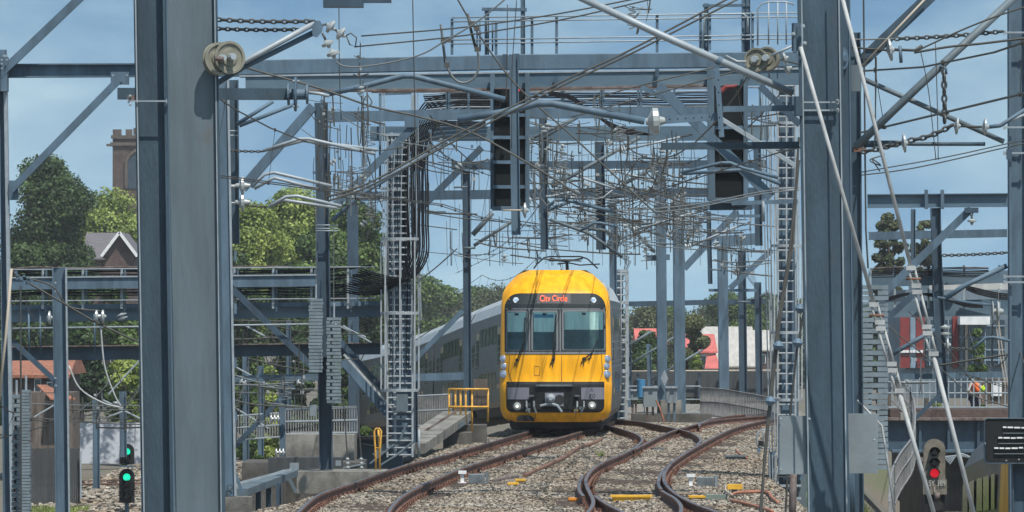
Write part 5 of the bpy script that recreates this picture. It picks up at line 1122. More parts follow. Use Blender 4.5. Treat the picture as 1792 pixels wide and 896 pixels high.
# black indicator at right
ri = thing('route_indicator', 'black rounded indicator board with rows of white dashes at the right edge', 'indicator', P(1760, 810, 84))
x0, x1, y0, y1 = 1722, 1830, 732, 811; rr = 7
poly = []
for cx_, cy_, a0 in ((x1 - rr, y0 + rr, 0), (x0 + rr, y0 + rr, 90), (x0 + rr, y1 - rr, 180), (x1 - rr, y1 - rr, 270)):
    for q in range(6): a = math.radians(a0 + q * 18); poly.append((P(cx_ + rr * math.cos(a), 0, 84).x, P(0, cy_ - rr * math.sin(a), 84).z))
MB().plate(poly, 84, .12).build('board', 'black', ri); MB().beam(P(1784, 811, 84.2), P(1787, 1000, 84.2), M_(28, 84), .2, 'I').build('post', 'steel_dark', ri)
ed = MB(); ed.tube([Vector((x, 83.93, z)) for x, z in poly + poly[:1]], M_(1.2, 84), 5); ed.build('rim', 'steel_near', ri)
for (yy, xa) in ((748, 1755), (766, 1747), (784, 1740)):
    x = xa
    lm_ = MB(); 
    while x < 1828:
        L = rnd.uniform(6, 11); lm_.box(P(x + L / 2, yy + rnd.uniform(-.6, .6), 83.92), M_(L, 84), .02, M_(2.6, 84)); x += L + 2
    lm_.build('white_dashes', 'white', ri)
    lm_ = MB(); lm_.box(P((xa + 1826) / 2, yy + 10, 83.92), M_(1826 - xa, 84), .02, M_(1.4, 84)); lm_.build('louvre_edge', 'boxdark', ri)
bolts(ri, [(1761, 806), (1783, 804), (1724, 776)], 83.9, .012)

# ------------------------------------------------------------------ lower right: bridge, worker, second train
bd = thing('road_bridge', 'brick edged steel girder bridge crossing the lower line at right', 'bridge', P(1680, 790, 166))
MB().box(P(1672, 722, 170), M_(250, 168), 5, M_(16, 168)).build('deck_edge', 'brick', bd); bm(bd, 'girder', (1548, 760), (1800, 760), 54, 167.6, 'C', .5, mat='steel_dark'); bm(bd, 'top_flange', (1548, 733), (1800, 733), 5, 167.4, 'box', .7, mat='rusty'); bm(bd, 'bottom_flange', (1560, 789), (1800, 789), 5, 167.4, 'box', .7, mat='steel')
for x in (1610, 1660, 1712): bm(bd, 'stiffener', (x, 735), (x, 787), 5, 167.3, 'box', .2, mat='steel_dark')
MB().box(P(1590, 800, 170), M_(44, 168), 4, M_(150, 168)).build('pier', 'concrete_dark', bd); MB().box(P(1590, 728, 165.5), .5, .5, .2).build('kerb_stone', 'concrete', bd)
rw = blk('brick_wall', 1600, 1622, 800, 960, 150, 12, 'brick', 'sloping brick wall between the curved fence and the red signal', 'wall')
ip = thing('pipe_run', 'silver pipework under the bridge girder at right', 'pipe', P(1690, 805, 160))
for i in range(5): tb(ip, 'pipe', [(1650 + i * 3, 800 + i * 3), (1680, 798 - i), (1715, 803 + i), (1745, 796 + i * 2)], 3, 160, 'steel_light', n=5, sm=True)
MB().box(P(1700, 840, 173), M_(210, 173), .5, M_(110, 173)).build('abutment', 'concrete_dark', bd)  # back wall added in dark concrete to paint the shade beneath the bridge
# worker
def worker():
    Yw = 170.0; s = M_(1, Yw); r0 = P(1706, 712, Yw); fx = lambda x, y: P(x, y, Yw)
    J = {'pelvis': (1701, 690, .11), 'lhip': (1700, 695, .085), 'lknee': (1704, 705, .062), 'lank': (1703, 721, .045), 'ltoe': (1708, 723, .038),
         'spine': (1697, 680, .125), 'chest': (1702, 670, .145), 'neck': (1710, 672, .06), 'head': (1716, 679, .085), 'crown': (1719, 683, .075)}
    edges = [('pelvis', 'lhip'), ('lhip', 'lknee'), ('lknee', 'lank'), ('lank', 'ltoe'), ('pelvis', 'spine'), ('spine', 'chest'), ('chest', 'neck'), ('neck', 'head'), ('head', 'crown')]
    pos = {k: (fx(v[0], v[1]), v[2]) for k, v in J.items()}
    for k in ('lhip', 'lknee', 'lank', 'ltoe'): pos['r' + k[1:]] = (pos[k][0] + Vector((.10, .18, 0)), pos[k][1]); pos[k] = (pos[k][0] + Vector((-.02, -.08, 0)), pos[k][1])
    edges += [('pelvis', 'rhip'), ('rhip', 'rknee'), ('rknee', 'rank'), ('rank', 'rtoe')]
    for sd, dy in (('a', -.2), ('b', .2)):
        pos['sh' + sd] = (fx(1705, 672) + Vector((0, dy, 0)), .06); pos['el' + sd] = (fx(1712, 687) + Vector((0, dy, 0)), .042); pos['wr' + sd] = (fx(1717, 698) + Vector((0, dy * .6, 0)), .03); pos['ha' + sd] = (fx(1719, 703) + Vector((0, dy * .5, 0)), .035)
        edges += [('chest', 'sh' + sd), ('sh' + sd, 'el' + sd), ('el' + sd, 'wr' + sd), ('wr' + sd, 'ha' + sd)]
    def skin(keys, eds, name, mat, parent, grow=0):
        ks = list(keys); me = bpy.data.meshes.new(name); org = rootloc(parent)
        me.from_pydata([tuple(pos[k][0] - org) for k in ks], [(ks.index(a), ks.index(b)) for a, b in eds if a in ks and b in ks], []); o = bpy.data.objects.new('tmp', me); COL.objects.link(o)
        md = o.modifiers.new('s', 'SKIN'); me.skin_vertices or None
        for i, k in enumerate(ks): me.skin_vertices[0].data[i].radius = (pos[k][1] + grow, pos[k][1] + grow)
        me.skin_vertices[0].data[0].use_root = True
        sb = o.modifiers.new('u', 'SUBSURF'); sb.levels = 1; sb.render_levels = 1
        bpy.context.view_layer.update(); dg = bpy.context.evaluated_depsgraph_get(); m2 = bpy.data.meshes.new_from_object(o.evaluated_get(dg)); bpy.data.objects.remove(o)
        m2.materials.clear(); m2.materials.append(MAT[mat]); m2.polygons.foreach_set('use_smooth', [True] * len(m2.polygons)); n_ = bpy.data.objects.new(name, m2); COL.objects.link(n_); n_.parent = parent; return n_
    r = thing('person', 'worker in orange hi-vis vest and lime helmet bending over on the bridge', 'person', r0)
    skin(pos.keys(), edges, 'body', 'skin', r)
    skin(['pelvis', 'lhip', 'lknee', 'lank', 'rhip', 'rknee', 'rank'], edges, 'trousers', 'navy', r, .02)
    v = skin(['spine', 'chest', 'sha', 'shb', 'ela', 'elb'], edges, 'vest', 'orange_vest', r, .035)
    MB().beam(fx(1694, 683), fx(1703, 662), .05, .42, 'box').build('reflective_tape', 'vest_tape', v) 
    c = fx(1718, 681); ax = Vector((.75, -.1, -.6)); MB().lathe(c - ax.normalized() * .03, ax, [(0, .14), (.015, .145), (.02, .115), (.07, .105), (.11, .07), (.125, .02)], 16).build('helmet', 'lime', r, smooth=True)
worker()
# second train at lower right
t2 = thing('passenger_train', 'second train at lower right with only a yellow cab edge showing', 'train', (P(1775, 0, 112).x, 112, -3.2))
def bx(name, mat, pts, Ys, parent):   # pts: outline in world x,z ; Ys: two distances
    mb = MB(); n = len(pts); mb.v = [(x, Ys[0], z) for x, z in pts] + [(x, Ys[1], z) for x, z in pts]; mb.f = [tuple(range(n))[::-1], tuple(range(n, 2 * n))] + [(i, (i + 1) % n, (i + 1) % n + n, i + n) for i in range(n)]
    return mb.build(name, mat, parent)
def prism2(name, mat, secs, parent):
    mb = MB(); n = len(secs[0][1])
    for y, c_ in secs: mb.v += [(x, y, z) for x, z in c_]
    for k in range(len(secs) - 1): mb.f += [(k * n + i, k * n + (i + 1) % n, (k + 1) * n + (i + 1) % n, (k + 1) * n + i) for i in range(n)]
    mb.f += [tuple(range(n))[::-1], tuple(range((len(secs) - 1) * n, len(secs) * n))]; return mb.build(name, mat, parent)
def sec2(xc, zb, s=1.0): return [(xc + w * s, zb + z) for z, w in SEC] + [(xc - w * s, zb + z) for z, w in SEC[-2::-1]]
xa = P(1752, 0, 112).x + 1.5; zb2 = -3.1
prism2('cab_front', 'yellow', [(110.9, sec2(xa, zb2, .93)), (111.6, sec2(xa, zb2, 1.0)), (112.4, sec2(xa, zb2, 1.0))], t2)
prism2('carriage', 'stainless', [(112.41, sec2(xa, zb2, .998)), (122, sec2(xa + .35, zb2 - .4, 1)), (132, sec2(xa + .8, zb2 - .85, 1))], t2)
MB().box((xa + .15, 110.88, zb2 + 2.9), 2.6, .05, 1.7).build('windscreen', 'maskblack', t2); MB().box((xa - 1.0, 110.84, zb2 + 2.6), .45, .03, .8).build('window', 'blind', t2)
for a, b in ((113.6, 115), (116, 118.5), (119, 121.5), (123, 126), (127, 130)):
    tbx2 = [(112.4, 0), (122, .35), (132, .8)]; f0 = xa + interp(a, tbx2) - 1.53; f1 = xa + interp(b, tbx2) - 1.53; h0 = -interp(a, [(112.4, 0), (122, .4), (132, .85)]); h1 = -interp(b, [(112.4, 0), (122, .4), (132, .85)])
    for z0, z1 in ((2.45, 3.15), (1.0, 1.7)):
        mb = MB(); mb.add([(f0 - .012, a, zb2 + z0 + h0), (f1 - .012, b, zb2 + z0 + h1), (f1 - .012, b, zb2 + z1 + h1), (f0 - .012, a, zb2 + z1 + h0)], [(0, 1, 2, 3)]); mb.build('side_window', 'winside', t2)

# ------------------------------------------------------------------ overhead wires
def wire(label, pts, w, Y, mat='wire', Y2=None, name='overhead_wire', pair=0, sm=True):
    Y2 = Y2 or Y; k = len(pts) - 1
    q = [P(x, y, Y + (Y2 - Y) * i / k) for i, (x, y) in enumerate(pts)]; q = smooth(q, 6) if sm and k > 1 else q
    r = MB().tube(q, M_(w, (Y + Y2) / 2) / 2, 6).build(name, mat, label=label, cat='wire', smooth=True)
    return r
wire('thick double feeder sweeping from the dark mast head up to the top edge, upper strand', [(572, 345), (650, 318), (780, 246), (860, 205), (1000, 135), (1100, 89), (1285, -8)], 3.6, 62, 'wire_tan')
wire('thick double feeder sweeping from the dark mast head up to the top edge, lower strand', [(574, 352), (650, 324), (784, 253), (864, 211), (1000, 142), (1106, 93), (1300, -6)], 3.4, 62.4, 'wire_tan')
wire('brown cable slanting down right from the disc insulator boom', [(425, 117), (560, 155), (650, 186), (740, 206), (834, 236), (958, 306), (1010, 340)], 3.6, 75, 'wire_tan')
wire('dark line falling from the top edge across the left signal board', [(798, -6), (830, 48), (884, 126), (935, 180), (999, 236), (1100, 330), (1150, 375)], 3, 85, 'wire_tan')
wire('upper of two nearly level lines from the rod frame to the top edge', [(632, 63), (780, 51), (880, 39), (1000, 20), (1140, -8)], 2.6, 58)
wire('lower of two nearly level lines from the rod frame to the top edge', [(620, 82), (780, 66), (880, 52), (1000, 31), (1160, -6)], 2.6, 58.3)
wire('sagging line from the small insulators to the handrail and top edge', [(588, 108), (600, 115), (630, 117), (690, 108), (740, 94), (775, 74), (835, 38), (892, -8)], 2.8, 46, 'wire_grey')
wire('thin upright wire left of the top gantry droppers', [(593, -8), (594, 120), (597, 210)], 1.6, 60)
wire('thin upright wire above the peak of the big cranked arm', [(722, -8), (724, 95), (727, 250)], 1.8, 60)
wire('thin upright wire just left of the left signal board', [(888, 8), (887, 130), (885, 175)], 1.6, 85); wire('thin upright wire in front of the left signal board post', [(904, 0), (900, 60), (896, 130), (895, 260)], 1.5, 85)
lp2 = thing('hanging_loop', 'dark U-shaped jumper cable hanging at the top gantry left of the signal board', 'cable', P(810, 145, 85))
tb(lp2, 'jumper', [(772, 45), (776, 80), (782, 115), (795, 138), (812, 145), (830, 136), (838, 115), (836, 88)], 4.2, 85, 'wire_grey', sm=True); tb(lp2, 'rod', [(818, 24), (826, 60), (834, 90)], 5, 85, 'wire'); tb(lp2, 'rod', [(771, 43), (779, 112)], 3.5, 85, 'wire')
for x, y in ((826, 42), (834, 50), (835, 86), (782, 114), (776, 72), (785, 70)): MB().box(P(x, y, 84.9), .08, .07, .07).build('clamp', 'wire_tan', lp2)
wire('pair line upper rising left to right behind the tall right strut tube', [(1000, 185), (1100, 155), (1250, 118)], 2.4, 96, 'wire_tan'); wire('pair line lower rising left to right behind the tall right strut tube', [(1000, 205), (1120, 172), (1250, 135), (1340, 110)], 2.4, 96.4, 'wire_tan')
for i, (y0, y1, lab) in enumerate(((370, 328, 'upper'), (376, 332, 'lower'))): wire('%s green grey contact wire rising towards the right ladder mast' % lab, [(1070, y0), (1200, y0 - 10), (1330, y1 + 8), (1398, y1)], 2.2, 95, 'wire_grey')
wire('upper contact wire crossing right of the mast to the right edge', [(1486, 309), (1600, 294), (1760, 258), (1800, 250)], 2.2, 75, 'wire'); wire('lower contact wire crossing right of the mast to the right edge', [(1486, 305), (1650, 276), (1760, 252), (1800, 244)], 2, 75.3, 'wire')
wire('heavy line from the hanging hook rising to the right edge', [(1600, 92), (1660, 82), (1720, 76), (1800, 66)], 4.2, 58, 'wire'); wire('line rising steeply from the hanging hook to the right edge', [(1602, 90), (1680, 54), (1740, 30), (1800, 10)], 3, 58.2, 'wire')
wire('thin slanting dropper left of the hanging chain at right', [(1609, 80), (1625, 160), (1638, 280)], 1.6, 59); wire('thin slanting dropper nearest the hanging chain at right', [(1637, 75), (1640, 170), (1642, 280)], 1.6, 59.1)
wire('thin vertical rope hung right of the plated mast', [(1534, 100), (1532, 200), (1530, 262)], 2, 59.2)
wire('thin jumper line low between the right mast and the tray portal', [(1540, 560), (1640, 640), (1700, 690), (1765, 712)], 2, 120, 'wire_tan'); wire('second jumper line across the worker bridge', [(1590, 545), (1650, 600), (1700, 665), (1740, 700)], 1.8, 122, 'wire')
wire('twisted cable from the tray portal column to the right edge', [(1640, 640), (1700, 630), (1765, 620)], 3.4, 121, 'wire')
def catenary(label, tr, sup, zrail=None, zm=6.35, zc=5.15, dstep=4.5, stag=.22, wr=.009, offs=0, two=True):
    X = lambda y: interp(y, [(a, b) for a, b, c in tr]) + offs; Z = lambda y: interp(y, [(a, c) for a, b, c in tr])
    r = thing('catenary', label, 'catenary', (X(sup[0]), sup[0], Z(sup[0]) + zc))
    m = []; c = []
    for k, (a, b) in enumerate(zip(sup, sup[1:])):
        n = 8; s = 1 if k % 2 else -1
        for i in range(n + (k == len(sup) - 2)):
            f = i / n; y = a + (b - a) * f; dr = min(.75, (b - a) ** 2 * .0006 + .15)
            xs = X(a) * (1 - f) + X(b) * f
            m.append(Vector((xs, y, Z(y) + zm - dr * 4 * f * (1 - f)))); c.append(Vector((xs + stag * (s * (1 - f) - s * f), y, Z(y) + zc)))
    MB().tube(m, wr * 1.25, 6).build('messenger_wire', 'wire_tan', r, smooth=True); MB().tube(c, wr, 6).build('contact_wire', 'wire', r, smooth=True)
    if two: MB().tube([v + Vector((.06, 0, .02)) for v in c], wr, 6).build('contact_wire', 'wire', r, smooth=True)
    y = sup[0] + 2
    while y < sup[-1] and dstep:
        a = Vector((interp(y, [(v.y, v.x) for v in m]), y, interp(y, [(v.y, v.z) for v in m]))); b = Vector((interp(y, [(v.y, v.x) for v in c]), y, interp(y, [(v.y, v.z) for v in c])))
        mb = MB().tube([a, b], wr * .45, 4); mb.box(a, .03, .04, .05).box(b, .04, .04, .04); mb.build('dropper', 'wire', r); y += dstep
    return r
trk1 = [(80, -4.35, 0), (91, -2.9, 0), (110, -.9, 0), (130, .25, 0), (155, 1.2, 0), (175, 1.85, -.1), (198, 1.2, -.7), (230, -1.2, -1.6), (300, -9, -3.3)]
trk2 = [(35, 6, 0), (60, 3.5, 0), (91, 2.1, 0), (110, 1.9, 0), (130, 2.6, 0), (150, 4.2, 0), (170, 6.0, 0), (200, 8.0, 0), (260, 11, -.5), (330, 14, -1)]
trk3 = [(35, -2.8, 0), (60, .0, 0), (91, 2.5, 0), (115, 3.1, 0), (135, 3.4, 0), (150, 3.0, 0), (165, 2.4, 0), (185, 3.4, 0), (215, 4.2, 0), (300, 6, -.5)]
catenary('overhead line above the left curved track leading to the train', trk1, [80, 104, 117, 130, 155, 190, 230, 290])
catenary('overhead line above the right arm of the turnout', trk2, [36, 70, 104, 130, 155, 190, 222, 300]); catenary('overhead line above the middle of the turnout', trk3, [104,  117, 130, 155, 184, 215, 280])
catenary('wire run sloping down to its anchor right of the train roof', [(104, -1.5, .6), (190, 4.6, -.4)], [104, 128, 155, 190], zm=6.2, zc=5.6, two=False, dstep=3.5)
catenary('wire run crossing from the right ladder mast towards the train', [(104, 4.9, .8), (200, -2.2, -.9)], [104, 131, 160, 200], zm=6.4, zc=5.5, two=False, dstep=4)
catenary('wire run passing left of the train behind the slim post', [(117, -3.0, .4), (240, -2.8, -2)], [117, 155, 190, 240], zm=6.2, zc=5.2, two=False)
catenary('overhead line of the sunken track at left', [(90, -8.3, -4), (130, -9, -4), (200, -12, -4), (300, -17, -4)], [90, 130, 165, 210, 290], zm=5.9, zc=5.1)
catenary('second overhead line of the sunken tracks at left', [(100, -6.0, -4.2), (140, -6.8, -4.2), (300, -12, -4.2)], [100, 130, 165, 210, 290], zm=5.9, zc=5.1)
catenary('overhead line above the sunken track at lower right', [(90, 8.3, -3.4), (112, 9.9, -3.4), (150, 12, -3.4), (240, 16, -3.4)], [90, 112, 150, 190, 240], zm=6.1, zc=5.0)
def cluster(label, cx_, cy_, w, h, Y, n, seed, mat='wire', pig=3, ins=1):
    n = int(n * 1.35); R = random.Random(seed); r = thing('wire_cluster', label, 'wires', P(cx_, cy_, Y))
    for i in range(n):
        x = cx_ + R.uniform(-.5, .5) * w; y = cy_ + R.uniform(-.5, .5) * h; k = R.random()
        if k < .62: pts = [(x, y - h * R.uniform(.1, .35)), (x + R.uniform(-2, 2), y), (x + R.uniform(-2.5, 2.5), y + h * R.uniform(.15, .5))]
        elif k < .96: d_ = R.uniform(-.06, .16) * h; pts = [(x - w * R.uniform(.3, .8), y - d_), (x, y + R.uniform(1, 5)), (x + w * R.uniform(.3, .8), y + d_)]
        else: pts = [(x, y), (x + R.uniform(-16, 16), y + 14), (x + R.uniform(-10, 10), y + 30), (x + R.uniform(-14, 14), y + 38), (x + R.uniform(-5, 5), y + 18)]
        tb(r, 'wire', pts, R.choice((1.3, 1.6, 2.2, 2.8)), Y + R.uniform(-2, 2), R.choice((mat, 'wire', 'wire_tan', 'wire_grey')), n=5, sm=True)
        if R.random() < .6: MB().box(P(x, y, Y - .1), M_(R.uniform(3, 6), Y), .05, M_(R.uniform(3, 6), Y)).build('clamp', R.choice(('wire_tan', 'steel', 'porcelain')), r)
    for i in range(pig):
        x = cx_ + R.uniform(-.4, .4) * w; y = cy_ + R.uniform(-.3, .2) * h; q = []
        for j in range(9): q.append((x + (9 if j % 2 else -9) * R.uniform(.5, 1.1) + R.uniform(-2, 2), y + j * 4.2))
        tb(r, 'pigtail', q, 1.7, Y - .5, 'wire_grey', n=5, sm=True)
    for i in range(ins):
        x = cx_ + R.uniform(-.4, .4) * w; y = cy_ + R.uniform(-.4, .4) * h; a = R.uniform(0, 3.1)
        insul(r, (x, y), (x + 13 * math.cos(a), y + 13 * math.sin(a)), Y - .3, 2, M_(6, Y))
    return r
cluster('vertical tangle of jumpers hanging from the rod frame at upper left', 632, 150, 22, 130, 55, 9, 1, pig=0)
cluster('tangle of thin wires and loops left of the caged ladder mast top', 628, 270, 60, 150, 112, 16, 2, pig=3, ins=2)
cluster('wires and clamps around the head of the dark weight mast', 570, 245, 50, 190, 114, 16, 3, pig=1, ins=2)
cluster('twisted jumpers below the bent arms at the dark weight mast', 590, 330, 70, 60, 113, 10, 4, pig=1)
cluster('fittings between the left signal board and the caged ladder mast', 790, 270, 110, 90, 110, 12, 5, pig=0, ins=1)
cluster('busy wires and clamps right of the left signal board', 975, 250, 90, 90, 115, 16, 6, pig=1, ins=2)
cluster('insulators and jumpers at the thick hanging post', 1075, 225, 80, 90, 108, 18, 7, pig=2, ins=3)
cluster('snarl of registration wires in the middle of the far portals', 1150, 330, 110, 120, 140, 30, 8, pig=4, ins=3)
cluster('snarl of wires just above the pantograph', 1000, 390, 130, 60, 140, 20, 9, pig=2, ins=1)
cluster('loose wires between the far columns right of the train roof', 1110, 410, 90, 70, 150, 18, 10, pig=3, ins=1)
cluster('jumpers around the bottom of the right signal board', 1260, 400, 120, 70, 135, 16, 11, pig=1, ins=2)
cluster('wires crossing beneath the peak of the central cranked arm', 1000, 320, 100, 70, 125, 14, 12, pig=1, ins=1)
cluster('small fittings hanging by the scuffed column head', 1300, 450, 80, 60, 150, 10, 13, pig=0, ins=1)
cluster('springy pigtail wires at the top of the big strut tube', 1115, 25, 50, 50, 70, 5, 14, pig=2, ins=0)
cluster('low tangle of wires and rods below the left cable bridge', 470, 690, 130, 120, 128, 20, 15, pig=1, ins=2)
cluster('faint tangle of lines over the sunken tracks at left', 190, 720, 180, 60, 140, 22, 16, pig=1, ins=1)
cluster('line fittings showing between the cable bridge beams at left', 470, 585, 140, 60, 150, 12, 17, pig=0, ins=1)
cluster('jumpers and clamps behind the slotted weights at right', 1590, 640, 70, 80, 150, 10, 18, pig=0, ins=1)
cluster('knot of clamps and jumpers at the left end of the long cross arm', 1165, 270, 60, 80, 120, 14, 31, pig=2, ins=2)
cluster('droppers and springs in front of the wide column head', 1195, 390, 80, 90, 130, 16, 32, pig=4, ins=2)
cluster('wires behind the thick hanging post over the train', 1055, 350, 90, 110, 130, 18, 33, pig=3, ins=2)
cluster('insulators and ties along the blue beam left of the hanging posts', 930, 235, 60, 70, 120, 10, 34, pig=1, ins=3)
cluster('ties and jumpers around the drop post right of the left signal board', 960, 290, 60, 110, 122, 14, 35, pig=2, ins=2)
cluster('wires fanning out over the left shoulder of the train', 900, 430, 120, 50, 150, 10, 36, pig=0, ins=1)
cluster('jumper cluster near the top of the right caged ladder', 1320, 250, 60, 110, 115, 10, 37, pig=1, ins=1)
cluster('fine wires left of the caged ladder below the cranked arms', 625, 360, 60, 70, 114, 9, 38, pig=1, ins=1)
for q_, (xa_, ya_, xb_, yb_) in enumerate(((1095, 262, 1190, 240), (985, 300, 1075, 330), (1120, 400, 1215, 372), (1010, 345, 1100, 352), (1210, 430, 1290, 396), (930, 350, 1000, 336), (1080, 300, 1150, 318))):
    iz = thing('registration_arm', 'grey registration arm with insulator, ' + ('right of the big disc insulator', 'beneath the central cranked arm', 'beside the pale column head', 'crossing the thick hanging post', 'below the right signal board', 'beside the lower end of the left signal post', 'just left of the pale column top')[q_], 'arm', P(xa_, ya_, 126 + q_ * 3)); Yz = 126 + q_ * 3
    tb(iz, 'tube', [(xa_, ya_), (xb_, yb_)], 4.2, Yz, 'steel_light'); insul(iz, (xa_ - 12, ya_ + 2), (xa_, ya_), Yz, 3, .09); tb(iz, 'steady_arm', [(xb_, yb_), (xb_ - 20, yb_ + 16), (xb_ - 48, yb_ + 20)], 2.4, Yz, 'steel_light'); chn(iz, (xb_, yb_), (xb_ + 22, yb_ - 5), Yz, .08)
R = random.Random(77)
for i in range(110):
    x = R.uniform(735, 1340); y0 = R.uniform(215, 420); Yd = R.uniform(120, 210); L = R.uniform(40, 130)
    if y0 + L > 465: L = 465 - y0
    o = MB().tube([P(x, y0, Yd), P(x + R.uniform(-1, 3), y0 + L, Yd)], .0075, 4).build('dropper_wire', 'wire', label='hair thin dropper wire among those hanging over the train', cat='wire', group='thin dropper wires')
for i, (a, b, w) in enumerate((((722, 365), (835, 375), 3), ((735, 370), (880, 388), 2), ((620, 372), (800, 402), 1.8), ((740, 285), (820, 305), 1.8), ((720, 500), (800, 435), 2.2), ((800, 540), (720, 600), 1.6), ((735, 440), (870, 445), 1.2), ((830, 405), (1050, 395), 1.2))):
    wire('%s thin line running left of the train roof' % ('first second third fourth fifth sixth seventh eighth'.split()[i] + ' from the top,'), [a, ((a[0] + b[0]) / 2, (a[1] + b[1]) / 2 + 3), b], w, 135 + i, 'wire')
for i, q in enumerate(([(620, 555), (560, 580), (520, 570)], [(430, 560), (460, 548), (500, 590)], [(300, 640), (240, 690), (180, 720)], [(412, 690), (480, 720), (520, 750)], [(412, 632), (470, 660), (500, 690)])):
    pass
tubes = thing('cantilever_tubes', 'pale cantilever tubes seen through the gaps under the cable bridge', 'tubes', P(440, 700, 150))
for a, b in (((405, 710), (470, 750)), ((408, 640), (500, 690)), ((430, 570), (470, 592)), ((450, 545), (500, 590)), ((150, 745), (215, 720)), ((60, 730), (110, 700)), ((180, 700), (250, 735)), ((190, 690), (245, 630)), ((580, 565), (640, 590)), ((600, 570), (650, 600))): tb(tubes, 'tube', [a, b], 3.2, 150, 'steel_light', n=6)
for x, y0, y1, w in ((168, 700, 835, 12), (215, 685, 780, 12), (430, 620, 840, 11), (456, 640, 840, 10), (505, 560, 720, 8), (614, 560, 640, 8)):
    t_ = thing('catenary_post', 'grey post of the sunken lines, %s' % {168: 'of the pale graffiti wall', 215: 'directly above the green signals', 430: 'first right of the broad mast', 456: 'second right of the broad mast', 505: 'behind the bent diagonal brace', 614: 'between weights and ladder mast'}[x], 'post', P(x, y1, 170)); bm(t_, 'column', (x, y0), (x + 1, y1 + 20), w, 170, 'I', .2, mat='steel')
for x, y, r_ in ((481, 733, 8), (490, 792, 8), (660, 560, 0)): 
    if r_: insul(None, (x - 9, y), (x + 9, y), 127, 3, M_(r_, 127)) and None
for o in [o for o in COL.objects if o.name.startswith('insulator') and o.parent is None]:
    tag(o, 'upper grey barrel insulator under the left cable bridge' if 'bars' not in COL.get('x', {}) and o.name == sorted(q.name for q in COL.objects if q.name.startswith('insulator') and q.parent is None)[0] else 'lower grey barrel insulator under the left cable bridge', 'insulator')
# equipment behind train right: caged ladder post
cl = thing('ladder_mast', 'slim caged ladder post rising just right of the train front', 'mast', P(1090, 735, 182))
bm(cl, 'column', (1083, 472), (1086, 735), 14, 182, 'H', .2, mat='steel_dark'); ladder(cl, 1078, 1096, 474, 735, 181.6, 12, (474, 530, 560, 595, 650), hw=12, cage=(474, 700))

# ------------------------------------------------------------------ trees
def leaves(centers, radii, n, size, seed, flat=.75):
    R = np.random.RandomState(seed); C = np.array(centers); W = np.array(radii) ** 2; W = W / W.sum()
    idx = R.choice(len(C), n, p=W); d = R.normal(size=(n, 3)); d /= np.linalg.norm(d, axis=1)[:, None]
    rad = np.array(radii)[idx] * (.35 + .85 * R.rand(n) ** .7); pos = C[idx] + d * rad[:, None] * np.array([1, 1, flat])
    nrm = d + R.normal(size=(n, 3)) * .7 + [0, 0, .4]; nrm /= np.linalg.norm(nrm, axis=1)[:, None]
    a = np.cross(nrm, R.normal(size=(n, 3))); a /= np.linalg.norm(a, axis=1)[:, None]; b = np.cross(nrm, a)
    s = size * (.6 + .8 * R.rand(n))[:, None]; V = np.stack([pos - a * s * .5 - b * s * .15, pos + b * s * -.38, pos + a * s * .5, pos + b * s * .38], 1)
    me = bpy.data.meshes.new('crown'); me.vertices.add(n * 4); me.vertices.foreach_set('co', V.reshape(-1)); me.loops.add(n * 4); me.loops.foreach_set('vertex_index', np.arange(n * 4, dtype=np.int32))
    me.polygons.add(n); me.polygons.foreach_set('loop_start', np.arange(0, n * 4, 4, dtype=np.int32)); me.polygons.foreach_set('loop_total', np.full(n, 4, dtype=np.int32)); me.update(calc_edges=True); return me
def tree(name, label, px, ytop, hw, Y, kind, seed, n=9000, zb=-4.2, group=None, leaf=.26, nc=26, trunkfrac=.28, open_=0.0, link=True):
    n = int(n * 1.7); leaf *= .74; R = random.Random(seed); top = P(px, ytop, Y); wd = M_(hw, Y); Ht = top.z - zb; base = Vector((top.x, Y, zb))
    r = thing(name, label, 'tree', base, group); cz0 = Ht * trunkfrac; ch = Ht - cz0; C_ = []; Rr = []
    if open_ > .6: nc = 90
    for i in range(nc):
        a = R.uniform(0, 6.28); v = R.random(); q = math.sqrt(max(.04, 1 - (2 * v - 1) ** 2 * .9)) * (.3 + .7 * R.random())
        cr_ = min(wd, ch) * (R.uniform(.26, .46) if open_ < .6 else R.uniform(.14, .26)); C_.append((math.cos(a) * (wd - cr_) * q, math.sin(a) * (wd - cr_) * q, cz0 + cr_ * .7 + (ch - cr_ * 1.6) * v)); Rr.append(cr_)
    kk = .3 if open_ < .6 else .15; C_.append((0, 0, Ht - min(wd, ch) * kk)); Rr.append(min(wd, ch) * kk)
    me = leaves(C_, Rr, n, leaf, seed); me.materials.append(LEAF[kind]); o = bpy.data.objects.new('crown', me); COL.objects.link(o); o.parent = r
    tr = MB(); tw = max(.12, Ht * .022); tr.tube([base, base + Vector((R.uniform(-.2, .2), 0, cz0 * .6)), base + Vector((R.uniform(-.3, .3), 0, Ht * .55))], tw, 8, r1=tw * .5)
    for i in range(min(9, nc)):
        c = Vector(C_[i]); s_ = base + Vector((0, 0, min(c.z * .7, cz0 + ch * .25))); tr.tube([s_, (s_ + base + c) / 2 + Vector((0, 0, -.2)), base + c], tw * .4, 5, r1=tw * .12)
    tr.build('trunk', 'bark', r); return r
tree('broadleaf_tree', 'large dark tree behind the left edge mast', 88, 266, 96, 390, 'dark', 21, 36000, leaf=.3, nc=60)
tree('broadleaf_tree', 'yellow green tree below the church tower', 190, 322, 100, 440, 'bright', 22, 28000, leaf=.32, nc=46); tree('broadleaf_tree', 'dark lower tree in front of the gabled house', 40, 420, 60, 340, 'dark', 23, 9000, leaf=.32)
tree('broadleaf_tree', 'bright green tree directly right of the broad mast', 440, 348, 85, 360, 'bright', 24, 24000, leaf=.28, nc=44); tree('broadleaf_tree', 'tallest bright green tree between the left masts', 512, 322, 92, 380, 'bright', 25, 30000, leaf=.28, nc=50)
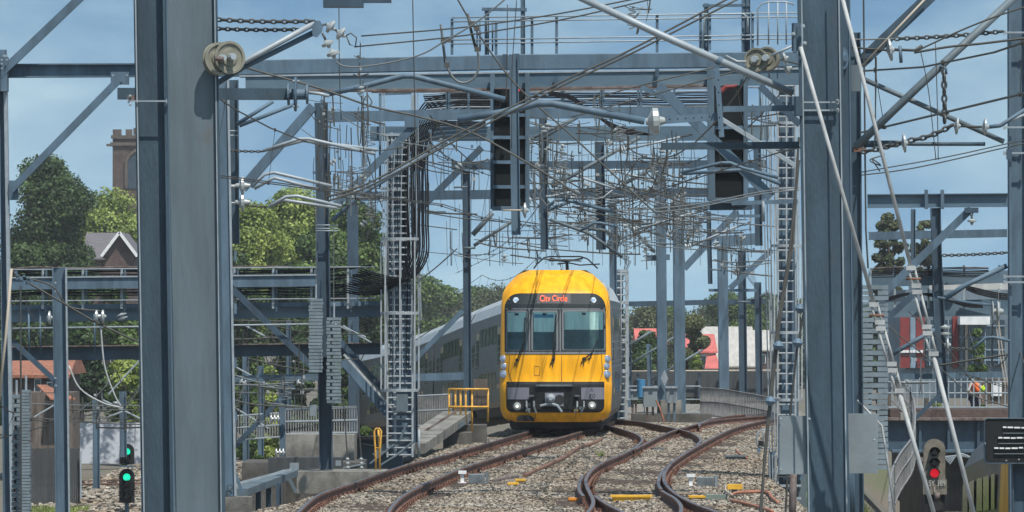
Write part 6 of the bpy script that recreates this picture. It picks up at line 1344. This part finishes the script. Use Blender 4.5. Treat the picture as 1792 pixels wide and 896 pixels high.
tree('broadleaf_tree', 'looser green tree behind the dark weight mast', 622, 345, 70, 370, 'mid', 26, 18000, leaf=.3, open_=.5); tree('broadleaf_tree', 'drooping green tree between weight mast and cable bridge', 568, 385, 80, 345, 'mid', 27, 18000, leaf=.3)
tree('broadleaf_tree', 'green tree behind the broad grey mast', 345, 380, 60, 365, 'mid', 28, 10000, leaf=.32)
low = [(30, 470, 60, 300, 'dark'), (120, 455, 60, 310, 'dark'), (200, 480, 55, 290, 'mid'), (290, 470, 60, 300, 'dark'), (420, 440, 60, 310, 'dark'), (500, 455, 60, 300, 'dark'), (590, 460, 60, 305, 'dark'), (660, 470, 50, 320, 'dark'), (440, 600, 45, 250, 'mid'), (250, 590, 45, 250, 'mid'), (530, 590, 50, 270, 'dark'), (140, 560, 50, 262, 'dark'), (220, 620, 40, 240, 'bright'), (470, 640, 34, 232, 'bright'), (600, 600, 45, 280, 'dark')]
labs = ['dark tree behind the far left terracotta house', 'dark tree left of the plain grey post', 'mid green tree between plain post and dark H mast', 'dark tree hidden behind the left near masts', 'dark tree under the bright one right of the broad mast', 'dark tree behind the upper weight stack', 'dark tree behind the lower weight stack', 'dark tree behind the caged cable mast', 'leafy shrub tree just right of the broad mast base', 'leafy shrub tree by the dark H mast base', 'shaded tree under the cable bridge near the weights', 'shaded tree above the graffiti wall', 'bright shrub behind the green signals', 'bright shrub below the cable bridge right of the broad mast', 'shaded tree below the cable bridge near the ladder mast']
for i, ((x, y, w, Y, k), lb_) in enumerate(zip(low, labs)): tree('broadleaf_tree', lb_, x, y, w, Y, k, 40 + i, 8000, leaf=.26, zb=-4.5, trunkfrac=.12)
protos = [tree('distant_tree', 'tree in the far green belt behind the railway', 730, 478, 90, 560, 'mid', 71, 16000, leaf=.40, zb=-5, trunkfrac=.06, group='far belt of trees'), tree('distant_tree', 'tree in the far green belt behind the railway', 790, 500, 90, 640, 'olive', 72, 16000, leaf=.42, zb=-5, trunkfrac=.06, group='far belt of trees'), tree('distant_tree', 'tree in the far green belt behind the railway', 1125, 528, 80, 520, 'olive', 73, 16000, leaf=.36, zb=-5, trunkfrac=.06, group='far belt of trees')]
for i, (x, y, w, Y, k) in enumerate(((760, 494, 36, 590, 0), (830, 498, 36, 650, 0), (865, 492, 30, 640, 1), (900, 500, 30, 660, 0), (1090, 540, 30, 540, 1), (1160, 530, 34, 560, 0), (1200, 545, 34, 500, 2), (1245, 520, 30, 560, 1), (1275, 508, 36, 540, 0), (1310, 522, 34, 560, 2), (1345, 512, 34, 560, 0), (1385, 520, 34, 560, 1), (1430, 515, 34, 560, 0), (700, 500, 36, 600, 2), (1520, 530, 40, 560, 0), (1560, 540, 40, 600, 1), (1610, 535, 40, 560, 2), (1660, 530, 40, 600, 0), (1720, 540, 40, 560, 1), (1770, 530, 40, 560, 0), (1810, 530, 40, 560, 2), (1840, 530, 40, 560, 0), (-20, 500, 50, 560, 0), (640, 490, 40, 580, 1), (10, 480, 50, 560, 2))):
    pr0 = protos[k]; c = dup_tree(pr0); tp = P(x, y, Y); c.location = (tp.x, Y, -5); src = [(730, 478, 34, 560), (790, 500, 34, 640), (1125, 528, 36, 520)][k]
    hs = (tp.z + 5) / (P(src[0], src[1], src[3]).z + 5); ws2 = M_(w, Y) / M_(src[2], src[3]); c.scale = (ws2 * .9, ws2 * .8, hs); c.rotation_euler = (0, 0, i * 1.3)
tree('broadleaf_tree', 'olive tree in front of the red roofs, right of the wide column', 1213, 548, 34, 330, 'olive', 81, 9000, leaf=.26, zb=-4.5); tree('broadleaf_tree', 'bright shrub below the red roofs', 1216, 618, 16, 300, 'bright', 82, 3500, leaf=.2, zb=-4); tree('broadleaf_tree', 'dark green tree between the pale and wide columns', 1132, 575, 48, 330, 'dark', 83, 14000, leaf=.26, zb=-4.5)
tree('eucalyptus_tree', 'airy gum tree beneath the blue girder at right, left one', 1556, 372, 36, 330, 'olive', 84, 11000, leaf=.24, nc=18, open_=.9, trunkfrac=.5); tree('eucalyptus_tree', 'airy gum tree beneath the blue girder at right, right one', 1622, 385, 34, 350, 'olive', 85, 10000, leaf=.26, nc=15, open_=.9, trunkfrac=.5)
tree('broadleaf_tree', 'round street tree in front of the dark glass building', 1711, 574, 19, 235, 'mid', 86, 5500, leaf=.16, zb=-1.5, trunkfrac=.15)
def grass(name, reg, n, mat, label, seed, hgt=.22):
    R_ = np.random.RandomState(seed); V = []; 
    while len(V) < n * 3:
        x, y = reg(R_); z = terr(x, y); a = R_.rand() * 6.28; w = .02; h = hgt * (.4 + R_.rand()); dx, dy = math.cos(a) * w, math.sin(a) * w; lx, ly = R_.normal(size=2) * h * .35
        V += [(x - dx, y - dy, z), (x + dx, y + dy, z), (x + lx, y + ly, z + h)]
    me = bpy.data.meshes.new(name); me.from_pydata(V, [], [(3 * i, 3 * i + 1, 3 * i + 2) for i in range(len(V) // 3)]); me.materials.append(mat); o = bpy.data.objects.new(name, me); COL.objects.link(o); tag(o, label, 'grass', None, 'stuff')
grass('grass', lambda R_: (lambda y: (interp(y, XR) + .9 + R_.rand() * 3.2, y))(90 + R_.rand() * 70), 26000, LEAF['bright'], 'rough green grass and weeds on the slope right of the tracks', 5, .3)
grass('grass', lambda R_: (-15.4 + R_.rand() * 1.7, 172 + R_.rand() * 14), 2600, LEAF['bright'], 'patch of grass by the dark board fence at lower left', 6, .2)
for x, y, lab in ((908, 765, 'tiny green weed in the train shadow'), (1052, 800, 'tiny green weed between the left track and the turnout'), (420, 885, 'green weeds at the foot of the concrete block by the broad mast')):
    g = G(x, y, -.19); me = MB(); R2_ = random.Random(x)
    for i in range(26):
        a = R2_.uniform(0, 6.28); h = R2_.uniform(.08, .2); l = Vector((math.cos(a) * h * .8, math.sin(a) * h * .8, h)); p = g + Vector((R2_.uniform(-.06, .06), R2_.uniform(-.06, .06), 0)); me.add([p, p + Vector((.03, 0, 0)), p + l], [(0, 1, 2)])
    me.build('weed', LEAF['bright'], label=lab, cat='weed', loc=g)

for i, (x, y, w, Y, k, lb_) in enumerate(((450, 795, 22, 150, 'mid', 'low bush under the left cable bridge beside the broad mast'), (520, 770, 16, 155, 'bright', 'small bush peeking over the stained wall at left'), (640, 745, 16, 160, 'mid', 'low bush below the carriages left of the caged mast'), (745, 720, 14, 175, 'dark', 'low bush behind the short railing left of the train'), (1640, 700, 12, 185, 'bright', 'bush behind the worker bridge railing at right'))):
    tree('shrub', lb_, x, y, w, Y, k, 200 + i, 2600, leaf=.10, zb=P(x, y + 45, Y).z, trunkfrac=.05, nc=14)
# ------------------------------------------------------------------ buildings
def house(label, x0, x1, yeave, yridge, ybase, Y, depth, wall, roof, name='house', gable=False, wins=(), barge=None):
    a = P(x0, yeave, Y); b = P(x1, yeave, Y); zb_ = P(0, ybase, Y).z; zr = P(0, yridge, Y).z; r = thing(name, label, 'building', Vector(((a.x + b.x) / 2, Y, zb_)))
    MB().box(((a.x + b.x) / 2, Y + depth / 2, (zb_ + a.z) / 2), b.x - a.x, depth, a.z - zb_).build('wall', wall, r); o = .25
    if gable:
        cx_ = (a.x + b.x) / 2; MB().add([(a.x, Y, a.z), (b.x, Y, a.z), (cx_, Y, zr - .05), (a.x, Y + depth, a.z), (b.x, Y + depth, a.z), (cx_, Y + depth, zr - .05)], [(0, 1, 2), (3, 5, 4), (0, 2, 5, 3), (1, 4, 5, 2), (0, 3, 4, 1)]).build('gable', wall, r)
        rf = MB()
        for s, e in ((-1, a.x), (1, b.x)): rf.add([(e + s * o, Y - .4, a.z - .15), (e + s * o, Y + depth + .3, a.z - .15), (cx_, Y + depth + .3, zr + .1), (cx_, Y - .4, zr + .1), (e + s * o, Y - .4, a.z - .3), (e + s * o, Y + depth + .3, a.z - .3), (cx_, Y + depth + .3, zr - .05), (cx_, Y - .4, zr - .05)], [(0, 1, 2, 3), (7, 6, 5, 4), (0, 3, 7, 4), (1, 5, 6, 2), (0, 4, 5, 1)])
        rr_ = rf.build('roof', roof, r)
        if barge:
            bb = MB()
            for e in (a.x - o, b.x + o): bb.beam((e, Y - .45, a.z - .2), (cx_, Y - .45, zr + .05), .22, .08)
            bb.build('bargeboard', barge, rr_)
    else:
        ym = Y + depth / 2; MB().add([(a.x - o, Y - o, a.z), (b.x + o, Y - o, a.z), (b.x + o, ym, zr), (a.x - o, ym, zr), (a.x - o, Y + depth + o, a.z), (b.x + o, Y + depth + o, a.z), (a.x - o, Y - o, a.z - .12), (b.x + o, Y - o, a.z - .12)], [(0, 1, 2, 3), (3, 2, 5, 4), (0, 3, 4), (1, 5, 2), (6, 7, 1, 0)]).build('roof', roof, r)
    for (wx0, wx1, wy0, wy1) in wins:
        w = MB().box(P((wx0 + wx1) / 2, (wy0 + wy1) / 2, Y - .02), M_(wx1 - wx0, Y), .1, M_(wy1 - wy0, Y)).build('window', 'white', r); MB().box(P((wx0 + wx1) / 2, (wy0 + wy1) / 2, Y - .08), M_(wx1 - wx0, Y) * .8, .04, M_(wy1 - wy0, Y) * .86).build('pane', 'glass', w)
    return r
# church tower
Y = 600.0; ct_ = thing('church_tower', 'brown brick church tower with battlements above the trees at left', 'tower', P(240, 560, Y))
a, b = P(197, 238, Y), P(292, 238, Y); zb_ = -5; cx_ = (a.x + b.x) / 2; w_ = b.x - a.x; ct_.location = (cx_, Y, zb_)
MB().box((cx_, Y + w_ / 2, (zb_ + a.z) / 2), w_, w_, a.z - zb_).build('tower_body', 'brick', ct_); MB().box((cx_, Y + w_ / 2, P(0, 252, Y).z), w_ + .5, w_ + .5, .35).build('string_course', 'brickcap', ct_)
mb = MB()
for i in range(5): mb.box((a.x + w_ * (i + .5) / 5, Y + .25, a.z + .35), w_ / 5 * .6, .5, .7); mb.box((a.x + .25, Y + w_ * (i + .5) / 5, a.z + .35), .5, w_ / 5 * .6, .7)
mb.build('battlement', 'brickcap', ct_); MB().box((cx_, Y - .1, a.z - .1), w_ + .3, .3, .35).build('parapet_band', 'brickcap', ct_); MB().box(P(193, 254, Y), .8, .4, .25).build('gargoyle', 'brickcap', ct_); bm(ct_, 'finial', (236, 224), (236, 236), 5, Y, 'box', .4, mat='brickcap')
lo = P(237, 330, Y); arch = [(lo.x - 1.0, lo.z), (lo.x + 1.0, lo.z), (lo.x + 1.0, P(0, 285, Y).z), (lo.x + .6, P(0, 272, Y).z), (lo.x, P(0, 264, Y).z), (lo.x - .6, P(0, 272, Y).z), (lo.x - 1.0, P(0, 285, Y).z)]
MB().plate(arch, Y - .05, .12).build('louvred_opening', 'glass', ct_); ring = MB().tube([Vector((x, Y - .12, z)) for x, z in arch[1:] + arch[:1]], .2, 6).build('arch_moulding', 'brickcap', ct_)
house('brick house with a white trimmed gable among the left trees', 184, 235, 444, 408, 560, 420, 10, 'brick', 'slate', gable=True, barge='white'); house('slate roofed wing left of the white trimmed gable', 150, 205, 452, 406, 560, 428, 8, 'brick', 'slate', name='house')
house('old brick house with terracotta roof at far left', 20, 112, 656, 618, 830, 218, 8, 'brick', 'terracotta', wins=((60, 72, 662, 700), (82, 92, 668, 700)))
lt = thing('lean_to', 'timber lean-to with sloping terracotta tiles at far left', 'building', P(95, 810, 210)); Y = 210.0
MB().box(P(92, 745, 212), M_(84, Y), 3, M_(120, Y)).build('wall', 'timber', lt); MB().add([P(64, 673, Y + 2), P(80, 673, Y + 2), P(132, 697, Y - .3), P(88, 697, Y - .3), P(64, 676, Y + 2), P(80, 676, Y + 2), P(132, 700, Y - .3), P(88, 700, Y - .3)], [(0, 1, 2, 3), (3, 2, 6, 7), (1, 5, 6, 2), (0, 3, 7, 4)]).build('roof', 'terracotta', lt)
gf = MB().box(P(190, 775, 235), M_(130, 235), .3, M_(72, 235)).build('painted_wall', 'graffiti', label='white and blue graffiti wall behind the green signals', cat='wall')
fd = thing('board_fence', 'tall dark board fence at lower left', 'fence', P(95, 885, 190)); 
for i in range(22): MB().box(P(54 + i * 4, 832 + (i % 3) * .8, 190), M_(3.6, 190), .05, M_(96, 190)).build('board', 'fence_dark', fd)
bm(fd, 'end_post', (141, 790), (142, 872), 3, 189.8, 'box', .06, mat='steel_light')
sl_ = MB(); sl_.box(P(250, 868, 182), M_(70, 182), 6, .25); 
for i in range(2):
    q = MB(); 
    for o_ in (-.72, .72): q.beam(P(90 + o_ * 40, 870 - 0, 205) + Vector((0, 0, 0)), P(255, 838 + o_ * 3, 212), .08, .15)
lrk = thing('railway_track', 'lower rusty track crossing below the green signals at left', 'track', P(200, 845, 222))
for dz in (0, 6): tb(lrk, 'rail', [(140, 842 + dz), (240, 840 + dz), (330, 838 + dz)], 3, 215 - dz, 'rust')
# red roofed houses, centre right
house('terrace with faded red hipped roof behind the wide column', 1198, 1250, 615, 585, 680, 430, 14, 'render', 'redroof', wins=((1205, 1214, 622, 640), (1226, 1236, 622, 640)))
house('long hall with pale grey corrugated roof, middle right', 1236, 1322, 640, 572, 690, 440, 24, 'render', 'greyroof', wins=((1250, 1262, 648, 662), (1290, 1300, 646, 662)))
mm = thing('red_gable_wing', 'small red roofed porch in front of the pale grey hall', 'building', P(1248, 690, 425)); MB().box(P(1248, 658, 428), M_(26, 425), 5, M_(30, 425)).build('wall', 'bluepanel', mm); MB().add([P(1238, 615, 432), P(1250, 612, 432), P(1262, 645, 424), P(1233, 645, 424)], [(0, 1, 2, 3)]).build('roof', 'redroof', mm)
house('row with brownish grey roof behind the slim dark columns', 1300, 1352, 612, 578, 690, 450, 14, 'brick', 'greyroof', wins=((1305, 1314, 620, 636), (1330, 1340, 620, 636))); house('white rendered house glimpsed right of the train', 1118, 1162, 600, 575, 670, 400, 10, 'white', 'redroof', wins=((1130, 1138, 610, 626),))
dk = thing('parapet_bridge', 'long dark parapet wall crossing behind the cabinets and columns', 'bridge', P(1220, 700, 300)); MB().box(P(1225, 672, 300), M_(330, 300), 3, M_(44, 300)).build('parapet', 'fence_dark', dk); tb(dk, 'pipe_rail', [(1070, 650), (1390, 648)], 3, 298, 'rope')
for i in range(9): MB().box(P(1080 + i * 36, 674, 298.2), M_(4, 298), .2, M_(44, 298)).build('pilaster', 'steel_dark', dk)
# right hand commercial building
cb = thing('office_building', 'dark glass building with red and blue grey wall panels at right', 'building', P(1680, 700, 265)); Y = 265.0
MB().box(P(1675, 600, 275), M_(240, Y), 20, M_(190, Y)).build('wall', 'bluepanel', cb)
for x0, x1, m_ in ((1575, 1592, 'redpanel'), (1603, 1618, 'redpanel'), (1667, 1677, 'redpanel'), (1593, 1602, 'steel_far')):
    MB().box(P((x0 + x1) / 2, 598, 264.9), M_(x1 - x0, Y), .1, M_(92, Y)).build('panel', m_, cb)
for x0, x1 in ((1620, 1634), (1638, 1652), (1654, 1665), (1679, 1688), (1692, 1712), (1714, 1734), (1738, 1758)):
    wn_ = MB().box(P((x0 + x1) / 2, 600, 264.9), M_(x1 - x0, Y), .12, M_(80, Y)).build('window', 'glass', cb)
    fm_ = MB().box(P((x0 + x1) / 2, 600, 264.8), .05, .06, M_(80, Y))
    for yy in (570, 590, 612, 630): fm_.box(P((x0 + x1) / 2, yy, 264.8), M_(x1 - x0, Y), .05, .06)
    fm_.build('window_frame', 'steel_far', wn_)
MB().box(P(1704, 561, 264), M_(52, Y), 1.6, M_(14, Y)).build('canopy', 'white', cb); MB().box(P(1691, 605, 264.6), M_(4, Y), .3, M_(86, Y)).build('pale_column', 'render', cb); MB().box(P(1680, 506, 275), M_(150, Y), 14, .5).build('roof', 'greyroof', cb)
MB().box(P(1596, 615, 264.8), M_(40, Y), .1, .12).build('trim', 'white', cb)
nb = thing('notice_board', 'brown notice board with white papers behind the worker', 'board', P(1735, 705, 176)); MB().box(P(1735, 685, 176), M_(56, 176), .1, M_(44, 176)).build('board', 'timber', nb); MB().box(P(1744, 680, 175.9), M_(18, 176), .04, M_(26, 176)).build('paper', 'white', nb)
rl_ = thing('red_spire', 'thin dark red conifer or spire tip beyond the right portal', 'tree', P(1739, 520, 400)) if False else None
# blurred dark box at top edge
tbx = MB().box(P(601, 2, 30), M_(70, 30), .12, M_(22, 30)).build('junction_box', 'steel_dark', label='dark out of focus box hanging at the top edge, left of centre', cat='box'); MB().box(P(655, 1, 30), M_(60, 30), .05, M_(8, 30)).build('box_arm', 'steel_dark', tbx)
# ------------------------------------------------------------------ haze
hz = bpy.data.meshes.new('haze'); hb = MB().box((0, 590, 22), 3000, 1820, 58); hz = bpy.data.materials.new('haze_air'); hz.use_nodes = True; t = hz.node_tree; t.nodes.remove(t.nodes['Principled BSDF'])
pv = N(t, "ShaderNodeVolumePrincipled"); pv.inputs['Density'].default_value = .00016; pv.inputs['Color'].default_value = (.93, .96, 1, 1); t.links.new(pv.outputs[0], t.nodes['Material Output'].inputs['Volume'])
ho_ = hb.build('haze', hz, loc=(0, 590, 22)); tag(ho_, 'pale air thickening with distance', 'haze', None, 'stuff')
